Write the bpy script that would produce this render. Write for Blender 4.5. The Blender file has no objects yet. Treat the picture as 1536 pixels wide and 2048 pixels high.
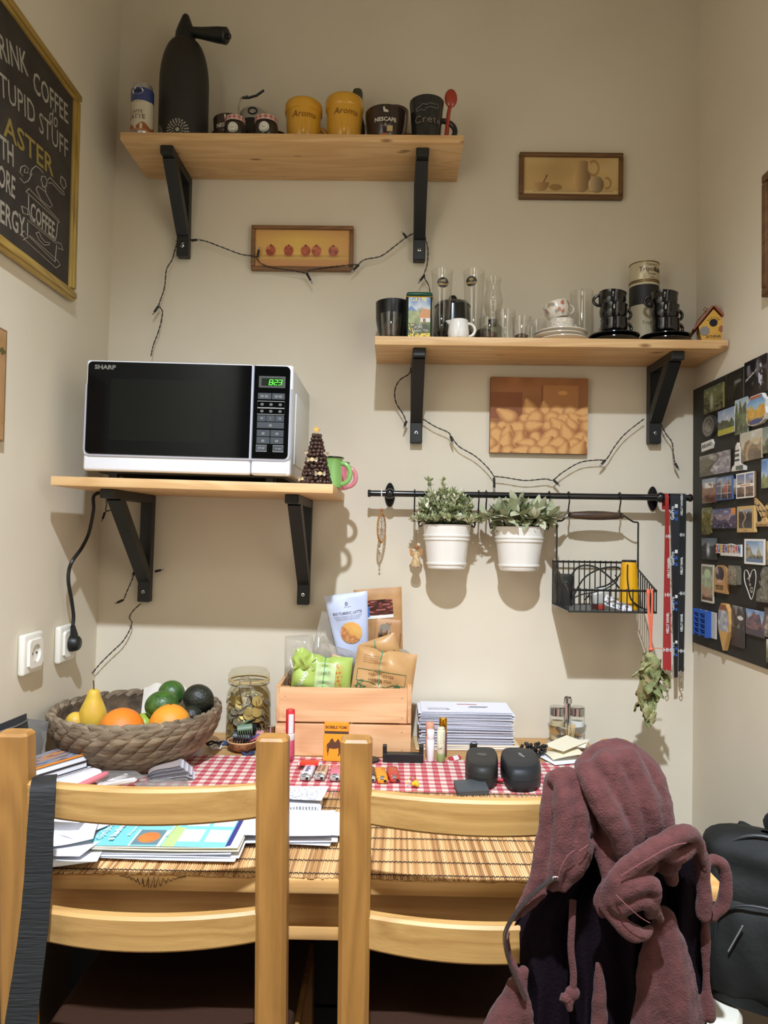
import bpy, bmesh, math, random
import numpy as np
from math import sin, cos, pi, radians, sqrt, atan2
from mathutils import Matrix, Vector, Euler

# ------------------------------------------------------------------ camera, world, lamps, exposure
SC = bpy.context.scene
COL = SC.collection
F = 1500.0
CAM_P = Vector((0, -1.95, 1.27))
CAM_R = Matrix.Rotation(radians(.6), 3, 'Z') @ Matrix.Rotation(pi/2 + radians(1.6), 3, 'X') @ Matrix.Rotation(radians(.85), 3, 'Z')
_c = bpy.data.cameras.new('camera'); cam = bpy.data.objects.new('camera', _c); COL.objects.link(cam)
_c.sensor_fit = 'HORIZONTAL'; _c.sensor_width = 36; _c.lens = 36*F/1536; _c.clip_start = .02
cam.matrix_world = Matrix.Translation(CAM_P) @ CAM_R.to_4x4()
SC.camera = cam
w = bpy.data.worlds.new('room_ambient'); SC.world = w; w.use_nodes = True
w.node_tree.nodes['Background'].inputs[0].default_value = (1, .9, .72, 1)
w.node_tree.nodes['Background'].inputs[1].default_value = .02
def lamp(name, kind, loc, energy, col, rot=(0, 0, 0), **kw):
    d = bpy.data.lights.new(name, kind); d.energy = energy; d.color = col
    for k, v in kw.items(): setattr(d, k, v)
    o = bpy.data.objects.new(name, d); o.location = loc; o.rotation_euler = rot; COL.objects.link(o); return o
# the shaded ceiling lamp over the table and an unseen fill light added behind for ambient
lamp('ceiling_spot', 'SPOT', (-.01, -2.0, 2.83), 500, (.855, .97, 1.13), spot_size=radians(142), spot_blend=1.0, shadow_soft_size=.028)
lamp('rear_fill_light', 'AREA', (0, -2.95, 2.6), 7, (1, .86, .66), shape='DISK', size=.55)
vs = SC.view_settings
vs.view_transform = 'Standard'; vs.look = 'None'; vs.gamma = 1; vs.exposure = 0.0; vs.use_curve_mapping = False
try: SC.cycles.max_bounces = 10; SC.cycles.transparent_max_bounces = 16; SC.cycles.use_denoising = True
except Exception: pass

# ------------------------------------------------------------------ pixel (1536 x 2048) -> world on a chosen plane
def ray(px, py): return CAM_R @ Vector(((px-768)/F, -(py-1024)/F, -1))
def on(px, py, Y): d = ray(px, py); return CAM_P + d*((Y-CAM_P.y)/d.y)
def onz(px, py, Z): d = ray(px, py); return CAM_P + d*((Z-CAM_P.z)/d.z)
def onx(px, py, X): d = ray(px, py); return CAM_P + d*((X-CAM_P.x)/d.x)

# ------------------------------------------------------------------ mesh builder
def T(x=0, y=0, z=0, rx=0, ry=0, rz=0, s=1):
    return Matrix.Translation((x, y, z)) @ Euler((rx, ry, rz)).to_matrix().to_4x4() @ Matrix.Scale(s, 4)
def lin(c):
    c = np.asarray(c, float)/255.0
    return np.where(c <= .04045, c/12.92, ((c+.055)/1.055)**2.4)
class G:
    def __init__(s): s.v = []; s.f = []; s.c = None
    def add(s, vs, fs, M=None):
        o = len(s.v)
        s.v += [tuple(M @ Vector(p)) for p in vs] if M is not None else [tuple(p) for p in vs]
        s.f += [tuple(i+o for i in f) for f in fs]; return s
    def box(s, x0, x1, y0, y1, z0, z1, M=None):
        return s.add([(x0,y0,z0),(x1,y0,z0),(x1,y1,z0),(x0,y1,z0),(x0,y0,z1),(x1,y0,z1),(x1,y1,z1),(x0,y1,z1)],
                     [(0,3,2,1),(4,5,6,7),(0,1,5,4),(1,2,6,5),(2,3,7,6),(3,0,4,7)], M)
    def rbox(s, x0, x1, y0, y1, z0, z1, r=.003, seg=2, M=None):
        bm = bmesh.new(); bmesh.ops.create_cube(bm, size=1)
        for q in bm.verts: q.co = ((x0+x1)/2+q.co.x*(x1-x0), (y0+y1)/2+q.co.y*(y1-y0), (z0+z1)/2+q.co.z*(z1-z0))
        r = min(r, .49*min(x1-x0, y1-y0, z1-z0))
        bmesh.ops.bevel(bm, geom=list(bm.edges), offset=r, segments=seg, profile=.5, affect='EDGES')
        bm.verts.index_update()
        s.add([q.co.copy() for q in bm.verts], [[q.index for q in f.verts] for f in bm.faces], M); bm.free(); return s
    def lathe(s, prof, n=32, M=None, sx=1, sy=1):
        vs = []; fs = []; k = len(prof)
        for i in range(n):
            a = 2*pi*i/n
            for r, z in prof: vs.append((r*cos(a)*sx, r*sin(a)*sy, z))
        for i in range(n):
            j = (i+1) % n
            for q in range(k-1):
                a, b, c, d = i*k+q, j*k+q, j*k+q+1, i*k+q+1
                if prof[q][0] < 1e-6: fs.append((a, c, d))
                elif prof[q+1][0] < 1e-6: fs.append((a, b, d))
                else: fs.append((a, b, c, d))
        return s.add(vs, fs, M)
    def cyl(s, r, z0, z1, n=24, M=None, b=0):
        return s.lathe([(0,z0),(r-b,z0),(r,z0+b),(r,z1-b),(r-b,z1),(0,z1)] if b else [(0,z0),(r,z0),(r,z1),(0,z1)], n, M)
    def tube(s, pts, r, n=8, M=None, closed=False, flat=None, up=None):
        P = [Vector(p) for p in pts]; m = len(P); vs = []; fs = []
        rr = r if isinstance(r, (list, tuple)) else [r]*m
        pn = None
        for i in range(m):
            t = (P[(i+1) % m]-P[i-1]) if closed else (P[min(i+1, m-1)]-P[max(i-1, 0)])
            t = t.normalized() if t.length > 1e-9 else Vector((0, 0, 1))
            if up is not None: nn = Vector(up)
            else: nn = pn if pn is not None else (Vector((0, 0, 1)) if abs(t.z) < .9 else Vector((1, 0, 0)))
            nn = nn - t*nn.dot(t)
            if nn.length < 1e-6: nn = t.orthogonal()
            nn.normalize(); pn = nn; b = t.cross(nn)
            for k in range(n):
                a = 2*pi*k/n
                vs.append(P[i] + (nn*cos(a)*(flat if flat else 1) + b*sin(a))*rr[i])
        for i in range(m if closed else m-1):
            j = (i+1) % m
            for k in range(n):
                l = (k+1) % n
                fs.append((i*n+k, i*n+l, j*n+l, j*n+k))
        if not closed:
            fs.append(tuple(range(n))[::-1]); fs.append(tuple((m-1)*n+k for k in range(n)))
        return s.add(vs, fs, M)
    def ball(s, c, r, nu=16, nv=10, M=None, sc=(1, 1, 1)):
        prof = [(max(r*sin(pi*i/nv), 0) if 0 < i < nv else 0, -r*cos(pi*i/nv)) for i in range(nv+1)]
        MM = Matrix.Translation(c) @ Matrix.Diagonal((*sc, 1))
        return s.lathe(prof, nu, MM if M is None else M @ MM)
    def prism(s, poly, y0, y1, M=None):            # polygon in x,z extruded from y0 (front) to y1
        n = len(poly)
        a = sum(poly[i][0]*poly[(i+1) % n][1]-poly[(i+1) % n][0]*poly[i][1] for i in range(n))
        if a < 0: poly = poly[::-1]
        vs = [(x, y0, z) for x, z in poly]+[(x, y1, z) for x, z in poly]
        fs = [tuple(range(n)), tuple(range(2*n-1, n-1, -1))]+[(i, i+n, (i+1) % n+n, (i+1) % n) for i in range(n)]
        return s.add(vs, fs, M)
    def grid(s, fn, nu, nv, M=None, cu=False):
        vs = [fn(i/(nu if cu else nu-1), j/(nv-1)) for j in range(nv) for i in range(nu)]
        fs = []
        for j in range(nv-1):
            for i in range(nu if cu else nu-1):
                k = (i+1) % nu
                fs.append((j*nu+i, j*nu+k, (j+1)*nu+k, (j+1)*nu+i))
        return s.add(vs, fs, M)
    def warp(s, fn): s.v = [tuple(fn(*p)) for p in s.v]; return s
def build(name, g, m, parent=None, loc=None, rot=None, smooth=True, ang=40):
    me = bpy.data.meshes.new(name); me.from_pydata(g.v, [], g.f); me.update()
    if g.c is not None:
        at = me.color_attributes.new('Col', 'FLOAT_COLOR', 'CORNER')
        fc = np.ones((len(g.f), 4)); fc[:, :3] = g.c
        n = np.array([len(f) for f in g.f]); at.data.foreach_set('color', np.repeat(fc, n, axis=0).ravel())
    if m: me.materials.append(m)
    if smooth:
        me.polygons.foreach_set('use_smooth', [True]*len(me.polygons))
        try: me.set_sharp_from_angle(angle=radians(ang))
        except Exception: pass
    o = bpy.data.objects.new(name, me); COL.objects.link(o)
    if parent is not None: o.parent = parent
    if loc is not None: o.location = loc
    if rot is not None: o.rotation_euler = rot
    return o
def tag(o, label=None, cat=None, group=None, kind=None):
    if label: o['label'] = label
    if cat: o['category'] = cat
    if group: o['group'] = group
    if kind: o['kind'] = kind
    return o
def thing(name, label, cat, loc=(0, 0, 0), rot=(0, 0, 0), group=None):
    o = bpy.data.objects.new(name, None); COL.objects.link(o); o.location = loc; o.rotation_euler = rot
    o.empty_display_size = .02
    return tag(o, label, cat, group)
def solo(name, g, m, label, cat, loc=None, rot=None, group=None, **k):
    return tag(build(name, g, m, None, loc, rot, **k), label, cat, group)
def struct(name, g, m, **k): return tag(build(name, g, m, **k), kind='structure')
def copy_tree(o, parent=None):
    c = o.copy(); COL.objects.link(c)
    if parent is not None: c.parent = parent
    for ch in o.children: copy_tree(ch, c)
    return c

# ------------------------------------------------------------------ materials
_M = {}
def mat(name, col, rough=.5, metal=0., col2=None, ns=8, stretch=(1, 1, 1), bump=0, bs=60, spec=.5, sheen=0, emit=0, coat=0, detail=4, contrast=(.35, .65), dist=0, bst=(1,1,1)):
    if name in _M: return _M[name]
    m = bpy.data.materials.new(name); m.use_nodes = True; _M[name] = m
    nt = m.node_tree; N = nt.nodes; L = nt.links; b = N['Principled BSDF']
    b.inputs['Base Color'].default_value = (*lin(col), 1); b.inputs['Roughness'].default_value = rough
    b.inputs['Metallic'].default_value = metal; b.inputs['Specular IOR Level'].default_value = spec
    if sheen: b.inputs['Sheen Weight'].default_value = sheen
    if coat: b.inputs['Coat Weight'].default_value = coat; b.inputs['Coat Roughness'].default_value = .08
    if emit: b.inputs['Emission Color'].default_value = (*lin(col), 1); b.inputs['Emission Strength'].default_value = emit
    tc = N.new('ShaderNodeTexCoord')
    if col2 is not None:
        mp = N.new('ShaderNodeMapping'); mp.inputs['Scale'].default_value = stretch; L.new(tc.outputs['Object'], mp.inputs[0])
        no = N.new('ShaderNodeTexNoise'); no.inputs['Scale'].default_value = ns; no.inputs['Detail'].default_value = detail
        no.inputs['Distortion'].default_value = dist
        L.new(mp.outputs[0], no.inputs[0])
        r = N.new('ShaderNodeValToRGB'); r.color_ramp.elements[0].position, r.color_ramp.elements[1].position = contrast
        r.color_ramp.elements[0].color = (*lin(col), 1); r.color_ramp.elements[1].color = (*lin(col2), 1)
        L.new(no.outputs[0], r.inputs[0]); L.new(r.outputs[0], b.inputs['Base Color'])
    if bump:
        mp2 = N.new('ShaderNodeMapping'); mp2.inputs['Scale'].default_value = bst; L.new(tc.outputs['Object'], mp2.inputs[0])
        n2 = N.new('ShaderNodeTexNoise'); n2.inputs['Scale'].default_value = bs; n2.inputs['Detail'].default_value = 5; L.new(mp2.outputs[0], n2.inputs[0])
        bp = N.new('ShaderNodeBump'); bp.inputs['Strength'].default_value = bump; bp.inputs['Distance'].default_value = .004
        L.new(n2.outputs[0], bp.inputs['Height']); L.new(bp.outputs[0], b.inputs['Normal'])
    return m
def wood(name, light, dark, axis=0, rough=.45, knots=True, ring=55, coat=.0, kcol=(120, 70, 35), kn=(4., 16.)):
    if name in _M: return _M[name]
    m = bpy.data.materials.new(name); m.use_nodes = True; _M[name] = m
    nt = m.node_tree; N = nt.nodes; L = nt.links; b = N['Principled BSDF']
    tc = N.new('ShaderNodeTexCoord')
    def noise(sc_along, sc_across, detail, d=0):
        mp = N.new('ShaderNodeMapping'); v = [sc_across]*3; v[axis] = sc_along; mp.inputs['Scale'].default_value = v
        L.new(tc.outputs['Object'], mp.inputs[0])
        n = N.new('ShaderNodeTexNoise'); n.inputs['Scale'].default_value = 1; n.inputs['Detail'].default_value = detail; n.inputs['Distortion'].default_value = d
        L.new(mp.outputs[0], n.inputs[0]); return n.outputs[0]
    a = noise(1.6, 12, 2, .6)
    mu = N.new('ShaderNodeMath'); mu.operation = 'MULTIPLY'; mu.inputs[1].default_value = ring; L.new(a, mu.inputs[0])
    si = N.new('ShaderNodeMath'); si.operation = 'SINE'; L.new(mu.outputs[0], si.inputs[0])
    ma = N.new('ShaderNodeMath'); ma.operation = 'MULTIPLY_ADD'; ma.inputs[1].default_value = .28; ma.inputs[2].default_value = .45; L.new(si.outputs[0], ma.inputs[0])
    fine = noise(6, 260, 3)
    ad = N.new('ShaderNodeMath'); ad.operation = 'ADD'; L.new(ma.outputs[0], ad.inputs[0])
    f2 = N.new('ShaderNodeMath'); f2.operation = 'MULTIPLY_ADD'; f2.inputs[1].default_value = .7; f2.inputs[2].default_value = -.3; L.new(fine, f2.inputs[0]); L.new(f2.outputs[0], ad.inputs[1])
    r = N.new('ShaderNodeValToRGB'); r.color_ramp.elements[0].color = (*lin(light), 1); r.color_ramp.elements[1].color = (*lin(dark), 1)
    r.color_ramp.elements[0].position = .15; r.color_ramp.elements[1].position = 1.0
    L.new(ad.outputs[0], r.inputs[0]); out = r.outputs[0]
    if knots:
        mp = N.new('ShaderNodeMapping'); v = [kn[1]]*3; v[axis] = kn[0]; mp.inputs['Scale'].default_value = v; L.new(tc.outputs['Object'], mp.inputs[0])
        vo = N.new('ShaderNodeTexVoronoi'); vo.inputs['Scale'].default_value = 1; L.new(mp.outputs[0], vo.inputs[0])
        k = N.new('ShaderNodeMapRange'); k.inputs[1].default_value = .07; k.inputs[2].default_value = .17; k.inputs[3].default_value = .8; k.inputs[4].default_value = 0; L.new(vo.outputs['Distance'], k.inputs[0])
        mx = N.new('ShaderNodeMix'); mx.data_type = 'RGBA'; L.new(k.outputs[0], mx.inputs[0]); L.new(out, mx.inputs[6]); mx.inputs[7].default_value = (*lin(kcol), 1); out = mx.outputs[2]
    L.new(out, b.inputs['Base Color']); b.inputs['Roughness'].default_value = rough
    if coat: b.inputs['Coat Weight'].default_value = coat; b.inputs['Coat Roughness'].default_value = .2
    bp = N.new('ShaderNodeBump'); bp.inputs['Strength'].default_value = .12; bp.inputs['Distance'].default_value = .002; L.new(fine, bp.inputs['Height']); L.new(bp.outputs[0], b.inputs['Normal'])
    return m
def glass(name, tint=(253, 253, 252), refl=1.5, rough=.03, dens=.0):     # thin-walled clear glass or film: transparent with fresnel gloss
    if name in _M: return _M[name]
    m = bpy.data.materials.new(name); m.use_nodes = True; _M[name] = m
    nt = m.node_tree; N = nt.nodes; L = nt.links; N.remove(N['Principled BSDF'])
    tr = N.new('ShaderNodeBsdfTransparent'); tr.inputs[0].default_value = (*lin(tint), 1)
    gl = N.new('ShaderNodeBsdfGlossy'); gl.inputs['Roughness'].default_value = rough
    lw_ = N.new('ShaderNodeLayerWeight'); lw_.inputs[0].default_value = .5
    pw = N.new('ShaderNodeMath'); pw.operation = 'POWER'; pw.inputs[1].default_value = 4.; L.new(lw_.outputs['Facing'], pw.inputs[0])
    mu = N.new('ShaderNodeMath'); mu.operation = 'MULTIPLY_ADD'; mu.inputs[1].default_value = .55*refl; mu.inputs[2].default_value = .035*refl; L.new(pw.outputs[0], mu.inputs[0])
    mx = N.new('ShaderNodeMixShader'); L.new(mu.outputs[0], mx.inputs[0]); L.new(tr.outputs[0], mx.inputs[1]); L.new(gl.outputs[0], mx.inputs[2])
    out = mx.outputs[0]
    if dens:
        df = N.new('ShaderNodeBsdfDiffuse'); df.inputs[0].default_value = (*lin((235, 230, 222)), 1)
        m2 = N.new('ShaderNodeMixShader'); m2.inputs[0].default_value = dens; L.new(out, m2.inputs[1]); L.new(df.outputs[0], m2.inputs[2]); out = m2.outputs[0]
    L.new(out, N['Material Output'].inputs[0]); return m
def vmat(name='print', rough=.55, metal=0, bump=0, coat=0):
    if name in _M: return _M[name]
    m = mat(name, (200, 200, 200), rough, metal, bump=bump, bs=400, coat=coat); N = m.node_tree.nodes
    a = N.new('ShaderNodeVertexColor'); a.layer_name = 'Col'; m.node_tree.links.new(a.outputs[0], N['Principled BSDF'].inputs['Base Color']); return m

BLACK = mat('black_paint', (26, 28, 27), .45)
BLACKM = mat('black_enamel_metal', (16, 16, 18), .25, coat=.3)
WHITE = mat('white_plastic', (236, 236, 238), .35)
CERB = mat('black_glazed_ceramic', (14, 15, 16), .12, coat=.5)
CERW = mat('white_glazed_ceramic', (238, 234, 226), .15, coat=.4)
STEEL = mat('polished_steel', (205, 205, 205), .18, 1)
GOLD = mat('gold_metal', (206, 150, 40), .22, 1)
GLASS = glass('clear_glass')
PAPER = mat('white_paper', (240, 240, 244), .7)
KRAFT = mat('kraft_paper', (196, 150, 98), .55, col2=(180, 132, 82), ns=30, bump=.15, bs=90)
SHELF = wood('pine_shelf', (226, 186, 132), (206, 160, 106), 0, .5, kn=(9., 26.))
CHAIRW_X = wood('golden_pine_slat', (190, 148, 88), (162, 120, 64), 0, .5, False, 40)
CHAIRW_Z = wood('golden_pine_post', (166, 118, 58), (142, 98, 46), 2, .5, False, 34)
PV = vmat('printed_colour', .55)
PVG = vmat('printed_gloss', .25, coat=.3)
def ink(c, name=None): return mat(name or 'ink_%d_%d_%d' % tuple(c), c, .5)

# ------------------------------------------------------------------ lettering and flat print
_TX = {}
def text_raw(s, size, spacing=1.0, shear=0., bold=0., width=None):
    key = (s, size, spacing, shear, bold, width)
    if key in _TX: return _TX[key]
    cu = bpy.data.curves.new('t', 'FONT'); cu.body = s; cu.size = size; cu.align_x = 'CENTER'; cu.align_y = 'CENTER'
    cu.space_character = spacing; cu.shear = shear; cu.offset = bold; cu.resolution_u = 2; cu.fill_mode = 'BOTH'
    o = bpy.data.objects.new('t', cu); COL.objects.link(o)
    ev = o.evaluated_get(bpy.context.evaluated_depsgraph_get()); me = ev.to_mesh()
    v = [tuple(q.co) for q in me.vertices]; f = [tuple(p.vertices) for p in me.polygons]
    ev.to_mesh_clear(); bpy.data.objects.remove(o); bpy.data.curves.remove(cu)
    if width and v:
        x0 = min(p[0] for p in v); x1 = max(p[0] for p in v); k = width/(x1-x0); v = [((p[0]-(x0+x1)/2)*k, p[1], 0) for p in v]
    _TX[key] = (v, f); return v, f
def text_g(g, s, size, M=None, R=None, x=0, z=0, y=0, **k):
    """lettering standing in the x,z plane looking towards -y; R wraps it round a cylinder of that radius"""
    v, f = text_raw(s, size, **k)
    if R is None: p = [(a+x, y, b+z) for a, b, _ in v]
    else: p = [((R)*sin((a+x)/R), -R*cos((a+x)/R), b+z) for a, b, _ in v]
    return g.add(p, f, M)
def paint(g, w, h, nx, ny, fn, y=0, x0=None, z0=0, R=None, M=None, th=0):
    """a printed rectangle in x,z looking to -y; fn(U,V) gives sRGB 0..255 arrays (V up). R wraps it"""
    if x0 is None: x0 = -w/2
    xs = np.linspace(x0, x0+w, nx+1); zs = np.linspace(z0, z0+h, ny+1)
    vs = []
    for z in zs:
        for x in xs: vs.append((x, y, z) if R is None else (R*sin(x/R), -R*cos(x/R), z))
    fs = [(j*(nx+1)+i, j*(nx+1)+i+1, (j+1)*(nx+1)+i+1, (j+1)*(nx+1)+i) for j in range(ny) for i in range(nx)]
    U, V = np.meshgrid((np.arange(nx)+.5)/nx, (np.arange(ny)+.5)/ny)
    c = np.broadcast_to(np.stack([np.asarray(q, float)*np.ones_like(U) for q in np.moveaxis(np.asarray(fn(U, V), float), -1, 0)], -1), U.shape+(3,))
    c = lin(np.clip(c, 0, 255)).reshape(-1, 3)
    g.add(vs, fs, M); g.c = c if g.c is None else np.concatenate([g.c, c]); return g
def colour(g, c, n0):                                       # flat sRGB colour for the faces added since face n0
    c = np.tile(lin(c), (len(g.f)-n0, 1)); g.c = c if g.c is None else np.concatenate([g.c, c]); return g
def nz(U, V, sx, sy, seed=0):                               # smooth value noise 0..1
    rs = np.random.RandomState(seed); t = rs.rand(int(sy)+3, int(sx)+3)
    x = U*sx; y = V*sy; i = np.floor(x).astype(int); j = np.floor(y).astype(int); a = x-i; b = y-j
    a = a*a*(3-2*a); b = b*b*(3-2*b)
    return (t[j, i]*(1-a)+t[j, i+1]*a)*(1-b)+(t[j+1, i]*(1-a)+t[j+1, i+1]*a)*b
def C3(*c): return np.array(c, float)
def mixc(a, b, t): t = np.clip(t, 0, 1)[..., None]; return a*(1-t)+b*t
def disc(U, V, cx, cy, rx, ry, soft=.06): return np.clip((1-np.sqrt(((U-cx)/rx)**2+((V-cy)/ry)**2))/soft, 0, 1)
R0 = random.Random(7)
# ------------------------------------------------------------------ room shell
def LX(z): return -.763+(z-.955)*.0151
def RX(z): return .781+(z-.725)*.005
H = 2.86; YR = -4.9; YE = -2.35; KX = 2.3      # the niche opens into a wider kitchen behind the camera
PLASTER = mat('cream_plaster', (226, 215, 193), .75, col2=(221, 209, 186), ns=3, bump=.08, bs=18, bst=(1, 1, 2.))
def slab(name, vs, n, m=PLASTER):
    n = Vector(n)*.1; g = G(); g.add([Vector(v) for v in vs]+[Vector(v)+n for v in vs], [(0,1,2,3),(7,6,5,4),(0,4,5,1),(1,5,6,2),(2,6,7,3),(3,7,4,0)])
    return struct(name, g, m, smooth=False)
slab('wall_back', [(-1.0,0,-.1),(1.0,0,-.1),(1.0,0,H+.1),(-1.0,0,H+.1)], (0,1,0))
slab('wall_left', [(LX(0),YE,0),(LX(0),0,0),(LX(H),0,H),(LX(H),YE,H)], (-1,0,0))
slab('wall_right', [(RX(0),0,0),(RX(0),YE,0),(RX(H),YE,H),(RX(H),0,H)], (1,0,0))
slab('wall_rear', [(KX,YR,-.1),(-KX,YR,-.1),(-KX,YR,H+.1),(KX,YR,H+.1)], (0,-1,0))
slab('ceiling', [(-KX,0,H),(KX,0,H),(KX,YR,H),(-KX,YR,H)], (0,0,1), mat('ceiling_paint', (168, 150, 124), .8))
OUT = mat('kitchen_paint', (112, 94, 74), .8)
slab('wall_kitchen_left', [(-KX,YR,0),(-KX,YE,0),(-KX,YE,H),(-KX,YR,H)], (-1,0,0), OUT)
slab('wall_kitchen_right', [(KX,YE,0),(KX,YR,0),(KX,YR,H),(KX,YE,H)], (1,0,0), OUT)
slab('wall_return_left', [(LX(0)-.1,YE,0),(-KX,YE,0),(-KX,YE,H),(LX(0)-.1,YE,H)], (0,1,0), OUT)
slab('wall_return_right', [(KX,YE,0),(RX(0)+.1,YE,0),(RX(0)+.1,YE,H),(KX,YE,H)], (0,1,0), OUT)
slab('floor', [(-KX,YR,0),(KX,YR,0),(KX,0,0),(-KX,0,0)], (0,0,-1), wood('dark_floor', (72, 50, 34), (48, 32, 22), 1, .4, False))
# a plain door in the wall behind, mirrored in the oven door
g = G().rbox(-.35, .35, YR, YR+.035, .0, 2.02, .004); d1 = struct('door_1', g, mat('door_white', (214, 208, 196), .4))
g = G().box(-.42, -.35, YR, YR+.05, 0, 2.09).box(.35, .42, YR, YR+.05, 0, 2.09).box(-.35, .35, YR, YR+.05, 2.02, 2.09)
build('door_frame', g, _M['door_white'], d1, smooth=False)
build('door_handle', G().tube([(.28,YR+.035,1.02),(.28,YR+.08,1.02),(.17,YR+.085,1.02)], .009), STEEL, d1)

# ------------------------------------------------------------------ the three wall shelves
def bracket(parent, X, zt, L, Hh, w=.031, t=.026):
    off = .03 if L < .2 else .052
    g = G()
    g.rbox(X-w/2, X+w/2, -t, 0, zt-Hh, zt, .002, 1)
    g.rbox(X-w/2, X+w/2, -L, -t+.001, zt-t*.8, zt, .002, 1)
    a = Vector((0, -L+off, zt-t*.55)); b = Vector((0, -t*.8, zt-Hh+.062)); d = (b-a).normalized(); n = Vector((0, d.z, -d.y))*t*.5
    e = w/2-.0006
    vs = [(X+s*e, *(p+n*k).yz) for s in (-1, 1) for p in (a, b) for k in (1, -1)]
    g.add(vs, [(0,1,3,2),(4,6,7,5),(0,4,5,1),(2,3,7,6),(0,2,6,4),(1,5,7,3)])
    o = build('bracket', g, BLACK, parent, smooth=False)
    s = G().lathe([(0,-.0025),(.0042,-.002),(.0048,0)], 14, T(X, -t, zt-Hh+.026, rx=pi/2))
    s2 = G().lathe([(.0015,.0005),(.0022,.0022),(.0045,.0015),(.0048,0)], 14, T(X, -t, zt-Hh+.026, rx=pi/2))
    build('screw', s2, STEEL, o); return o
def shelf(label, x0, x1, dep, zt, th, brs, group='pine wall shelves', tilt=0):
    t = thing('wall_shelf', label, 'shelf', (x0, 0, zt), (0, tilt, 0), group)
    build('board', G().rbox(0, x1-x0, -dep, -.001, -th, 0, .0018, 2), SHELF, t)
    for X, L, Hh in brs: bracket(t, X-x0, -th, L, Hh)
    return t
ZT, ZR, ZM = 2.2135, 1.733, 1.380
def bh(px, py, z): return z-on(px, py, 0).z
shelf('highest pine shelf, with the soda siphon and yellow mugs, black brackets', -.659, .158, .2, ZT, .0185,
      [(on(370,500,0).x, .178, bh(370,519,ZT-.0185)), (on(838,500,0).x, .178, bh(838,527,ZT-.0185))])
shelf('pine shelf holding glasses and black cups, reaching the corner by the birdhouse', -.046, .781, .2, ZR, .021,
      [(on(832,860,0).x, .178, bh(832,888,ZR-.021)), (on(1304,860,0).x, .178, bh(1304,889,ZR-.021))])
MT = radians(.85); XM0 = -.722; MD = .375
shelf('deep pine shelf carrying the microwave, black brackets beneath', XM0, -.124, MD, ZM, .02,
      [(on(297,1150,0).x, .30, bh(297,1206,ZM-.026)), (on(612,1150,0).x, .30, bh(612,1210,ZM-.030))], tilt=MT)
def zm(x): return ZM-(x-XM0)*math.tan(MT)       # top of the tilted shelf

# ------------------------------------------------------------------ pictures on the back wall
def picture(px0, py0, px1, py1, label, art, nx, ny, fr, frw, dep=.018, tilt=0, cat='picture'):
    a = on(px0, py0, -dep); b = on(px1, py1, -dep); w_ = b.x-a.x; h = a.z-b.z
    t = thing('framed_picture' if frw else 'canvas_picture', label, cat, (a.x+w_/2, -.0005, b.z), (0, tilt, 0))
    if frw:
        k = frw
        for x0, x1, z0, z1 in ((-w_/2, w_/2, h-k, h), (-w_/2, w_/2, 0, k), (-w_/2, -w_/2+k, k, h-k), (w_/2-k, w_/2, k, h-k)):
            build('frame_bar', G().rbox(x0, x1, -dep, 0, z0, z1, .003, 2), fr, t)
        build('painting', paint(G(), w_-2*k, h-2*k, nx, ny, art, y=-dep*.6, z0=k), PV, t, smooth=False)
    else:
        build('canvas', G().box(-w_/2, w_/2, -dep, 0, 0, h), fr, t, smooth=False)
        build('painting', paint(G(), w_, h, nx, ny, art, y=-dep-.0005), PV, t, smooth=False)
    return t
def art_jugs(U, V):
    c = mixc(C3(196,160,100), C3(214,182,124), nz(U, V, 5, 3, 1)); c = mixc(c, C3(222,192,140), V < .12)
    c = mixc(c, C3(176,140,86), .5*disc(U, V, .3, .6, .25, .5, .8))
    def ring(cx, cy, rx, ry, wd): q = np.sqrt(((U-cx)/rx)**2+((V-cy)/ry)**2); return np.clip(1-np.abs(q-1)/wd, 0, 1)
    c = mixc(c, C3(158,116,62), ring(.735,.72,.055,.19,.28)*(U > .70))
    s = np.clip((U-.53)/.18, 0, 1); body = mixc(C3(216,178,116), C3(120,92,62), s)
    m = np.maximum(disc(U, V, .615, .42, .095, .36), ((np.abs(U-.62) < .055-.02*(V > .9)) & (V > .55) & (V < .93))*1.); c = mixc(c, body, m)
    c = mixc(c, C3(150,110,60), ring(.875,.32,.045,.14,.3)*(U > .86))
    tp = mixc(C3(226,196,146), C3(104,86,62), np.clip((U-.68)/.18, 0, 1)); c = mixc(c, tp, disc(U, V, .765, .28, .085, .24))
    bw = mixc(C3(206,168,112), C3(150,112,70), np.clip((U-.1)/.16, 0, 1)); c = mixc(c, bw, disc(U, V, .19, .33, .085, .24)*(V < .34))
    c = mixc(c, C3(120,84,44), (np.abs(U-.215-(V-.34)*.18) < .008)*(V > .34)*(V < .54))
    c = mixc(c, C3(130,92,50), disc(U, V, .34, .2, .07, .09)*.6); c = mixc(c, C3(120,86,50), (np.abs(V-.09) < .02)*(U > .1)*(U < .95)*.3); return c
picture(1039.5, 303, 1247, 397, 'small framed still life of a jug and teapot, high near the corner', art_jugs, 130, 54, wood('walnut_frame', (118, 82, 44), (88, 58, 30), 0, .5, False), .0115, tilt=radians(.1))
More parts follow.
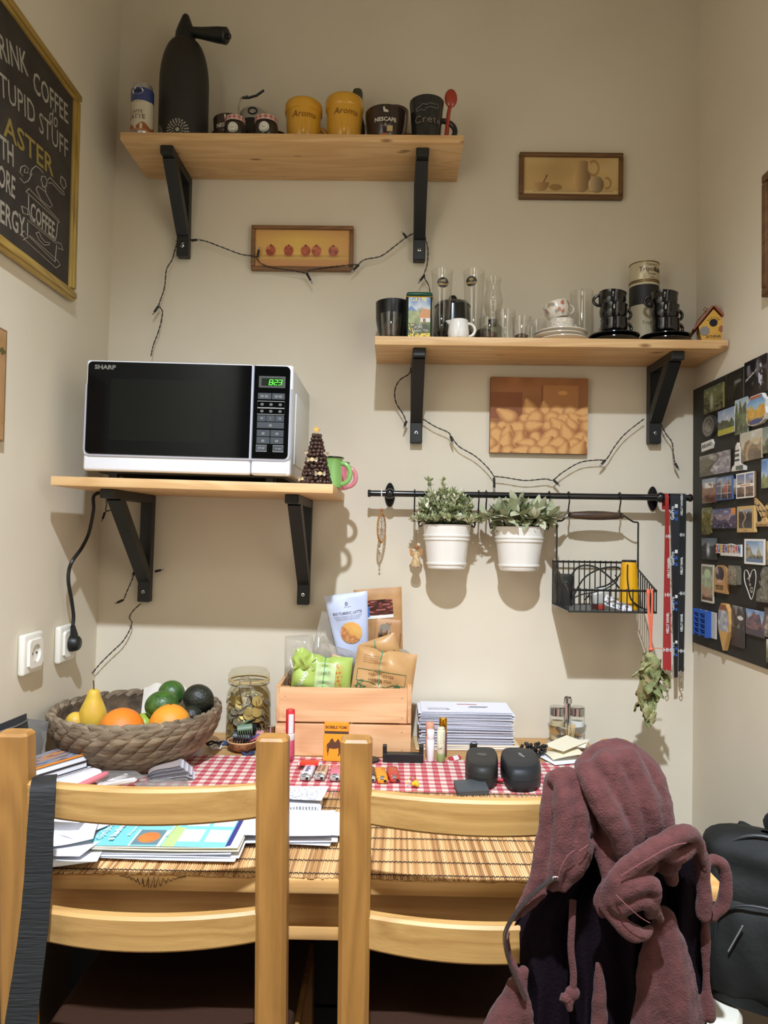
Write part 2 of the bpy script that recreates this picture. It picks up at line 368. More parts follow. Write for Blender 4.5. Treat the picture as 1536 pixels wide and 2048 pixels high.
def art_peach(U, V):
    c = mixc(C3(232,190,92), C3(214,160,96), np.abs(U-.45)*1.6); c = mixc(c, C3(202,146,88), (V-.75)*2.5)
    c = mixc(c, C3(206,160,86), V < .33); c = mixc(c, C3(226,184,112), np.clip(1-np.abs(V-.24)/.03, 0, 1)*.7); c = mixc(c, C3(208,150,92), V < .18)
    for x, q in ((.165,C3(150,60,34)), (.355,C3(156,66,40)), (.535,C3(166,78,56)), (.65,C3(168,80,58)), (.83,C3(150,80,70))):
        c = mixc(c, C3(160,106,56), disc(U, V, x, .3, .075, .06, .8)*.7)
        pc = mixc(q, C3(214,132,86), nz(U, V, 34, 14, int(x*100))*1.1-.25+.4*(V-.45)/.2); c = mixc(c, pc, disc(U, V, x, .44, .056, .155, .12))
        c = mixc(c, C3(120,50,36), disc(U, V, x, .58, .012, .03))
    return c
picture(502.5, 449, 706, 541, 'framed painting of five peaches on a ledge under the top shelf', art_peach, 130, 58, wood('oak_frame', (138, 98, 58), (106, 72, 40), 0, .5, False), .0105)
def art_pears(U, V):
    n = nz(U, V, 8, 6, 3); c = mixc(C3(140,88,46), C3(172,112,60), n)
    c = mixc(c, C3(184,126,68), ((U > .53) & (U < .9) & (V > .52) & (V < .9))*.75); c = mixc(c, C3(120,60,26), ((np.abs(U-.53) < .012) | (np.abs(V-.52) < .012))*((U > .5) & (U < .9) & (V > .5) & (V < .9))*.6)
    c = mixc(c, C3(120,58,28), ((U < .33) & (V > .45) & (V < .8))*.55); c = mixc(c, C3(226,160,84), disc(U, V, .74, .8, .05, .03)*.7)
    rs = np.random.RandomState(5); pts = []
    for j in range(6):
        for i in range(8): pts.append((i/7.+.06*(j % 2)+rs.uniform(-.03,.03), .55-j*.11+rs.uniform(-.02,.02), rs.uniform(0, 2*pi), rs.uniform(.85, 1.2), rs.rand()))
    for x, y, a, s, q in pts:
        if y > .5-.12*abs(x-.45) and x < .35: continue
        ca, sa = cos(a), sin(a)*1.1
        d = np.zeros_like(U); sh = np.zeros_like(U)
        for k, rr in ((0, .088), (.035, .078), (.07, .058), (.10, .042), (.125, .03)):
            cx, cy = x+ca*k*s, y+sa*k*s
            d = np.maximum(d, disc(U, V, cx, cy, rr*s, rr*s*1.15, .14))
            sh = np.maximum(sh, np.clip(1-np.sqrt(((U-cx+.012)/(rr*s))**2+((V-cy-.025)/(rr*s*1.15))**2), 0, 1)*(rr/.088)**.4)
        c = mixc(c, mixc(mixc(C3(146,86,40), C3(172,108,52), q*np.ones_like(U)), C3(222,168,102), sh*1.5), d)
    return c
g_ = picture(981, 754, 1174.5, 908, 'unframed canvas of heaped pears under the glassware shelf', art_pears, 150, 120, mat('canvas_edge', (120, 70, 36), .7), 0, .016, tilt=radians(.3))

# ------------------------------------------------------------------ left wall: chalkboard, old print, sockets
PX_ = LX(2.0)+.012
def lw(px, py, X=None): p = onx(px, py, PX_ if X is None else X); return p.y, p.z
def chalkboard():
    y1, z1 = lw(160, 189); _, z0 = lw(150, 605); W = .385; h = z1-z0; k = .026
    t = thing('chalkboard_sign', 'chalk-lettered coffee sign in a gilt wooden frame', 'sign', (LX((z0+z1)/2)+.001, y1, z0), (0, radians(.0), pi/2))
    FR = wood('gilt_frame', (188, 156, 80), (142, 112, 48), 0, .35, False, 60); FRZ = wood('gilt_frame_upright', (188, 156, 80), (142, 112, 48), 2, .35, False, 60)
    for x0, x1, a, b, m in ((-W, 0, h-k, h, FR), (-W, 0, 0, k, FR), (-W, -W+k, k, h-k, FRZ), (-k, 0, k, h-k, FRZ)):
        f = build('frame_bar', G().rbox(x0, x1, -.012, 0, a, b, .003, 2), m, t)
        ins = .006
        g = G().rbox(x0+(ins if x1-x0 < .1 else 0), x1-(ins if x1-x0 < .1 else 0), -.017, -.011, a+(ins if b-a < .1 else 0), b-(ins if b-a < .1 else 0), .0025, 2)
        build('frame_moulding', g, m, f)
    build('chalk_panel', G().box(-W+k*.8, -k*.8, -.006, -.001, k*.8, h-k*.8), mat('chalk_slate', (46, 40, 34), .8, col2=(62, 56, 48), ns=12), t, smooth=False)
    Xc = t.location.x+.0065
    chalk = mat('white_chalk', (166, 158, 142), .9); gold = mat('yellow_chalk', (150, 128, 60), .9)
    def loc(px, py): y, z = lw(px, py, Xc); return y-y1, z-z0
    def row(s, pa, pb, hgt, m, **kw):
        a = loc(*pa); b = loc(*pb); g = G(); text_g(g, s, hgt, width=b[0]-a[0], **kw)
        sl = atan2(b[1]-a[1], b[0]-a[0]); g2 = build('lettering', g, m, t, ((a[0]+b[0])/2, -.0068, (a[1]+b[1])/2), (0, -sl, 0), smooth=False)
    row('RINK', (-3, 93), (56, 133), .062, chalk, bold=.0006); row('COFFEE', (66, 163), (136, 232), .06, chalk, bold=.0006)
    row('do', (98, 228), (115, 245), .05, chalk, shear=.3)
    row('TUPID', (-2, 168), (70, 232), .062, chalk); row('STUFF', (78, 245), (136, 303), .06, chalk)
    row('ASTER', (6, 250), (107, 338), .058, gold, bold=.0008)
    row('ITH', (-4, 290), (27, 315), .058, chalk, bold=.001); row('ORE', (-4, 350), (30, 380), .058, chalk, bold=.001); row('ERGY', (0, 424), (50, 459), .058, chalk, bold=.001)
    row('COFFEE', (61, 422), (109, 464), .05, chalk, bold=.001)
    def line(*pts, r=.0009):
        p = [loc(*q) for q in pts]; return [(x, -.0066, z) for x, z in p], r
    g = G()
    for pts, r in (line((52,383),(58,377),(117,440),(119,446),(107,434),(52,383)), line((57,390),(57,418),(62,440),(110,482),(113,470),(115,445)), line((55,440),(112,487)), line((55,445),(55,470),(110,524),(113,490)),
                   line((72,378),(76,372),(90,383),(105,412),(100,415),(82,400),(72,378)), line((84,372),(90,376),(92,384)), line((82,360),(84,352),(90,353),(94,362),(92,374),(86,372),(82,360)),
                   line((95,360),(100,355),(127,384),(129,390),(124,388),(104,366),(97,366)), line((122,352),(130,360),(132,372),(128,378),(121,366),(122,352)),
                   line((72,466),(78,464),(82,474),(90,484),(99,486),(98,490),(88,490),(78,480),(72,466)), line((45,470),(50,480),(112,536),(120,530),(116,522),(60,472)),
                   line((46,352),(40,345),(42,334),(50,331),(57,338),(55,346),(48,345),(50,338)), line((60,350),(64,338),(72,332),(80,338),(86,346)), line((40,356),(48,366),(56,362),(64,348)),
                   line((43,412),(55,418),(56,430),(46,426),(43,412)), line((113,484),(122,488),(126,500),(116,496)), line((40,470),(48,462),(56,474),(46,480))):
        g.tube(pts, r, 5)
    build('grinder_drawing', g, chalk, t, smooth=False)
chalkboard()
def old_print():
    X = LX(1.55)+.008; y1, z1 = lw(14, 662, X); _, z0 = lw(8, 884, X); W = .16; h = z1-z0
    t = thing('wall_plaque', 'weathered tan print plaque low on the wall under the coffee sign', 'picture', (LX(1.55)+.001, y1, z0), (0, 0, pi/2))
    build('plaque', G().rbox(-W, 0, -.007, 0, 0, h, .002), mat('plaque_edge', (112, 84, 58), .7), t)
    def art(U, V):
        c = mixc(C3(190,150,108), C3(170,128,78), nz(U, V, 4, 9, 2)); c = mixc(c, C3(120,88,60), ((U > .97) | (V > .975) | (V < .02))*.7)
        c = mixc(c, C3(92,84,40), disc(U, V, .9, .8, .07, .03)); c = mixc(c, C3(150,120,60), disc(U, V, .97, .16, .04, .015)); return c
    build('plaque_print', paint(G(), W, h, 40, 60, art, y=-.0076, x0=-W), PV, t, smooth=False)
old_print()
def right_print():
    X = RX(1.8)-.008; p = onx(1528.5, 596, X)
    t = thing('framed_picture', 'narrow brown picture frame on the wall above the magnet board', 'picture', (RX(1.8)-.001, p.y, p.z), (0, 0, -pi/2))
    W, h, k = .2, .26, .018; m = wood('walnut_frame', (118, 82, 44), (88, 58, 30), 0, .5, False)
    for x0, x1, z0, z1 in ((0, W, h-k, h), (0, W, 0, k), (0, k, k, h-k), (W-k, W, k, h-k)): build('frame_bar', G().rbox(x0, x1, -.014, 0, z0, z1, .003), m, t)
    build('painting', paint(G(), W-2*k, h-2*k, 20, 20, lambda U, V: mixc(C3(210,180,120), C3(150,110,70), nz(U, V, 5, 5, 4)), y=-.008, x0=k, z0=k), PV, t, smooth=False)
right_print()
def socket(pxc, pyc, label):
    X0 = LX(1.01); p = onx(pxc, pyc, X0)
    t = thing('wall_socket', label, 'socket', (X0+.0012, p.y, p.z), (0, 0, pi/2), 'wall sockets by the table')
    s = .0425; m = mat('socket_ivory', (232, 226, 212), .35)
    g = G(); r = G()
    g.rbox(-s, s, -.015, 0, -s, s, .006, 3); build('cover_plate', g, m, t)
    g = G(); n = 28; o = .029
    # raised insert with a round well
    ring = [(.0195*cos(2*pi*i/n), .0195*sin(2*pi*i/n)) for i in range(n)]
    def sq(a): c, q = cos(a), sin(a); k = o/max(abs(c), abs(q)); return (c*k, q*k)
    out = [sq(2*pi*i/n) for i in range(n)]
    vs = [(x, -.0205, z) for x, z in ring]+[(x, -.0205, z) for x, z in out]+[(x*1.03, -.0145, z*1.03) for x, z in out]+[(x, -.0153, z) for x, z in ring]
    fs = []
    for i in range(n):
        j = (i+1) % n; fs += [(i, n+i, n+j, j), (n+i, 2*n+i, 2*n+j, n+j), (j, 3*n+j, 3*n+i, i)]
    fs.append(tuple(range(3*n, 4*n))); g.add(vs, fs); build('insert', g, m, t, ang=25)
    for sx in (-1, 1): build('pin_hole', G().cyl(.0026, .0, .0012, 12, T(sx*.0095, -.0153, 0, rx=pi/2)), mat('socket_dark', (30, 28, 26), .6), t)
    for sz in (-1, 1): build('earth_clip', G().box(-.003, .003, -.019, -.0153, sz*.018-.0012, sz*.018+.0012), STEEL, t, smooth=False)
    return t
socket(53, 1306, 'empty white wall socket beside the plugged one')
SOC2 = socket(123, 1286, 'white wall socket with the black plug in it')
# ------------------------------------------------------------------ crockery builders
def handle_pts(r, z0, z1, out, n=12, a=0.):
    zc = (z0+z1)/2; hz = (z1-z0)/2; p = []
    for i in range(n+1):
        t = -pi/2+pi*i/n; p.append(((r+out*cos(t))*cos(a), (r+out*cos(t))*sin(a), zc+hz*sin(t)))
    return [((r-.004)*cos(a), (r-.004)*sin(a), z0)]+p+[((r-.004)*cos(a), (r-.004)*sin(a), z1)]
def mug(name, label, loc, prof, m, h=None, group=None, hr=.005, inner=.003, rot=(0, 0, 0), cat='mug', n=40, flat=None):
    """prof: outside profile (r,z) from base to lip; h: (z0,z1,out,angle) handle"""
    t = thing(name, label, cat, loc, rot, group)
    top = prof[-1]; ins = [(max(r-inner, .001), z) for r, z in prof[::-1]]; ins = [(top[0]-inner*.5, top[1]+inner*.4)]+ins; ins[-1] = (ins[-1][0], prof[0][1]+inner)
    build('body', G().lathe([(0, prof[0][1])]+prof+ins+[(0, prof[0][1]+inner)], n), m, t, ang=50)
    if h:
        def rad(z):
            for (r0, a), (r1, b) in zip(prof, prof[1:]):
                if a <= z <= b: return r0+(r1-r0)*(z-a)/max(b-a, 1e-6)
            return prof[-1][0]
        P = handle_pts(min(rad(h[0]), rad(h[1])), h[0], h[1], h[2], a=h[3])
        build('handle', G().tube(P, hr, 10, flat=flat), m, t, ang=60)
    return t
def wraptext(parent, s, size, R, z, m, x=0, name='lettering', **k):
    g = G(); text_g(g, s, size, R=R+.0006, x=x, z=z, **k); return build(name, g, m, parent, smooth=False)
def px_(x, Y, y=260): return on(x, y, Y).x
def pz_(x, y, Y): return on(x, y, Y).z

# ------------------------------------------------------------------ things on the highest shelf
def can():
    Y = -.165; X = px_(285, Y, 200); r = .0268; h = pz_(285, 166, Y-.02)-ZT
    t = thing('drink_can', 'slim coffee drink can with blue top, first on the highest shelf', 'can', (X, Y, ZT))
    build('can_body', G().lathe([(0,0),(r*.86,0),(r*.9,.002),(r,.008),(r,h-.012),(r*.9,h-.003),(r*.9,h),(r*.84,h),(r*.82,h-.004),(0,h-.004)], 40), mat('can_metal', (200, 200, 204), .3, .8), t)
    def art(U, V):
        c = np.ones(U.shape+(3,))*C3(206,196,170)
        c = mixc(c, C3(52,66,118), V > .74+.07*(U-.5)**2*4-.04); c = mixc(c, C3(226,226,226), (np.abs(V-.735) < .006)*1.)
        c = mixc(c, C3(150,92,50), np.clip((.17+.05*np.sin(U*25)-V)/.03, 0, 1)); c = mixc(c, C3(216,200,176), ((U > .43) & (U < .47) & (V < .2))|((U > .52) & (U < .56) & (V < .16)))
        c = mixc(c, C3(178,120,80), (V < .05)); c = mixc(c, C3(200,190,165), (np.abs(V-.5) < .004)*(np.abs(U-.46) < .1)); return c
    build('can_label', paint(G(), 2*pi*r*.999, h-.022, 90, 60, art, z0=.009, R=r+.0003), PVG, t)
    ov = G(); n = 24; ov.add([(r*1.0+.001, 0, 0)], []) if 0 else None
    ov = G(); P = [(.0145*cos(2*pi*i/n), .009*sin(2*pi*i/n)) for i in range(n)]
    ov.add([((r+.0007)*sin((x-.004)/r), -(r+.0007)*cos((x-.004)/r), h*.83+z) for x, z in P], [tuple(range(n))]); build('brand_oval', ov, ink((232, 232, 232)), t, smooth=False)
    wraptext(t, 'Milli', .012, r+.0008, h*.83, ink((40, 44, 60)), x=-.004, bold=.0003)
    brown = ink((96, 74, 56)); wraptext(t, 'MIZO', .0085, r, h*.635, brown, x=-.006, spacing=1.5); wraptext(t, 'CAFFE', .012, r, h*.43, brown, x=-.006); wraptext(t, 'LATTE', .0155, r, h*.335, brown, x=-.006, bold=.0003)
can()
def siphon():
    Y = -.105; X = px_(368, Y, 200); r = .0605; s = lambda y: pz_(368, y, Y)-ZT
    z1, z2, z3 = s(150), s(84), s(30)
    BL = mat('siphon_black', (40, 37, 32), .55)
    t = thing('soda_siphon', 'tall matt black soda siphon with white flower motifs', 'siphon', (X, Y, ZT))
    pr = [(0,0),(r*.93,0),(r*.98,.006),(r,.05),(r,z1-.03)]
    for i in range(1, 9): a = i/8*pi/2; pr.append((r*(.36+.64*cos(a)), z1-.03+(z2-z1+.03)*sin(a)))
    build('bottle', G().lathe(pr+[(0,z2)], 48), BL, t)
    hd = [(.024,z2-.003),(.0255,z2+.004),(.0245,z2+.02),(.019,z2+(z3-z2)*.55),(.0125,z2+(z3-z2)*.8),(.009,z3-.004),(.006,z3),(0,z3+.001)]
    hb = mat('siphon_head_black', (30, 32, 30), .4); o = build('head', G().lathe(hd, 28), hb, t)
    a = Vector((.012, -.006, z2+.022)); b = Vector((.112, -.03, z2-.004))
    g = G().tube([a, a.lerp(b, .3), a.lerp(b, .75), a.lerp(b, .97), b], [.012, .0135, .0185, .0195, .016], 14)
    g.tube([b, b+(b-a).normalized()*.008], .007, 10); build('lever', g, hb, o)
    w_ = ink((170, 164, 150))
    def flower(cx, cz, R_, parts):
        g = G()
        for k in range(parts):
            for rr, sz in ((R_*.95, .0042), (R_*.72, .0040), (R_*.46, .0036)):
                n = max(5, int(2*pi*rr/(sz*1.7)))
                for i in range(n):
                    an = 2*pi*i/n+rr*70; u, v = cos(an), sin(an); L, W = sz*.85, sz*.5
                    q = [(cx+rr*u+L*u*ca-W*v*sa, cz+rr*v+L*v*ca+W*u*sa) for ca, sa in ((1,0),(.5,.8),(-.5,.8),(-1,0),(-.5,-.8),(.5,-.8))]
                    q = [p for p in q if p[1] > .002]
                    if len(q) < 3: continue
                    g.add([((r+.0008)*sin(x/r), -(r+.0008)*cos(x/r), z) for x, z in q], [tuple(range(len(q)))])
            break
        q = [(cx+R_*.2*cos(2*pi*i/10), cz+R_*.2*sin(2*pi*i/10)) for i in range(10)]
        g.add([((r+.0008)*sin(x/r), -(r+.0008)*cos(x/r), z) for x, z in q], [tuple(range(10))])
        build('flower_print', g, w_, t, smooth=False)
    flower(.003, .026, .026, 1); flower(-.062, .026, .022, 1); flower(.066, .01, .018, 1)
siphon()
DKBR = mat('brown_glaze', (54, 40, 34), .2, coat=.3)
def nescafe(px, Y, r, py, name, label, hand):
    h = pz_(px, py, Y-r)-ZT
    t = mug('coffee_mug', label, (px_(px, Y), Y, ZT), [(r*.62,0),(r*.72,.004),(r*.86,h*.3),(r*.97,h*.65),(r,h-.002)], DKBR, hand, 'brown lettered mugs')
    cr = ink((214, 206, 190)); wraptext(t, name, .0135, r*.97, h*.56, cr, bold=.0004); wraptext(t, 'CLASSIC', .005, r*.93, h*.40, cr, spacing=1.3)
    g = G(); g.add([((r*.985+.001)*sin(x/r), -(r*.985+.001)*cos(x/r), z+h*.82) for x, z in ((-.006,.006),(-.002,.008),(-.001,.002),(.006,-.001),(.008,-.006),(-.004,-.005))], [(5,4,3,2,1,0)][::-1]); build('emblem', g, cr, t, smooth=False)
    return t, h
nescafe(460, -.125, .041, 224, 'NESCAFE', 'brown lettered mug half hidden by a jam jar', (.015,.05,.022,pi*.9))
t_, h_ = nescafe(771, -.130, .050, 206, 'NESCAFE', 'brown lettered mug between the taller yellow mug and the black mug', (.02,.06,.02,pi*.7))
build('cup_print', G().add([((.0485)*sin(x/.05), -.0485*cos(x/.05), z) for x, z in ((-.012,.006),(.008,.005),(.006,.016),(-.010,.016))], [(0,1,2,3)]), ink((176, 96, 60)), t_, smooth=False)
build('cream_print', G().add([((.0505)*sin(x/.05), -.0505*cos(x/.05), z) for x, z in ((.004,.018),(.018,.02),(.018,.034),(.004,.032))], [(0,1,2,3)]), ink((200, 172, 120)), t_, smooth=False)
def jam(px, Y, r, py, label):
    h = pz_(px, py, Y-r)-ZT; t = thing('jam_jar', label, 'jar', (px_(px, Y), Y, ZT), group='small jam jars')
    build('jar_glass', G().lathe([(0,.0),(r*.9,.0),(r,.006),(r,h*.55),(r*.93,h*.72),(r*.86,h*.78)], 36), glass('jar_glass', (225, 222, 215), 1, .05), t)
    build('contents', G().lathe([(0,.003),(r*.86,.003),(r*.95,.008),(r*.95,h*.5),(r*.9,h*.68),(0,h*.7)], 30), mat('dark_jam', (66, 58, 54), .5), t)
    def ging(U, V): a = (np.floor(U*26) % 2); b = (np.floor(V*3) % 2); return mixc(mixc(C3(214,196,180), C3(190,130,120), (a+b == 1)*1.), C3(168,80,76), a*b)
    build('lid', G().lathe([(r*.88,h*.76),(r*.92,h*.78),(r*.92,h-.003),(r*.86,h),(0,h)], 36), mat('jar_lid_pink', (206, 170, 158), .4), t)
    build('lid_print', paint(G(), 2*pi*r*.92, h*.18, 52, 3, ging, z0=h*.79, R=r*.925), PV, t)
    for rad_, c, q in ((.0125, (222, 218, 205), .0006), (.0095, (150, 146, 136), .0008), (.0088, (222, 218, 205), .001)):
        g = G(); g.add([((r+q)*sin(rad_*cos(2*pi*i/24)/r), -(r+q)*cos(rad_*cos(2*pi*i/24)/r), h*.36+rad_*sin(2*pi*i/24)) for i in range(24)], [tuple(range(24))]); build('round_label', g, ink(c), t, smooth=False)
    wraptext(t, 'Jam', .006, r+.0006, h*.36, ink((120, 116, 108)))
jam(470, -.165, .0262, 226, 'gingham-lidded jam jar in front of a brown lettered mug')
jam(532, -.165, .030, 225, 'gingham-lidded jam jar next to the first yellow mug')
def bail():
    Y = -.06; t = thing('clip_jar', 'pale jar with a black clip lever behind the two jam jars', 'jar', (px_(507, Y), Y, ZT)); h = pz_(507, 230, Y)-ZT
    build('jar_body', G().lathe([(0,0),(.034,0),(.036,.005),(.036,h*.75),(.034,h*.8)], 32), mat('dark_crock', (38, 36, 34), .25), t)
    build('lid', G().lathe([(.034,h*.8),(.035,h*.84),(.035,h*1.0),(.03,h*1.05),(0,h*1.06)], 32), mat('pale_lid', (172, 164, 150), .4), t)
    build('clip_wire', G().tube([(-.03,-.03,h*.7),(-.032,-.034,h*1.0),(-.027,-.03,h*1.22),(-.01,-.028,h*1.28)], .002), STEEL, t)
    build('clip_lever', G().tube([(-.024,-.03,h*1.22),(-.008,-.03,h*1.22),(.012,-.03,h*1.27),(.03,-.03,h*1.38)], .0035, 8, flat=.8), BLACK, t)
    build('clip_ring', G().tube([(.004+.011*cos(a*pi/8), -.037, h*.92+.008*sin(a*pi/8)) for a in range(16)], .0018, 6, closed=True), BLACKM, t)
bail()
mug('coffee_mug', 'plain dark brown mug peeking out behind a gingham jam jar', (px_(554, -.09), -.09, ZT), [(.018,0),(.022,.004),(.0255,.03),(.026,.052)], mat('dark_brown_glaze', (38, 30, 26), .2, coat=.3), None)
YEL = mat('mustard_glaze', (214, 160, 52), .2, col2=(206, 150, 44), ns=6, coat=.4)
def aroma(px, Y, w, py, label, hand):
    r = w/2; h = pz_(px, py, Y-r)-ZT
    t = mug('yellow_mug', label, (px_(px, Y), Y, ZT), [(r*.80,0),(r*.84,.004),(r*.90,h*.4),(r*.935,h*.735),(r*.99,h*.75),(r*1.0,h*.78),(r*1.01,h*.88),(r*1.0,h*.95),(r*.965,h-.001)], YEL, hand, 'mustard yellow mugs', .0065)
    wraptext(t, 'Aroma', .022, r*.925, h*.57, ink((128, 76, 20)), x=.006, shear=.25, spacing=1.0)
aroma(607, -.145, .0915, 190, 'shorter yellow mug marked with cursive writing', (.012,.045,.018,.25))
aroma(688.5, -.15, .0925, 181, 'taller yellow mug beside the brown lettered mug', (.012,.045,.015,1.9))
def bottle():
    Y = -.06; t = thing('dark_bottle', 'dark bottle with an olive cap behind the taller yellow mug', 'bottle', (px_(714, Y), Y, ZT)); h = pz_(714, 181, Y)-ZT
    build('bottle_body', G().lathe([(0,0),(.02,0),(.021,.004),(.021,h*.5),(.012,h*.68),(.012,h*.76)], 24), mat('bottle_brown', (58, 48, 36), .2), t)
    build('cap', G().lathe([(.0125,h*.72),(.0135,h*.75),(.0135,h*.96),(.011,h),(0,h)], 24), mat('olive_cap', (76, 70, 48), .4), t)
bottle()
mug('brown_bowl', 'brown bowl standing behind the lettered mugs', (px_(789, -.04), -.04, ZT), [(.016,0),(.018,.004),(.028,.03),(.036,pz_(789,207,-.08)-ZT)], mat('bowl_brown', (82, 62, 54), .35), None, cat='bowl')
mug('pink_mug', 'pink mug mostly hidden beside the black lettered mug', (px_(819, -.08), -.08, ZT), [(.012,0),(.014,.004),(.017,.03),(.018,.058)], mat('pink_glaze', (184, 104, 92), .3), None)
def crete():
    Y = -.145; r = .0425; h = pz_(853, 186, Y-r)-ZT
    t = mug('black_mug', 'tall black mug with chalky writing and a spoon through its handle', (px_(853, Y), Y, ZT), [(r*.78,0),(r*.81,.004),(r*.84,h*.25),(r*.92,h*.7),(r,h-.002)], mat('black_mug_glaze', (30, 33, 34), .15, coat=.4), (.012,h*.60,.035,.02), None, .0068)
    wraptext(t, 'Crete', .026, r*.90, h*.44, ink((128, 116, 104)), x=.002, spacing=1.15)
    P = [(-.03,.068),(-.02,.07),(-.012,.076),(0,.074),(.008,.078),(.02,.076),(.028,.08),(.03,.07),(.018,.068),(.01,.07),(-.004,.066),(-.006,.06),(-.016,.064),(-.028,.062),(-.03,.068)]
    build('map_outline', G().tube([((r*.95+.001)*sin(x/r), -(r*.95+.001)*cos(x/r), z*h/.098) for x, z in P], .0006, 5), ink((140, 136, 130)), t, smooth=False)
    RED = mat('red_glazed_spoon', (168, 62, 44), .2, coat=.4)
    s = thing('red_spoon', 'red ceramic spoon slipped through the black mug handle', 'spoon', (px_(893, Y), Y-.004, ZT))
    zt = pz_(901, 182, Y)-ZT
    build('bowl', G().ball((.0095, 0, zt-.021), .0168, 16, 10, sc=(.92, .4, 1.4)), RED, s); build('stem', G().tube([(.0085,0,zt-.036),(.004,0,zt-.06),(-.001,.0,.012)], [.0045,.005,.0055], 10), RED, s)
crete()
mug('sugar_pot', 'small black pot glimpsed through the black mug handle', (px_(901, -.05), -.05, ZT), [(.016,0),(.018,.003),(.0185,.02),(.014,.026)], CERB, None, cat='pot')

# ------------------------------------------------------------------ things on the glassware shelf
def zq(px, py, Y): return pz_(px, py, Y)-ZR
def gl(px, Y, r, py, label, fac=1., thick=.0022, base=.006, name='drinking_glass', group='small clear glasses', n=32, waist=None):
    h = zq(px, py, Y-r); t = thing(name, label, 'glass', (px_(px, Y, 670), Y, ZR), group=group)
    pr = [(0,0),(r*fac,0),(r*fac+.001,.002)]+([(r*fac*1.0,h*.35),(r*waist,h*.5)] if waist else [])+[(r,h),(r-thick,h),(r*fac-thick+.001,base),(0,base)]
    build('glass_body', G().lathe(pr, n), GLASS, t, ang=60); return t, h
mug('black_mug', 'wide plain black mug at the open end of the glassware shelf', (px_(786, -.10, 640), -.10, ZR), [(.026,0),(.028,.004),(.036,.03),(.0425,.065),(.0435,zq(786,597,-.14))], mat('black_matt_glaze', (18, 18, 18), .3), None)
t_, h_ = gl(782, -.165, .0255, 622, 'small tumbler with brown beans in front of the black mug', .78)
build('beans', G().lathe([(0,.008),(.017,.008),(.02,.034),(.012,.038),(0,.036)], 20), mat('bean_heap', (88, 66, 44), .5, col2=(48, 34, 22), ns=160, bump=.8, bs=200), t_)
def tin():
    Y = -.165; W, D = .0605, .04; h = zq(838, 583, Y-.02); t = thing('tea_tin', 'green tea tin painted with a thatched cottage', 'tin', (px_(838, Y, 640), Y, ZR))
    gm = mat('green_tin', (26, 62, 44), .3, .3); hl = h*.905
    build('tin_body', G().rbox(-W/2, W/2, -D/2, D/2, 0, hl, .006, 3), gm, t)
    o = build('lid', G().rbox(-W/2-.0012, W/2+.0012, -D/2-.0012, D/2+.0012, hl-.002, h, .006, 3), mat('green_lid', (36, 82, 60), .3, .3), t)
    build('lid_band', G().rbox(-W/2-.0018, W/2+.0018, -D/2-.0018, D/2+.0018, hl-.003, hl-.0015, .0006, 1), GOLD, o)
    def art(U, V):
        c = mixc(C3(190,196,196), C3(96,128,176), np.clip((V-.72)*6, 0, 1)*nz(U, V, 4, 5, 1)*1.4)
        c = mixc(c, C3(48,98,168), np.clip((.80-.10*np.abs(U-.12)/.2-V)/.03, 0, 1)*(V > .62)*(U < .5)); c = mixc(c, C3(146,146,136), np.clip((.76-.2*np.abs(U-.6)-V)/.03, 0, 1)*(U > .4))
        c = mixc(c, mixc(C3(84,110,52), C3(160,166,110), nz(U, V, 9, 12, 2)), np.clip((.64-V+.05*nz(U,V,6,2,4))/.02, 0, 1))
        c = mixc(c, C3(214,210,200), ((U > .55) & (V > .38) & (V < .5))*1.); c = mixc(c, C3(120,50,40), ((np.abs(U-.73) < .06) & (V > .38) & (V < .47))*1.)
        c = mixc(c, C3(192,120,56), ((V > .48) & (V < .70-np.maximum(.62-U, 0)*1.3) & (U > .46))*1.); c = mixc(c, mixc(C3(58,72,44), C3(118,116,60), nz(U, V, 14, 18, 5)), np.clip((.36-V)/.02, 0, 1))
        c = mixc(c, C3(40,60,40), disc(U, V, .55, .22, .4, .13, .2)*.8); g_ = nz(U, V, 20, 30, 6)
        c = mixc(c, C3(236,206,84), (((V > .9) & (g_ > .5) & (np.abs(U-.45) < .33))|((V < .1) & (g_ > .45))|((V < .32) & (U < .3) & (g_ > .62)))*1.); return c
    build('tin_print', paint(G(), W*.86, hl*.95, 60, 90, art, y=-D/2-.0005, z0=hl*.02), vmat('tin_print_gloss', .25, .0, coat=.3), t, smooth=False)
    wm = ink((222, 220, 200))
    for s, z, sz, x in (('LEI', .30, .009, .002), ('PURE', .245, .0085, .0), ('GREEN TEA', .165, .0075, .003)):
        g = G(); text_g(g, s, sz, y=-D/2-.0012, z=hl*z, x=x); build('lettering', g, wm, t, (0,0,0), (0, radians(-4), 0), smooth=False)
tin()
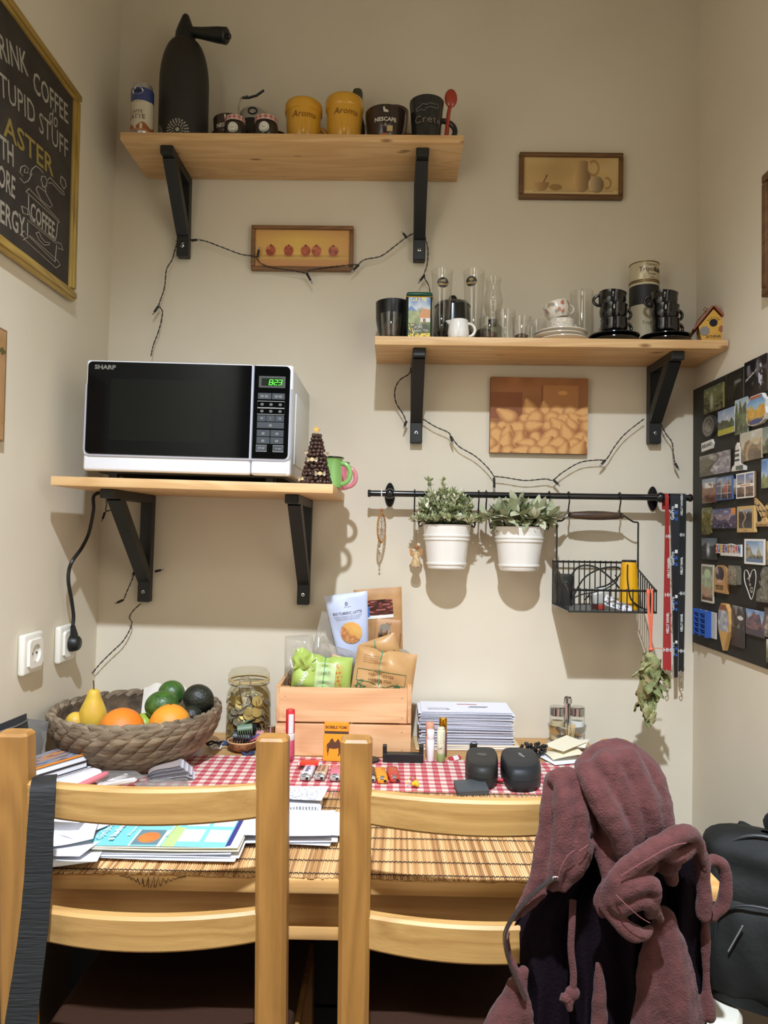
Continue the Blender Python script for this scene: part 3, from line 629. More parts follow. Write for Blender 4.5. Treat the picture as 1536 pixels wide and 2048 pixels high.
def tall(px, Y, py, pst, label):
    h = zq(px, py, Y); t = thing('beer_glass', label, 'glass', (px_(px, Y, 640), Y, ZR), group='tall beer glasses')
    R, b = .0265, .0165; pr = [(0,0),(.0265,0),(.0265,.003),(.009,.008),(.0085,.016),(.013,.022),(b+.001,.03)]
    pr += [(b+.001+(R-b-.001)*s**.8, .03+(h-.03)*s) for s in (.15,.3,.5,.7,.85,1)]; pr += [(R-.0014,h)]+[(b-.0006+(R-b-.001)*s**.8, .032+(h-.032)*s) for s in (.85,.7,.5,.3,.15)]+[(.012,.03),(0,.027)]
    build('glass_body', G().lathe(pr, 40), GLASS, t, ang=60)
    zc = zq(px, pst[1], Y-.024); xc = px_(pst[0], Y-.024, pst[1])-t.location.x; Rr = .0258; n = 26
    g = G(); g.add([(Rr*sin((xc+.0143*cos(2*pi*i/n))/Rr), -Rr*cos((xc+.0143*cos(2*pi*i/n))/Rr), zc+.0125*sin(2*pi*i/n)) for i in range(n)], [tuple(range(n))]); build('sticker', g, ink((28, 24, 18)), t, smooth=False)
    go = ink((196, 160, 84)); wraptext(t, 'SIN', .0075, Rr, zc+.004, go, x=xc, bold=.0002); wraptext(t, 'SEMILLAS', .0065, Rr, zc-.0045, go, x=xc, bold=.0002)
tall(883, -.145, 542, (886, 565), 'tall beer glass beside the tea tin, dark sticker lower')
tall(947, -.135, 543, (942, 562), 'tall beer glass beside the lamp chimney, dark sticker higher')
def teapot():
    Y = -.054; X = px_(905, Y, 650); t = thing('sugar_bowl', 'squat black lidded bowl behind the beer glasses', 'bowl', (X, Y, ZR))
    h = zq(905, 612, Y); build('bowl_body', G().lathe([(0,0),(.036,0),(.044,.006),(.05,.03),(.049,.055),(.044,h-.004)], 40), mat('black_pot_glaze', (24, 24, 25), .22, coat=.3), t)
    l = build('lid', G().lathe([(.0455,h-.005),(.0465,h-.002),(.04,h+.006),(.02,h+.011),(0,h+.012)], 40), _M['black_pot_glaze'], t)
    build('knob', G().lathe([(.006,h+.01),(.009,h+.015),(.011,h+.020),(.008,h+.025),(0,h+.026)], 24), _M['black_pot_glaze'], l)
teapot()
def creamer():
    Y = -.178; r = .0255; h = zq(915, 637, Y-.02)
    t = mug('milk_jug', 'small white creamer jug in front of the black bowl', (px_(917, Y, 650), Y, ZR), [(r*.86,0),(r*.93,.003),(r,h*.3),(r*.93,h*.7),(r*.86,h*.9),(r*.88,h)], CERW, (.006,h*.86,.017,.0), None, .0035, .002, cat='jug')
    build('spout', G().add([(-r*.8,-.008,h*.72),(-r*.8,.008,h*.72),(-r*1.22,0,h*1.0),(-r*.8,-.011,h*.99),(-r*.8,.011,h*.99)], [(0,2,3),(1,4,2),(0,1,2),(3,2,4)]), CERW, t)
creamer()
def oil_lamp():
    Y = -.075; X = px_(986, Y, 620); t = thing('oil_lamp', 'small oil lamp with a clear bulbous chimney', 'lamp', (X, Y, ZR)); z = lambda y: zq(986, y, Y)
    g = [(.0135,z(648)),(.0165,z(634)),(.0225,z(615)),(.0245,z(604)),(.022,z(592)),(.0175,z(580)),(.0175,z(572)),(.0195,z(562)),(.0205,z(557))]
    build('chimney', G().lathe(g+[(r-.001, q) for r, q in g[::-1]], 36), GLASS, t)
    build('oil_base', G().lathe([(0,0),(.026,0),(.028,.004),(.028,z(660)),(.02,z(652)),(.014,z(648))], 32), glass('lamp_base_glass', (206, 212, 196), 1.2, .05), t)
    build('burner', G().cyl(.012, z(652), z(640), 20), mat('burner_black', (34, 32, 28), .4), t)
    build('wick_glass', G().lathe([(.011,z(632)),(.0135,z(620)),(.0135,z(608))], 20), GLASS, t)
oil_lamp()
mug('black_pot', 'little black pot standing behind the creamer and shot glasses', (px_(968, -.05, 650), -.05, ZR), [(.02,0),(.024,.005),(.026,.03),(.02,.052),(.018,.056)], CERB, None, cat='pot')
t_, _ = gl(979, -.165, .0255, 632, 'cut tumbler with a dark residue next to the creamer', .78)
build('residue', G().lathe([(0,.0075),(.015,.0075),(.018,.016),(.014,.02),(0,.018)], 18), mat('spice_brown', (96, 66, 42), .6, col2=(60, 40, 26), ns=120), t_)
gl(1010, -.125, .0262, 617, 'taller waisted tumbler between two cut tumblers', .86, waist=.82)
t_, _ = gl(1043, -.165, .0232, 630, 'cut tumbler with a few brown seeds inside', .80)
build('seeds', G().lathe([(0,.0075),(.014,.0075),(.016,.013),(.01,.017),(0,.015)], 18), _M['spice_brown'], t_)
gl(1060, -.12, .0155, 650, 'tiny shot glass beside the pale saucers', .8)
gl(1076, -.06, .022, 638, 'frosted pale glass behind the tiny shot glass', .85)
gl(1163, -.06, .030, 577, 'large clear glass standing behind the patterned cups', .9)
def saucer(X, Y, z, r, m, label, group):
    return solo('saucer', G().lathe([(0,0),(r*.5,0),(r*.55,.002),(r*.8,.0065),(r,.0125),(r*.995,.0145),(r*.8,.0092),(r*.55,.0045),(0,.004)], 48), m, label, 'saucer', (X, Y, z), group=group)
def cup(X, Y, z, r, h, m, label, group, hand, tilt=(0, 0, 0), hr=.0042):
    return mug('coffee_cup', label, (X, Y, z), [(r*.66,0),(r*.72,.003),(r*.92,h*.35),(r*.97,h*.6),(r*.93,h*.85),(r*.97,h)], m, (h*.22,h*.85,.016,hand), group, hr, .0025, tilt, 'cup', flat=.9)
PALE = mat('cream_porcelain', (232, 222, 206), .2, coat=.3)
Y = -.125; X = px_(1122, Y, 650)
for k, q in enumerate(('lowest', 'middle', 'topmost')): saucer(X+(.004, -.003, 0)[k], Y, ZR+k*.0085, (.060, .062, .0635)[k], PALE, q+' pale saucer of the stack under the patterned cups', 'pale saucers')
z0 = ZR+.0225
def spots(t, r, h, seed, cols, n, rr):
    rs = random.Random(seed)
    for c in cols:
        g = G()
        for _ in range(n):
            a = rs.uniform(-1.2, 1.2); z = rs.uniform(.2, .9)*h; s = rs.uniform(*rr); rad = r*(.955 if z < h*.9 else .96)+.0012; k = 8
            if z < h*.35: rad = r*(.72+.2*z/(h*.35))+.0016
            g.add([(rad*sin(a+s*cos(2*pi*i/k)/rad), -rad*cos(a+s*cos(2*pi*i/k)/rad), z+s*sin(2*pi*i/k)) for i in range(k)], [tuple(range(k))])
        tag(build('floral_print', g, ink(c), t, smooth=False), kind='stuff')
c1 = cup(X+.0005, Y, z0, .0325, .039, PALE, 'dotted white cup standing on the pale saucers', 'patterned white cups', .25, hr=.003); spots(c1, .0325, .039, 3, ((196, 130, 108), (168, 168, 150)), 26, (.0006, .0012))
c2 = cup(X-.004, Y, z0+.043, .0325, .039, PALE, 'floral white cup tipped inside the dotted one', 'patterned white cups', .15, (radians(-8), radians(-14), 0), .003); spots(c2, .0325, .039, 5, ((196, 116, 92), (190, 160, 110), (150, 150, 140)), 6, (.003, .0055))
for j, (pxs, lab) in enumerate(((1228, 'beside the pale saucers'), (1331, 'beside the birdhouse'))):
    X = px_(pxs, Y, 655); r = .0605
    for k, q in enumerate(('lower', 'upper')): saucer(X, Y, ZR+k*.0105, r-.001*(1-k), CERB, q+' black saucer of the stack '+lab, 'black saucers')
    z0 = ZR+.0250; hh = .041
    cup(X+.0005, Y, z0, .034, hh, CERB, 'lowest black cup of the tower '+lab, 'black coffee cups', .15)
    cup(X-.0035, Y, z0+hh*.86, .0345, hh, CERB, 'middle black cup of the tower '+lab, 'black coffee cups', .1, (0, radians(4), 0))
    cup(X-.007, Y, z0+hh*1.60, .034, hh, CERB, 'top black cup, tipped, of the tower '+lab, 'black coffee cups', pi-.2, (0, radians(5), 0))
def raki():
    Y = -.05; X = px_(1288, Y, 600); r = .036; zt = zq(1288, 520, Y-r); zm_ = zq(1288, 560, Y-r)
    cm = mat('cream_tin', (206, 192, 158), .3, .2)
    for nm, lab, a, b in (('liquor_tin', 'lower cream and black tin behind the black cup towers', 0, zm_), ('liquor_tin', 'upper cream lettered tin stacked behind the black cups', zm_+.0005, zt)):
        t = thing(nm, lab, 'tin', (X, Y, ZR+a), group='stacked cream tins'); h = b-a
        build('tin_body', G().lathe([(0,0),(r-.001,0),(r,.002),(r,h-.002),(r-.001,h),(r-.003,h),(r-.003,h-.002),(0,h-.002)], 44), cm, t)
        for z in (.001, h-.003): build('tin_rim', G().lathe([(r,z),(r+.0012,z+.0005),(r+.0012,z+.002),(r,z+.0025)], 44), mat('brass_rim', (120, 92, 40), .3, .9), t)
        br = ink((96, 72, 46))
        if a:
            wraptext(t, 'Tsipouro', .008, r, h*.80, br, x=.008); wraptext(t, 'Tripou', .0165, r, h*.56, br, x=-.0015, bold=.0002); wraptext(t, 'Raki', .0165, r, h*.56, ink((50, 36, 26)), x=.0285, bold=.0005)
            wraptext(t, 'Zivania', .008, r, h*.33, br, x=.009); wraptext(t, '—1878—', .006, r, h*.15, br, x=.009)
        else:
            def art(U, V): return mixc(C3(206,192,158), C3(30,28,26), ((V > .62+.1*nz(U, V, 9, 2, 2)) & (V < .97))*1.)
            build('tin_print', paint(G(), 2*pi*r*.99, h-.01, 80, 40, art, z0=.005, R=r+.0004), PV, t); wraptext(t, 'Tripou', .012, r+.0006, h*.4, br); wraptext(t, '1878', .008, r+.0006, h*.2, br)
raki()
def birdhouse():
    Y = -.125; p = px_(1424, Y, 670); t = thing('birdhouse', 'yellow wooden birdhouse with a red roof in the shelf corner', 'birdhouse', (p, Y, ZR), (0, 0, radians(-16))); t.scale = (1.16, 1.0, 1.16)
    k = .00118; YW = mat('yellow_wood', (216, 164, 40), .5, col2=(200, 146, 30), ns=20); RW = mat('rust_roof', (150, 76, 38), .5, col2=(126, 60, 30), ns=24)
    P = [(-.0205,.001),(.0195,.001),(.028,.041),(0,.076),(-.0285,.041)]
    build('house_body', G().prism(P, -.026, .026), YW, t, smooth=False)
    for s in (-1, 1):
        a = Vector((0, 0, .080)); b = Vector((s*.0375, 0, .033)); d = (b-a).normalized(); n = Vector((-d.z*s, 0, d.x*s)).normalized(); n = n if n.z > 0 else -n
        q = [a, b, b+n*.004, a+n*.004]; g = G().prism([(v.x, v.z) for v in q], -.034, .034); build('roof_panel', g, RW, t, smooth=False)
    build('entrance_hole', G().cyl(.0078, 0, .0012, 24, T(0, -.0260, .047, rx=pi/2)), mat('hole_dark', (22, 22, 26), .8), t)
    g = G()
    for a in range(-60, 61, 20): g.tube([(.0095*sin(radians(a)), -.0268, .047+.0095*cos(radians(a))), (.014*sin(radians(a)), -.0268, .047+.013*cos(radians(a)))], .0005, 4)
    build('lettering', g, ink((60, 40, 24)), t)
    for x, z, r, c, nm in ((-.017, .031, .0085, (128, 124, 116), 'flower_motif'), (.0165, .0335, .006, (150, 76, 36), 'ladybird_motif')):
        q = [(x+r*(1+.22*(i % 2))*cos(2*pi*i/16), z+r*(1+.22*(i % 2))*sin(2*pi*i/16)) for i in range(16)]; build(nm, G().prism(q, -.0278, -.0262), ink(c), t, smooth=False)
    g = G(); text_g(g, 'ATHINA', .0078, y=-.0268, z=.018, bold=.0002); build('lettering', g, ink((80, 50, 20)), t, smooth=False)
    build('half_flower', G().prism([(.008*cos(pi*i/10+pi), .004+.0035*sin(pi*i/10+pi)) for i in range(11)], -.0275, -.0262), ink((150, 90, 50)), t, smooth=False)
    build('hanging_wire', G().tube([(-.040,-.02,.03),(-.030,-.024,.055),(-.015,-.022,.072),(-.011,-.02,.079),(-.015,-.018,.082),(-.019,-.02,.077),(-.013,-.021,.071)], .0009, 6), mat('copper_wire', (120, 80, 40), .3, .9), t)
birdhouse()

# ------------------------------------------------------------------ microwave and its neighbours
def microwave():
    W, Hh, D = .446, .2385, .335; zf = .016; yf = -.352; x0 = -.665
    t = thing('microwave_oven', 'white and black microwave oven with a lit green clock', 'microwave', (x0, yf, zm(x0)), (0, MT, 0))
    case = mat('oven_white', (232, 232, 236), .3, coat=.2); BLK = mat('oven_black_glass', (9, 10, 10), .08, spec=.13)
    build('case', G().rbox(.004, W-.002, .022, D, zf+.004, zf+Hh-.001, .004, 2), mat('oven_case', (206, 206, 202), .35), t)
    build('side_panel', G().rbox(W-.002, W+.001, .06, D-.03, zf+.03, zf+Hh-.05, .012, 2), mat('oven_panel', (214, 214, 212), .3), t)
    build('underside', G().box(.02, W-.02, .04, D-.02, zf-.002, zf+.005), mat('oven_underside', (60, 58, 52), .6), t, smooth=False)
    for x in (.05, W-.05):
        for y in (.05, D-.05): build('foot', G().cyl(.012, .0005, zf, 16, T(x, y, 0)), BLACK, t)
    xs = .360
    door = build('door', G().rbox(0, xs, 0, .0235, zf, zf+Hh, .006, 3), case, t)
    pan = build('control_panel', G().rbox(xs+.001, W, 0, .0235, zf, zf+Hh, .006, 3), case, t)
    zb = zf+.036
    def rr(x0, x1, z0, z1, r, corners):      # rounded rectangle polygon, corners tl tr br bl
        P = []
        for (cx, cz, a0), on_ in zip(((x0, z1, pi), (x1, z1, pi/2), (x1, z0, 0), (x0, z0, -pi/2)), corners):
            if not on_: P.append((cx, cz)); continue
            ox = cx+(r if cx == x0 else -r); oz = cz-(r if cz == z1 else -r)
            P += [(ox+r*cos(a0-i*pi/16), oz+r*sin(a0-i*pi/16)) for i in range(9)]
        return P
    build('door_glass', G().prism(rr(.005, xs-.003, zb, zf+Hh-.004, .010, (1, 0, 0, 1)), -.003, .002), BLK, door, smooth=False)
    build('window_mesh', G().prism(rr(.055, .275, zb+.03, zf+Hh-.04, .008, (1,1,1,1)), -.0034, -.0028), mat('oven_window', (17, 19, 16), .15, spec=.13), door, smooth=False)
    g = G().tube([(.002,-.001,zb+.15),(.002,-.001,zb+.01),(.004,-.001,zb-.0005),(.013,-.001,zb-.0035),(xs,-.001,zb-.0035)], .0022, 8); build('door_rim', g, mat('rim_grey', (176, 172, 178), .3), door)
    build('panel_rim', G().tube([(xs+.001,-.001,zb-.0035),(W-.012,-.001,zb-.0035),(W-.0035,-.001,zb+.001),(W-.002,-.001,zb+.010),(W-.002,-.001,zb+.15)], .0022, 8), _M['rim_grey'], pan)
    build('panel_glass', G().prism(rr(xs+.003, W-.006, zb, zf+Hh-.004, .010, (0, 1, 1, 0)), -.003, .002), BLK, pan, smooth=False)
    g = G(); text_g(g, 'SHARP', .0125, y=-.0036, x=.042, z=zf+Hh-.0165, width=.046, bold=.0005); build('lettering', g, mat('logo_grey', (120, 118, 112), .4), door, smooth=False)
    # controls: a = across 0..1 within the panel, b = height
    xa, xb = xs+.012, W-.016
    def bx(a): return xa+(xb-xa)*a
    def bz(py): return zf+Hh-.004-(py-727)/(918-727)*(Hh-.04)
    fr = mat('display_frame', (66, 68, 66), .4); bt = mat('button_slate', (58, 64, 70), .45); wl = mat('key_print', (178, 178, 176), .5)
    build('display_frame', G().box(bx(.02), bx(1.0), -.0036, -.003, bz(772), bz(748)), fr, pan, smooth=False)
    build('display', G().box(bx(.12), bx(.88), -.0040, -.0035, bz(768), bz(752.5)), mat('display_dark', (10, 26, 10), .2), pan, smooth=False)
    g = G(); seg = {'8':'abcdefg','2':'abged','3':'abgcd'}; w_, h_ = .0068, .0108
    sg = {'a':((0,1),(1,1)),'b':((1,1),(1,.5)),'c':((1,.5),(1,0)),'d':((0,0),(1,0)),'e':((0,0),(0,.5)),'f':((0,.5),(0,1)),'g':((0,.5),(1,.5))}
    for ch, x in (('8', .40), ('2', .58), ('3', .735)):
        for q in seg[ch]:
            (a, b), (c, d) = sg[q]; sh = .0016
            P0 = (bx(x)+a*w_+b*sh, -.0044, bz(766)+b*h_); P1 = (bx(x)+c*w_+d*sh, -.0044, bz(766)+d*h_); g.tube([P0, P1], .0006, 5)
    for q in (.3, .7): g.ball((bx(.545), -.0044, bz(766)+h_*q), .0009, 6, 4)
    build('clock_digits', g, mat('clock_green', (90, 255, 70), .4, emit=1.8), pan)
    def button(a0, a1, p0, p1, s='', size=.006, m=None):
        o = build('button', G().rbox(bx(a0), bx(a1), -.0040, -.0028, bz(p1), bz(p0), .0008, 1), m or bt, pan, smooth=False)
        if s:
            g = G(); text_g(g, s, size, y=-.0043, x=bx((a0+a1)/2), z=(bz(p0)+bz(p1))/2); build('key_print', g, wl, o, smooth=False)
    def icons(a, py, n=1):
        g = G()
        for k in range(n):
            x = bx(a)+(k-(n-1)/2)*.009; z = bz(py); g.tube([(x+.003*cos(i*pi/5), -.0042, z+.0023*sin(i*pi/5)) for i in range(10)], .00045, 4, closed=True); g.tube([(x-.0018,-.0042,z),(x+.0018,-.0042,z)], .0005, 4)
        build('key_symbol', g, wl, pan)
    button(0, .5, 783, 796); button(.52, 1, 783, 796); icons(.24, 790, 2); icons(.76, 790, 2)
    for z0, z1 in ((813.5, 800), (827, 814.5)):
        g = G()
        for P in ([(bx(0), bz(z0)), (bx(1), bz(z0)), (bx(1), bz(z1)), (bx(0), bz(z1))],): g.tube([(x, -.0036, z) for x, z in P], .0006, 5, closed=True)
        build('menu_frame', g, wl, pan)
        for a in (.17, .5, .84): icons(a, (z0+z1)/2)
    g = G(); text_g(g, 'AUTO MENU', .0035, y=-.0046, x=bx(.5), z=bz(814)); build('lettering', g, wl, pan, smooth=False)
    for a0, s in ((0, '10'), (.335, '1'), (.67, '10')): button(a0, a0+.325, 829, 842, s)
    button(0, 1, 843, 856); icons(.5, 850)
    for p0 in (859, 874):
        for a0 in (0, .51): button(a0, a0+.49, p0, p0+14); icons(a0+.24, p0+8)
    for a0, a1, s in ((0, .385, 'STOP'), (.62, 1.0, '+1 min')):
        button(a0, a1, 891, 904, s, .0062 if s == 'STOP' else .005)
        build('button_frame', G().tube([(bx(a0), -.004, bz(891)), (bx(a1), -.004, bz(891)), (bx(a1), -.004, bz(904)), (bx(a0), -.004, bz(904))], .0006, 5, closed=True), wl, pan)
    build('open_button', G().rbox(xs+.004, W-.008, -.002, .004, zf+.004, zf+.029, .0015, 2), case, pan)
    # mains cord and plug (world points brought into the oven's frame)
    inv = (Matrix.Translation(t.location) @ Matrix.Rotation(MT, 4, 'Y')).inverted()
    P = [(225, 962, -.02), (206, 975, -.0), (189, 990, -.25), (187, 1020, -.24), (178, 1065, -.22), (164, 1095, -.2), (146, 1120, -.19), (138, 1140, -.18), (137, 1165, -.19), (143, 1200, -.2), (147, 1232, -.205), (145.5, 1252, -.21)]
    w3 = []
    for i, (a, b, y) in enumerate(P):
        if i < 2: continue
        q = onx(a, b, LX(1.1)+(.05 if i < 4 else .035 if i < 7 else .028)); w3.append(q)
    w3 = [Vector((w3[0].x, -.30, zm(w3[0].x)-.024))]+w3 if 0 else w3
    w3 = [w3[0]+Vector((.03, .02, .01))]+w3
    pts = []
    for i in range(len(w3)-1):
        a, b, c, d = w3[max(i-1, 0)], w3[i], w3[i+1], w3[min(i+2, len(w3)-1)]
        for s in range(5):
            u = s/5; pts.append(.5*((2*b)+(c-a)*u+(2*a-5*b+4*c-d)*u*u+(3*b-a-3*c+d)*u**3))
    pts.append(w3[-1]); cord = build('power_cord', G().tube([inv @ p for p in pts], .0042, 8), BLACK, t)
    s = SOC2.location; g = G(); M = Matrix.Translation(s) @ Matrix.Rotation(pi/2, 4, 'Z')
    g.lathe([(0,.0),(.0185,.0),(.0195,.003),(.0195,.010),(.0165,.022),(.012,.026),(0,.027)], 26, M @ T(.0, -.0160, 0, rx=pi/2))
    e = M.inverted() @ w3[-1]; g.tube([M @ Vector((0,-.028,.008)), M @ Vector(((e.x)*.5,-.03,.02)), w3[-1]], [.0105,.0085,.0055], 12)
    g.v = [tuple(inv @ Vector(p)) for p in g.v]; build('plug', g, BLACK, cord)
microwave()
def bean_tree():
    Y = -.335; X = px_(632, Y, 950); zb = zm(X); h = pz_(634, 868, Y)-zb; t = thing('coffee_bean_tree', 'little tree ornament of coffee beans with a gold star', 'ornament', (X, Y, zb))
    BN = mat('roasted_bean', (72, 46, 36), .35, col2=(52, 32, 26), ns=60); R_ = .031
    build('cone', G().lathe([(0,.001),(R_*.86,.001),(.006,h),(0,h)], 20), mat('cone_brown', (48, 32, 26), .7), t)
    bg = G().ball((0,0,0), 1, 8, 6, sc=(.0044, .0058, .0043)); bm_ = None; rs = random.Random(2); nl = 13
    for k in range(nl):
        f = k/(nl-1); r = R_*(1-f)+.0075*f; n = max(5, int(2*pi*r/.0088))
        for i in range(n):
            a = 2*pi*(i+.5*(k % 2))/n+rs.uniform(-.1, .1)
            if bm_ is None: o = build('bean', bg, BN, t); bm_ = o.data
            else: o = bpy.data.objects.new('bean', bm_); COL.objects.link(o); o.parent = t
            o.location = (r*cos(a), r*sin(a), .004+f*(h-.008)+rs.uniform(-.0012, .0012)); o.rotation_euler = (rs.uniform(-1.4, 1.4), .35, a)
    st = [((.0088 if i % 2 == 0 else .0038)*sin(i*pi/5), (.0088 if i % 2 == 0 else .0038)*cos(i*pi/5)) for i in range(10)]
    build('star', G().prism(st, -.0015, .0015, T(0, -.002, h+.009, rz=-.3, ry=.15)), mat('wood_star', (226, 176, 84), .45), t, smooth=False)
    BO = mat('bow_gingham', (202, 184, 156), .7, col2=(120, 100, 80), ns=400); BU = mat('button_beige', (216, 184, 128), .5)
    for x, z, r in ((-.006, .052, .022), (.012, .022, .03), (-.025, .011, .026), (-.014, .070, .013), (.016, .066, .015)):
        y = -sqrt(max(r*r-x*x*.8, 1e-6)) if abs(x) < r else 0
        y -= .006; g = G()
        for s in (-1, 1): g.add([(x,y,z),(x+s*.011,y-.001,z+.0055),(x+s*.012,y+.002,z-.0005),(x+s*.010,y-.001,z-.006)], [(0,1,2),(0,2,3)] if s < 0 else [(0,2,1),(0,3,2)])
        b = build('bow', g, BO, t, smooth=False); build('bow_button', G().cyl(.0042, 0, .0016, 14, T(x, y-.001, z, rx=pi/2)), BU, b)
bean_tree()
def enamel(px, Y, r, py, c, label):
    X = px_(px, Y, 940); h = pz_(px, py, Y)-zm(X); m = mat('enamel_%d' % c[0], c, .2, coat=.4)
    t = mug('enamel_mug', label, (X, Y, zm(X)), [(r*.9,0),(r*.93,.003),(r*.95,h*.2),(r*.90,h*.7),(r,h*.96),(r*1.06,h)], m, (h*.12,h*.82,.020,-.15), 'enamel mugs by the microwave', .0056)
    build('rim', G().tube([(r*1.06*cos(a*pi/20), r*1.06*sin(a*pi/20), h) for a in range(40)], .0016, 6, closed=True), BLACKM, t)
enamel(660, -.245, .029, 916, (140, 186, 104), 'green enamel mug with a dark rim beside the bean tree')
enamel(673, -.16, .029, 926, (224, 138, 146), 'pink enamel mug behind the green one')
# ------------------------------------------------------------------ fairy-light strings (wire > bulbs)
def spline(P, k=5):
    P = [Vector(p) for p in P]; out = []
    for i in range(len(P)-1):
        a, b, c, d = P[max(i-1, 0)], P[i], P[i+1], P[min(i+2, len(P)-1)]
        for s in range(k):
            u = s/k; out.append(.5*((2*b)+(c-a)*u+(2*a-5*b+4*c-d)*u*u+(3*b-a-3*c+d)*u**3))
    return out+[P[-1]]
WIRE = mat('dark_wire', (30, 24, 22), .5)
def fairy(label, runs, bulbs, Y=-.022):
    t = thing('string_lights', label, 'string lights', (0, 0, 0), group='dark fairy light strings')
    for run in runs:
        pts = spline([on(q[0], q[1], q[2] if len(q) > 2 else Y) for q in run], 6); g1 = G(); g2 = G(); tw = []; tv = []
        d = 0
        for i, p in enumerate(pts):
            if i: d += (p-pts[i-1]).length
            a = d*2*pi/.03; o = Vector((cos(a)*.0012, -abs(sin(a))*.0006, sin(a)*.0012)); tw.append(p+o); tv.append(p-o)
        build('wire', G().tube(tw, .0009, 5), WIRE, t); build('wire', G().tube(tv, .0009, 5), WIRE, t)
    for (x0, y0), (x1, y1) in bulbs:
        a = on(x0, y0, Y-.001); b = on(x1, y1, Y-.004); d = (b-a).normalized(); L_ = max((b-a).length, .022)
        h = build('bulb_holder', G().tube([a, a+d*L_*.1, a+d*L_*.7], [.0026, .0034, .0030], 8), WIRE, t)
        build('bulb', G().tube([a+d*L_*.7, a+d*L_*.92, a+d*L_], [.0022, .0021, .001], 8), mat('led_cap', (150, 150, 146), .3), h)
    return t
fairy('fairy lights looped under the highest shelf and down to the microwave',
      [[(352,482),(400,480),(440,493),(480,508),(506,512),(512,515),(522,527),(545,535),(585,541),(612,546),(622,540),(660,534),(700,530),(716,529)], [(716,529),(730,519),(762,512),(790,492),(812,475),(826,467)],
       [(850,474),(856,500),(854,530),(848,552),(857,570),(860,583,-.10)], [(356,480),(350,500),(344,520),(333,540),(329,575),(320,603),(318,612),(325,625),(318,660),(307,690),(302,712,-.05)]],
      [((515,515),(519,493)), ((613,546),(625,568)), ((718,529),(702,545)), ((814,476),(804,464)), ((849,550),(836,567)), ((383,481),(400,479)), ((317,612),(305,630)), ((354,494),(362,489))])
fairy('fairy lights hanging from the glassware shelf brackets above the rail',
      [[(822,735,-.03),(818,748),(800,760),(790,780),(792,805),(806,828),(813,845)], [(846,838),(870,853),(895,864),(902,872),(918,893),(950,912),(975,935),(988,953)], [(988,953),(1010,955),(1050,961),(1090,958),(1106,960),(1125,945),(1160,925),(1195,920),(1212,919),(1228,895),(1250,868),(1288,838)], [(1322,848),(1332,868),(1344,885),(1347,910),(1350,925)]],
      [((813,842),(807,857)), ((901,872),(906,888)), ((988,955),(989,984)), ((1107,960),(1120,972)), ((1211,920),(1199,933)), ((1350,926),(1358,941))])
fairy('fairy light tail dangling beneath the microwave shelf towards the basket',
      [[(213,992,-.30),(213,1010,-.16),(212,1022,-.12),(225,1022,-.1),(237,1050,-.07),(246,1080,-.05),(262,1100,-.03)], [(272,1138),(264,1160),(253,1185),(247,1200),(240,1203)], [(282,1207),(266,1222),(259,1235),(264,1246),(257,1265),(244,1285),(226,1302),(200,1328),(172,1362),(150,1386,-.05),(134,1402,-.08)]],
      [((272,1140),(270,1143)), ((310,1143),(328,1139)), ((246,1200),(233,1206)), ((210,1024),(203,1044))])

# ------------------------------------------------------------------ rail with hooks
YRL = -.062
pL = on(738, 986.5, YRL); pR = on(1381, 996, YRL); ZRL = (pL.z+pR.z)/2
def rail():
    t = thing('wall_rail', 'black metal rail along the wall on two plates', 'rail', (0, 0, ZRL), group=None); x0, x1 = pL.x, pR.x
    build('rod', G().tube([(x0, YRL, 0), (x1, YRL, 0)], .0078, 16), BLACKM, t)
    for x, s in ((x0, 1), (x1, -1)): build('end_cap', G().tube([(x-s*.003, YRL, 0), (x, YRL, 0), (x+s*.003, YRL, 0), (x+s*.005, YRL, 0)], [.0085, .0098, .0098, .0080], 18), BLACKM, t)
    for px in (779.5, 1321):
        X = px_(px, YRL, 990); P = []
        for i in range(24):
            a = 2*pi*i/24; P.append((X+.0135*cos(a)*(1+.0*cos(2*a)), .0315*sin(a)*(1-.18*cos(a)**2)+(0)))
        pl = build('mount_plate', G().prism(P, -.006, -.0003), BLACKM, t, ang=30)
        build('mount_post', G().tube([(X,-.005,0),(X,-.02,0),(X,YRL,0)], [.009,.0065,.0065], 14), BLACKM, pl)
        build('mount_collar', G().tube([(X-.010,YRL,0),(X-.006,YRL,0),(X,YRL,0),(X+.006,YRL,0),(X+.010,YRL,0)], [.0088,.0115,.0135,.0115,.0088], 18), BLACKM, pl)
    return t
rail()
def hook(px, zlow, label):
    X = px_(px, YRL, 1000); t = []
    r = .0102; P = [(X, YRL+.008*cos(a)*1.25, ZRL+r*sin(a)) for a in [radians(200-i*20) for i in range(12)]]
    P = [(X, YRL+r*1.05*cos(radians(a)), ZRL+r*1.05*sin(radians(a))) for a in range(330, -31, -20)][::-1]
    P = [(X, YRL+r*1.05*cos(radians(a)), ZRL+r*1.05*sin(radians(a))) for a in range(-20, 215, 18)]
    e = Vector(P[-1]); P += [(X, YRL-.010, ZRL-.014), (X, YRL-.004, ZRL-.024), (X, YRL-.002, zlow+.012)]
    P += [(X, YRL-.002-.006+.006*cos(a), zlow+.006*sin(a)) for a in [radians(-20*i) for i in range(1, 11)]]
    h = thing('rail_hook', label, 'hook', (X, YRL, ZRL), group='black rail hooks')
    L_ = [Vector(p)-Vector((X, YRL, ZRL)) for p in spline(P, 2)]; build('hook_wire', G().tube(L_, .0019, 8), BLACKM, h)
    build('hook_ball', G().ball(L_[0], .0036, 10, 8), BLACKM, h); return h

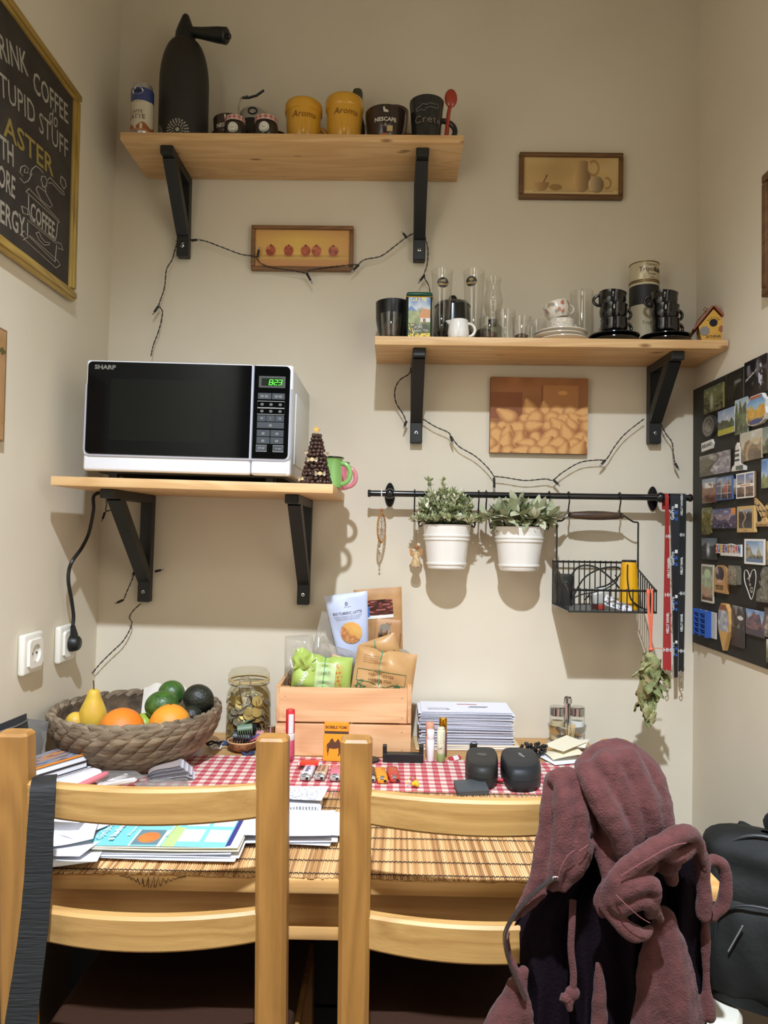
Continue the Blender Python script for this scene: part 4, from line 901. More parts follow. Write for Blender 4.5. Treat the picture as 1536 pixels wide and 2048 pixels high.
# ------------------------------------------------------------------ hanging plant pots
POTW = mat('white_enamel', (240, 235, 226), .25, coat=.4)
def bucket(px, Y, r0, r1, ytop, ybot, label):
    X = px_(px, Y, 1060); zt = pz_(px, ytop, Y); zb = pz_(px, ybot, Y-r1); h = zt-zb
    t = thing('potted_plant', label, 'plant', (X, Y, zb), group='white bucket pots on the rail')
    f = lambda s: r1+(r0-r1)*s
    pr = [(0,.002),(r1-.003,0),(r1,.003)]
    for s in (.09,.105,.12,.135,.15): pr.append((f(s)+(.0028 if s in (.105,.12,.135) else 0), h*s))
    for a in (.64, .72):
        for s in (0,.014,.028,.042,.056): pr.append((f(a+s)+(.0028 if .01 < s < .05 else 0), h*(a+s)))
    pr += [(f(1)-.001, h-.003), (f(1)+.0015, h-.0015), (f(1)+.001, h+.0005), (f(1)-.002, h-.001)]+[(f(s)-.002, h*s) for s in (.9, .7)]
    b = build('bucket', G().lathe(pr, 48), POTW, t, ang=35)
    build('bucket_rim', G().tube([(f(1)*cos(a*pi/24)*1.012, f(1)*sin(a*pi/24)*1.012, h) for a in range(48)], .0013, 6, closed=True), BLACKM, b)
    build('soil', G().lathe([(0,h*.88),(f(.87)-.0015,h*.87)], 24), mat('potting_soil', (58, 46, 34), .9, bump=.6, bs=120), t)
    for s in (-1, 1):
        build('ear', G().tube([(s*(f(1)+.001), .0, h-.002), (s*(f(1)+.009), 0, h-.006), (s*(f(1)+.011), 0, h+.002), (s*(f(1)+.006), 0, h+.008)], .0022, 8), BLACKM, t)
    za = ZRL-zb-.075
    return t, h, f(1), X, zb
def bail_wire(t, h, r, ztop):
    P = spline([(-(r+.010),0,h),( -(r+.012),.004,h+.022),(-(r*.95),.008,ztop-.012),(-(r*.8),.010,ztop)], 4); build('bail', G().tube(P, .0016, 6), BLACKM, t)
    build('bail', G().tube([(-x, y, z) for x, y, z in P], .0016, 6), BLACKM, t)
def leafmesh(L, W, cup=.15, bend=.2, n=5):
    vs = []; fs = []
    for i in range(n+1):
        s = i/n; w_ = W*sin(pi*min(s*.97+.03, 1))**.75*(1-.15*s); z = bend*L*s*s
        vs += [(-w_, s*L, z+cup*w_), (0, s*L, z), (w_, s*L, z+cup*w_)]
    for i in range(n):
        a = i*3; fs += [(a, a+1, a+4, a+3), (a+1, a+2, a+5, a+4)]
    return vs, fs
def sprig_plant():
    t, h, r, X, zb = bucket(893.5, -.080, .0595, .0465, 1049, 1139, 'white bucket of fine bushy sprigs hanging on the rail')
    bail_wire(t, h, r, h+.05); rs = random.Random(11)
    lv, lf = leafmesh(.0150, .0037, .2, .25, 2); greens = ((182, 188, 138), (208, 210, 170), (146, 160, 112), (234, 232, 204))
    gs = [G() for _ in greens]; st = G()
    for k in range(270):
        a = rs.uniform(0, 2*pi); q = sqrt(rs.random()); b = Vector((r*.55*q*cos(a), r*.45*q*sin(a), h*.9)); up = rs.uniform(.055, .098)*(1-.45*q*q)
        tip = b+Vector((cos(a)*q*.055, sin(a)*q*.034-.012*rs.random(), up if q < .8 else up*.45))
        if tip.y > .062: tip.y = .062
        if k in (5, 9, 30): tip = b+Vector((b.x*.5, 0, .118))
        mid = b.lerp(tip, .5)+Vector((0, 0, .01)); pts = spline([b, mid, tip], 3); st.tube(pts, .0007, 4)
        gi = 3 if rs.random() < .2 else rs.randrange(3)
        for p in pts[2:]:
            for m_ in range(5):
                an = rs.uniform(0, 2*pi); el = rs.uniform(.1, 1.0); gg = gs[gi if rs.random() < .7 else rs.randrange(4)]
                gg.add(lv, lf, Matrix.Translation(p) @ Matrix.Rotation(an, 4, 'Z') @ Matrix.Rotation(el, 4, 'X') @ Matrix.Scale(rs.uniform(.7, 1.15), 4))
    for g, c in zip(gs, greens): tag(build('foliage', g, mat('sprig_%d' % c[0], c, .6), t, ang=80), kind='stuff')
    tag(build('stems', st, mat('stem_green', (86, 92, 56), .6), t), kind='stuff')
def sage_plant():
    t, h, r, X, zb = bucket(1038.5, -.080, .0625, .047, 1053, 1143, 'white bucket of broad grey-green leaves hanging on the rail')
    bail_wire(t, h, r, h+.05); rs = random.Random(5)
    mats = [mat('sage_%d' % i, c, .7, bump=.2, bs=160) for i, c in enumerate(((178, 182, 146), (160, 166, 128), (196, 196, 164), (142, 150, 112)))]
    ms = []
    for i, (L_, W_, c, b_) in enumerate(((.044, .0105, .12, .12), (.037, .0115, .15, .3), (.034, .0095, .1, .5), (.040, .0108, .2, -.15))):
        v, f = leafmesh(L_, W_, c, b_, 6); g = G().add(v, f)
        for m in mats:
            me = bpy.data.meshes.new('leaf'); me.from_pydata(g.v, [], g.f); me.materials.append(m); me.polygons.foreach_set('use_smooth', [True]*len(me.polygons)); ms.append(me)
    st = G(); N_ = 0
    for k in range(34):
        a = rs.uniform(0, 2*pi); q = sqrt((k+.5)/34); b = Vector((r*.5*q*cos(a), r*.45*q*sin(a), h*.9))
        tip = b+Vector((cos(a)*q*.060, sin(a)*q*.034-.016, .018+.058*(1-q*.75)*rs.uniform(.7, 1.1)))
        if tip.y > .045: tip.y = .045
        pts = spline([b, b.lerp(tip, .5)+Vector((0,0,.012)), tip], 3); st.tube(pts, .0011, 5)
        for j, p in enumerate(pts[1:]):
            for m_ in range(1 if j < 2 else 2):
                an = a-pi/2+rs.uniform(-1.2, 1.2)+m_*pi*.6; el = rs.uniform(-.75, .7) if j < 5 else rs.uniform(-.1, 1.3)
                o = bpy.data.objects.new('leaf', rs.choice(ms)); COL.objects.link(o); o.parent = t
                o.matrix_local = Matrix.Translation(p) @ Matrix.Rotation(an, 4, 'Z') @ Matrix.Rotation(el, 4, 'X') @ Matrix.Rotation(rs.uniform(-.6, .6), 4, 'Y') @ Matrix.Scale(rs.uniform(.75, 1.12), 4); N_ += 1
    tag(build('stems', st, _M['stem_green'], t), kind='stuff')
sprig_plant(); sage_plant()
ZHK = ZRL-.052
for px, l in ((829, 'black rail hook on the open side of the sprig pot'), (957, 'black rail hook between the two plant pots'), (972, 'black rail hook on the near side of the broad-leaf pot'), (1098, 'black rail hook between the broad-leaf pot and wire basket')): hook(px, ZHK, l)
for px, l in ((1137, 'black rail hook at the near end of the basket handle'), (1239, 'black rail hook at the far end of the basket handle')): hook(px, ZRL-.042, l)

# ------------------------------------------------------------------ ornaments on the rail
def dream():
    X = px_(763, YRL, 1050); t = thing('ring_ornament', 'woven ring charm on a white string at the rail end', 'ornament', (X, YRL, ZRL))
    wst = mat('white_ribbon', (226, 220, 206), .7)
    build('string', G().tube([(-.0005,.012,.0),(-.001,.006,.0105),(-.001,-.004,.0105),(-.001,-.0105,.0),(0,-.006,-.02),(0,-.002,pz_(763,1018,YRL)-ZRL)], .0016, 6), wst, t)
    zb = pz_(763, 1020, YRL)-ZRL; build('bead', G().ball((0,-.002,zb), .0042, 14, 10), mat('copper_bead', (176, 106, 62), .35), t)
    zc = pz_(763, 1056, YRL)-ZRL; R_ = .030; an = radians(72); ca, sa = cos(an), sin(an)
    rope = mat('straw_ring', (196, 140, 70), .7, col2=(160, 106, 48), ns=300); P = []
    for i in range(120):
        a = 2*pi*i/120; rr = R_+.0018*cos(a*30); q = .0018*sin(a*30); P.append((rr*cos(a)*ca+q*sa, rr*cos(a)*sa-q*ca, zc+rr*sin(a)*1.18))
    build('ring', G().tube(P, .0016, 6, closed=True), rope, t)
    build('ring_core', G().tube([(R_*cos(a*pi/20)*ca, R_*cos(a*pi/20)*sa, zc+R_*1.18*sin(a*pi/20)) for a in range(40)], .0019, 6, closed=True), rope, t)
    g = G()
    for k in range(12):
        a = 2*pi*k/12
        for s in (1, 4):
            b = a+2*pi*s/12; g.tube([(R_*.95*cos(q)*ca, R_*.95*cos(q)*sa, zc+R_*1.12*sin(q)) for q in (a, b)], .0005, 4)
    tag(build('web', g, mat('web_thread', (190, 180, 166), .8), t), kind='stuff')
    z2 = zc-R_*1.18; build('pendant_thread', G().tube([(0,0,z2),(-.004,-.004,z2-.012),(-.004,-.004,z2-.03)], .0006, 5), rope, t)
    for q, c in ((.010, (150, 120, 90)), (.018, (226, 220, 210)), (.028, (150, 100, 60))): build('bead', G().ball((-.004,-.004,z2-q), .0027, 10, 8), mat('bead_%d' % c[0]+str(c[2]), c, .4), t)
dream()
def angel():
    X = px_(832, -.055, 1110); z0 = pz_(832, 1130, -.055); t = thing('angel_ornament', 'small straw angel hanging beside the sprig pot', 'ornament', (X, -.055, z0))
    c = mat('raffia', (220, 196, 152), .8, col2=(190, 156, 104), ns=120); br = mat('angel_brown', (168, 110, 62), .7)
    z = lambda y: pz_(832, y, -.055)-z0
    build('thread', G().tube([(.0, .0, z(1086)), (-.003, -.006, ZHK-z0+.01)], .0005, 5), br, t)
    build('dress', G().lathe([(.012,z(1129)),(.0125,z(1127)),(.007,z(1112)),(.004,z(1103)),(0,z(1102))], 16), c, t)
    build('head', G().ball((.001,-.001,z(1094)), .0062, 14, 10), br, t)
    build('curls', G().ball((.006,.002,z(1090)), .005, 10, 8), mat('curl_white', (226, 214, 190), .9, bump=.6, bs=300), t)
    for s in (-1, 1):
        build('wing', G().prism([(s*.003,z(1106)),(s*.013,z(1096)),(s*.017,z(1099)),(s*.014,z(1112)),(s*.006,z(1114))], .003, .0045), mat('wing_wood', (190, 134, 80), .6), t, smooth=False)
        build('arm', G().tube([(s*.004,-.001,z(1104)),(s*.009,-.003,z(1110)),(s*.004,-.006,z(1113))], .0019, 6), c, t)
    build('hem', G().lathe([(.0128,z(1129)),(.0135,z(1131)),(.0128,z(1133))], 16), mat('hem_lace', (200, 168, 130), .8), t)
    for s in (-1, 1): build('leg', G().tube([(s*.004,0,z(1129)),(s*.005,-.001,z(1135))], .0016, 6), br, t)
angel()

# ------------------------------------------------------------------ wire basket and what lies in it
BX0, BX1, BYF, BYB = .414, .617, -.197, -.022
ZB = pz_(1220, 1224, BYF); ZF = pz_(1220, 1181, BYF); ZK = pz_(1180, 1124, BYB)
def wire_basket():
    t = thing('wire_basket', 'black wire basket with a wooden handle hanging from the rail', 'basket', (0, 0, 0))
    w_ = .0019; g = G().tube([(BX0,BYB,ZK),(BX1,BYB,ZK),(BX1,BYF,ZF),(BX0,BYF,ZF)], .0028, 8, closed=True); build('rim', g, BLACKM, t)
    build('base_frame', G().tube([(BX0,BYB,ZB),(BX1,BYB,ZB),(BX1,BYF,ZB),(BX0,BYF,ZB)], .0024, 8, closed=True), BLACKM, t)
    build('base_tray', G().box(BX0+.004, BX1-.004, BYF+.004, BYB-.002, ZB-.0006, ZB+.0006), mat('tray_grey', (108, 110, 106), .5), t, smooth=False)
    def rod(a, b): build('rod', G().tube([a, b], w_*.8, 6), BLACKM, t)
    n = 15
    for i in range(n+1):
        x = BX0+(BX1-BX0)*i/n; rod((x,BYB,ZB),(x,BYB,ZK+.004)); rod((x,BYF,ZB),(x,BYF,ZF+.004))
    m = 11
    for i in range(1, m):
        s = i/m; y = BYB+(BYF-BYB)*s; z = ZK+(ZF-ZK)*s; rod((BX0,y,ZB),(BX0,y,z+.003)); rod((BX1,y,ZB),(BX1,y,z+.003))
    yh = YRL-.004; s = (yh-BYB)/(BYF-BYB); zr = ZK+(ZF-ZK)*s; zs = pz_(1115, 1042, yh); zt = pz_(1190, 1031, yh)
    xa, xb = px_(1137, yh, 1031), px_(1247, yh, 1031)
    for x, xe, d in ((BX0, xa, 1), (BX1, xb, -1)): build('handle_wire', G().tube(spline([(x,yh,zr),(x,yh,zs-.02),(x,yh,zs-.003),(x+d*.004,yh,zs),(x+d*.013,yh,zs+.001),(xe-d*.003,yh,zt-.001),(xe,yh,zt)], 2), .0022, 8), BLACKM, t)
    L_ = xb-xa; pr = [(0,0),(.005,0),(.0075,.003),(.0065,.008),(.0085,.014),(.0112,L_*.35),(.0115,L_*.5),(.0112,L_*.65),(.0085,L_-.014),(.0065,L_-.008),(.0075,L_-.003),(.005,L_),(0,L_)]
    build('handle_grip', G().lathe(pr, 20, T(xa, yh, zt, ry=pi/2)), wood('dark_handle', (84, 62, 44), (60, 42, 28), 0, .5, False), t)
wire_basket()
def in_basket():
    z = ZB+.0012
    lamp_ = thing('yellow_torch', 'chunky yellow torch standing in the wire basket', 'torch', (px_(1258, -.135, 1160), -.135, z))
    h = pz_(1260, 1120, -.135)-z; yl = mat('torch_yellow', (226, 166, 24), .3); pr = [(0,0),(.0235,0),(.0245,.004)]
    for i in range(9): s = i/8; pr.append((.0245-.0075*s+(.0013 if i % 2 else 0), .006+(h-.012)*s))
    build('torch_body', G().lathe(pr+[(.0165,h-.004),(0,h-.004)], 28), yl, lamp_); build('torch_cap', G().cyl(.0168, h-.006, h, 24, b=.001), BLACK, lamp_)
    build('strap', G().tube(spline([(-.009,-.0175,h-.01),(-.010,-.021,h*.6),(-.004,-.0255,h*.25),(.012,-.026,.012),(.026,-.012,.006)], 4), .0017, 6), BLACK, lamp_)
    P = lambda x, y, Y: tuple(on(x, y, Y))
    for lab, pts, Y, r in (('thick black cable looping out of the wire basket', [(1134,1170),(1150,1140),(1168,1131),(1195,1136),(1225,1160),(1240,1178),(1262,1200)], -.12, .0022),
                           ('second black cable curled across the wire basket', [(1140,1210),(1165,1160),(1200,1138),(1237,1135),(1240,1150),(1215,1170),(1190,1178),(1170,1200)], -.10, .0020),
                           ('thin black cable lying along the basket floor', [(1142,1200),(1160,1190),(1190,1184),(1215,1176),(1235,1160),(1230,1150)], -.15, .0016)):
        g = [on(x, y, Y) for x, y in pts]
        for q in g: q.z = max(q.z, z+.004)
        solo('cable', G().tube(spline(g, 4), r, 6), BLACK, lab, 'cable', group='cables in the wire basket')
    c = on(1200, 1168, -.10); wp = thing('charger', 'white plug charger among the cables in the basket', 'charger', (c.x, c.y, z+.024), (radians(18), radians(-14), radians(12))); 
    build('charger_body', G().rbox(-.021, .021, -.013, .013, -.024, .022, .005, 3), mat('charger_white', (216, 214, 208), .35), wp); build('charger_plug', G().tube([(-.028,0,.008),(-.02,0,.008)], .004, 8), STEEL, wp)
    c = on(1135, 1150, -.05); bp = thing('black_charger', 'square black charger by the basket side', 'charger', (BX0+.026, -.052, z+.033), (radians(4), 0, 0)); build('charger_body', G().rbox(-.017, .017, -.011, .011, -.033, .045, .003, 2), BLACK, bp); build('charger_socket', G().box(-.006, .006, -.0122, -.0109, .024, .03), mat('socket_grey', (70, 70, 70), .4), bp, smooth=False)
    rp = thing('red_packet', 'small red packet on the basket floor', 'packet', (px_(1198, -.165, 1190), -.160, z+.006), (0, radians(5), radians(10))); build('packet', G().rbox(-.014, .014, -.006, .006, -.005, .007, .002), mat('packet_red', (178, 56, 40), .4), rp); build('packet_stripe', G().box(-.0142, -.006, -.0063, .0063, -.0052, .0072), mat('packet_dark', (70, 30, 28), .4), rp, smooth=False)
    bl = thing('pill_blister', 'crumpled white and silver blister strip in the basket', 'blister', (px_(1238, -.172, 1195), -.165, z+.012), (radians(-30), radians(24), 0))
    g = G().grid(lambda u, v: (-.034+.068*u, .003*sin(u*9+v*4), -.012+.024*v), 14, 5); build('foil', g, mat('foil_white', (226, 222, 222), .35), bl)
    for i in range(8): build('pill_bubble', G().ball((-.027+.0155*(i % 4), -.004, -.006+.012*(i//4)), .0042, 8, 6, sc=(1.1,.7,.9)), mat('bubble_silver', (180, 178, 180), .25, .5), bl)
in_basket()

# ------------------------------------------------------------------ lanyards and the dried bunch
def lanyard(name, label, strips, c, words_, tc, clip, Y):
    t = thing('lanyard', label, 'lanyard', (0, 0, 0), group='lanyards on the rail'); m = mat('ribbon_%d_%d' % (c[0], c[2]), c, .6, bump=.15, bs=700)
    tm = ink(tc)
    (xt, yt), (xb, yb), wt, wb = strips
    a = on(xt, yt, YRL-.011); b = on(xb, yb, Y); n = 24; vs = []; up = Vector((1, 0, 0))
    path = []
    for i in range(n+1):
        s = i/n; p = a.lerp(b, s); w_ = wt+(wb-wt)*s; path.append((p, w_, .25*sin(s*2.4+xt)))
    loop = []                                                        # over the rod
    for k in range(8):
        an = pi*k/8; loop.append((Vector((a.x, YRL+.0105*cos(an), ZRL+.0105*sin(an))), wt, 0.))
    full = [(Vector((a.x, YRL+.0105, ZRL-.03)), wt, 0.)]+loop+[(Vector((a.x, YRL-.0105, ZRL)), wt, 0.)]+[q for q in path if q[0].z < ZRL-.006]
    g = G()
    for p, w_, tw in full:
        for th in (-.0005, .0005): g.v += [(p.x-w_/2*cos(tw), p.y+th-w_/2*sin(tw), p.z), (p.x+w_/2*cos(tw), p.y+th+w_/2*sin(tw), p.z)]
    for i in range(len(full)-1):
        o = i*4; q = o+4; g.f += [(o,o+1,q+1,q),(o+3,o+2,q+2,q+3),(o+1,o+3,q+3,q+1),(o+2,o,q,q+2)]
    rb = build('ribbon', g, m, t, ang=60)
    for s, px, py, size, rot, tcol in words_:
        f = (py-yt)/(yb-yt); f = min(max(f, 0), 1); p = a.lerp(b, f); tw = .25*sin(f*2.4+xt); X = px_(px, p.y, py)
        gg = G(); text_g(gg, s, size, bold=.0004); gg.v = [(-z, y, x) for x, y, z in gg.v] if rot else gg.v
        build('lettering', gg, tcol or tm, rb, (X, p.y-.0014+(X-p.x)*math.tan(tw), pz_(px, py, p.y)), (0, 0, tw), smooth=False)
    e = full[-1][0]
    if clip:
        build('clip', G().tube(spline([(e.x,e.y,e.z+.003),(e.x-.003,e.y,e.z-.008),(e.x+.003,e.y-.002,e.z-.016),(e.x-.004,e.y,e.z-.024),(e.x,e.y-.001,e.z-.032),(e.x+.004,e.y,e.z-.024),(e.x,e.y,e.z-.014)], 3), .0012, 6), STEEL, t)
        build('clip_ring', G().tube([(e.x+.005*cos(k*pi/8), e.y, e.z-.004+.004*sin(k*pi/8)) for k in range(16)], .001, 6, closed=True), STEEL, t)
    return t
W_ = (222, 214, 210); BLU = ink((40, 84, 160)); WH = ink((226, 226, 222))
HH = [('HH', 1336, 1190, .012, 0, None), ('HELLY HANSEN', 1335, 1243, .0085, 1, None), ('HH', 1334, 1300, .013, 0, None), ('HELLY HANSEN', 1337, 1135, .0075, 1, None), ('HH', 1337, 1073, .011, 0, None)]
lanyard('lanyard', 'red lettered lanyard hanging at the rail end', ((1334, 996), (1334, 1341), .0095, .0205), (168, 44, 40), HH, W_, True, -.055)
GP = []
for y in (1026, 1117, 1207, 1298): GP += [('GoPro', 1345, y, .0125, 1, None)]
tg = lanyard('lanyard', 'black lanyard with blue squares between the red and lettered ones', ((1350, 996), (1352, 1355), .0225, .010), (26, 26, 30), GP, (196, 200, 206), False, -.068)
for y in (1026, 1117, 1207, 1298):
    for k, m in enumerate((WH, BLU, BLU)):
        f = (y-996)/(1355-996); Yq = (YRL-.011)+(-.068-YRL+.011)*f-.0014; c = on(1352.5, y-14+k*13, Yq); s = .0037*(1-.3*f)
        build('square_mark', G().box(c.x-s, c.x+s, c.y-.0006, c.y, c.z-s*1.25, c.z+s*1.25), m, tg, smooth=False)
HB = []
for y in (1010, 1128, 1242): HB += [('HELLY HANSEN', 1363, y, .0075, 1, None)]
for y in (1070, 1187, 1302): HB += [('HH', 1362, y, .0115, 0, None)]
lanyard('lanyard', 'black lanyard with white lettering nearest the corner', ((1366, 996), (1362, 1343), .0175, .0125), (24, 26, 26), HB, (206, 206, 202), True, -.052)
def herbs():
    a = on(1300, 1184, BYF-.008); b = on(1301, 1298, BYF-.008)
    t = thing('dried_herb_bunch', 'dried green leaf bunch tied with an orange ribbon to the basket', 'herbs', (b.x, b.y, b.z))
    R = mat('orange_ribbon', (226, 110, 80), .5); g = G(); L_ = lambda p: Vector(p)-b
    for off, w_ in ((-.004, .006), (.003, .0045)):
        P = spline([L_(a)+Vector((off, .008, -.004)), L_(a)+Vector((off, .001, .006)), L_(a)+Vector((off*1.2, -.004, .0)), L_(a)+Vector((off*1.3, -.004, -.03)), Vector((off*.2, -.003, .035)), Vector((0, -.002, 0))], 4)
        build('ribbon', G().tube(P, w_*.55, 8, flat=.3, up=(0, 1, 0)), R, t)
    build('bow_tail', G().tube(spline([(0,-.004,0),(.012,-.006,.003),(.026,-.004,.002)], 3), .0016, 6, flat=.5), R, t); build('knot', G().ball((0,-.003,0), .006, 10, 8, sc=(1,.8,.8)), R, t)
    rs = random.Random(8); ms = [mat('dry_leaf_%d' % i, c, .8, col2=d, ns=60, bump=.5, bs=120) for i, (c, d) in enumerate((((166, 168, 114), (124, 130, 80)), ((184, 180, 134), (146, 144, 94)), ((136, 142, 92), (104, 112, 68)), ((150, 130, 86), (116, 112, 70))))]
    for k in range(64):
        L0 = rs.uniform(.045, .07); W0 = rs.uniform(.011, .017); ph = rs.uniform(0, 6)
        vs = []; fs = []; n = 9
        for i in range(n+1):
            s = i/n; w_ = W0*sin(pi*min(s*.95+.05, 1))**.6; cur = .010*sin(s*4+ph)
            for j in range(5):
                u = (j-2)/2; vs.append((u*w_+.002*sin(s*14+ph), s*L0, cur-abs(u)**1.5*w_*.7+.0022*sin(s*22+u*5+ph)))
        for i in range(n):
            for j in range(4): q = i*5+j; fs.append((q, q+1, q+6, q+5))
        f = k/64.; z0 = -.004-.130*f; an = rs.uniform(0, 2*pi); rad = .004+.011*math.sin(pi*min(f*1.1+.12, 1))
        M = Matrix.Translation((rad*cos(an)+.004*sin(f*7)-.003, rad*sin(an)*.7-.006, z0)) @ Matrix.Rotation(an-pi/2, 4, 'Z') @ Matrix.Rotation(radians(-92+rs.uniform(-14, 46)*(1-f*.6)), 4, 'X') @ Matrix.Rotation(rs.uniform(-.7, .7), 4, 'Y') @ Matrix.Scale(1-.25*f, 4)
        build('leaf', G().add(vs, fs, M), ms[rs.randrange(4)], t, ang=80)
    g = G()
    for k in range(6): g.tube([(rs.uniform(-.004,.004), rs.uniform(-.004,.004), .004), (rs.uniform(-.007,.007), rs.uniform(-.006,.006), -.05)], .0009, 5)
    tag(build('stems', g, _M['stem_green'], t), kind='stuff')
herbs()

# ------------------------------------------------------------------ magnet board on the side wall
XB = RX(1.33)-.0085
def bq(px, py, X=None): p = onx(px, py, XB if X is None else X); return p.y, p.z
def board():
    _, z1 = bq(1405, 771); _, z0 = bq(1400, 1290); y1 = -.008; y0 = -.66
    t = thing('magnet_board', 'black magnetic board on the side wall crowded with souvenir magnets', 'board', (RX(1.33)-.0018, y1, z0), (0, 0, -pi/2))
    build('board_sheet', G().rbox(0, y1-y0, -.0062, -.0002, 0, z1-z0, .001, 1), mat('board_black', (40, 37, 30), .6, col2=(32, 30, 25), ns=10), t)
    P = [(1500,1155),(1495,1142),(1490,1141),(1488.5,1150),(1490,1165),(1496,1182),(1503,1199),(1509,1178),(1512,1155),(1509.5,1140),(1504,1142),(1500,1155)]
    inv = t.matrix_world.inverted(); pts = []
    for x, y in P: yy, zz = bq(x, y); pts.append((y1-yy, -.0066, zz-z0))
    wc = mat('chalk_mark', (206, 198, 184), .9); build('heart_drawing', G().tube(spline(pts, 4), .0010, 5), wc, t, smooth=False)
    for s, x, y in (('A', 1498, 1157), ('+', 1500, 1170), ('G', 1503, 1180)):
        yy, zz = bq(x, y); g = G(); text_g(g, s, .017, bold=.0002); build('lettering', g, wc, t, (y1-yy, -.0068, zz-z0), (0, radians(25), 0), smooth=False)
board()
XM = XB-.0003
def magnet(px0, py0, px1, py1, label, art, nx=36, ny=36, th=.005, edge=(70, 62, 50), shape=None, tilt=0, name='fridge_magnet', inset=0):
    """px0..px1 at the vertical middle, py0..py1 at the horizontal middle of the magnet as it stands on the board"""
    y0, _ = bq(px0, (py0+py1)/2, XM-th); y1, _ = bq(px1, (py0+py1)/2, XM-th); pc = (px0+px1)/2
    _, z1 = bq(pc, py0, XM-th); _, z0 = bq(pc, py1, XM-th); w_ = y0-y1; h = z1-z0
    t = thing(name, label, 'magnet', (XM, (y0+y1)/2, z0), (0, radians(tilt), -pi/2), 'souvenir magnets')
    m = mat('magnet_edge_%d_%d_%d' % edge, edge, .5)
    if shape is None:
        build('magnet_body', G().rbox(-w_/2, w_/2, -th, 0, 0, h, .0012, 1), m, t, smooth=False)
        if art: build('print', paint(G(), w_-2*inset, h-2*inset, nx, ny, art, y=-th-.0004, z0=inset), PVG, t, smooth=False)
    else:
        P = [(x*w_, z*h) for x, z in shape]; build('magnet_body', G().prism(P, -th, 0), m, t, smooth=False)
        if art:
            g = paint(G(), w_, h, nx, ny, art, y=-th-.0004); keep = []
            def inside(x, z):
                c = False; n = len(P)
                for i in range(n):
                    (a, b), (e, f) = P[i], P[i-1]
                    if (b > z) != (f > z) and x < (e-a)*(z-b)/(f-b)+a: c = not c
                return c
            for i, f in enumerate(g.f):
                cx = sum(g.v[k][0] for k in f)/4; cz = sum(g.v[k][2] for k in f)/4
                if inside(cx*1.06, (cz-h/2)*1.05+h/2): keep.append(i)
            g.f = [g.f[i] for i in keep]; g.c = g.c[keep]; build('print', g, PVG, t, smooth=False)
    return t, w_, h, th
def scene_art(sky, sky2, far, near, hz=.5, rough=.12, seed=1, border=None, extra=None, bw=.05):
    def f(U, V):
        c = mixc(C3(*sky2), C3(*sky), (V-hz)/(1-hz)*1.2); c = mixc(c, C3(240,240,236), np.clip(nz(U, V, 5, 6, seed+9)-.6, 0, 1)*1.2)
        r = hz+rough*(nz(U, V*0, 7, 1, seed)-.5)*2; c = mixc(c, mixc(C3(*far), C3(*near), nz(U, V, 8, 10, seed+1)), np.clip((r-V)/.03, 0, 1))
        r2 = hz*.45+rough*.6*(nz(U, V*0, 5, 1, seed+3)-.5)*2; c = mixc(c, mixc(C3(*near), C3(*far)*.6, nz(U, V, 12, 12, seed+4)), np.clip((r2-V)/.03, 0, 1))
        if extra: c = extra(c, U, V)
        if border is not None: c = mixc(c, C3(*border), ((U < bw)|(U > 1-bw)|(V < bw)|(V > 1-bw))*1.)
        return c
    return f
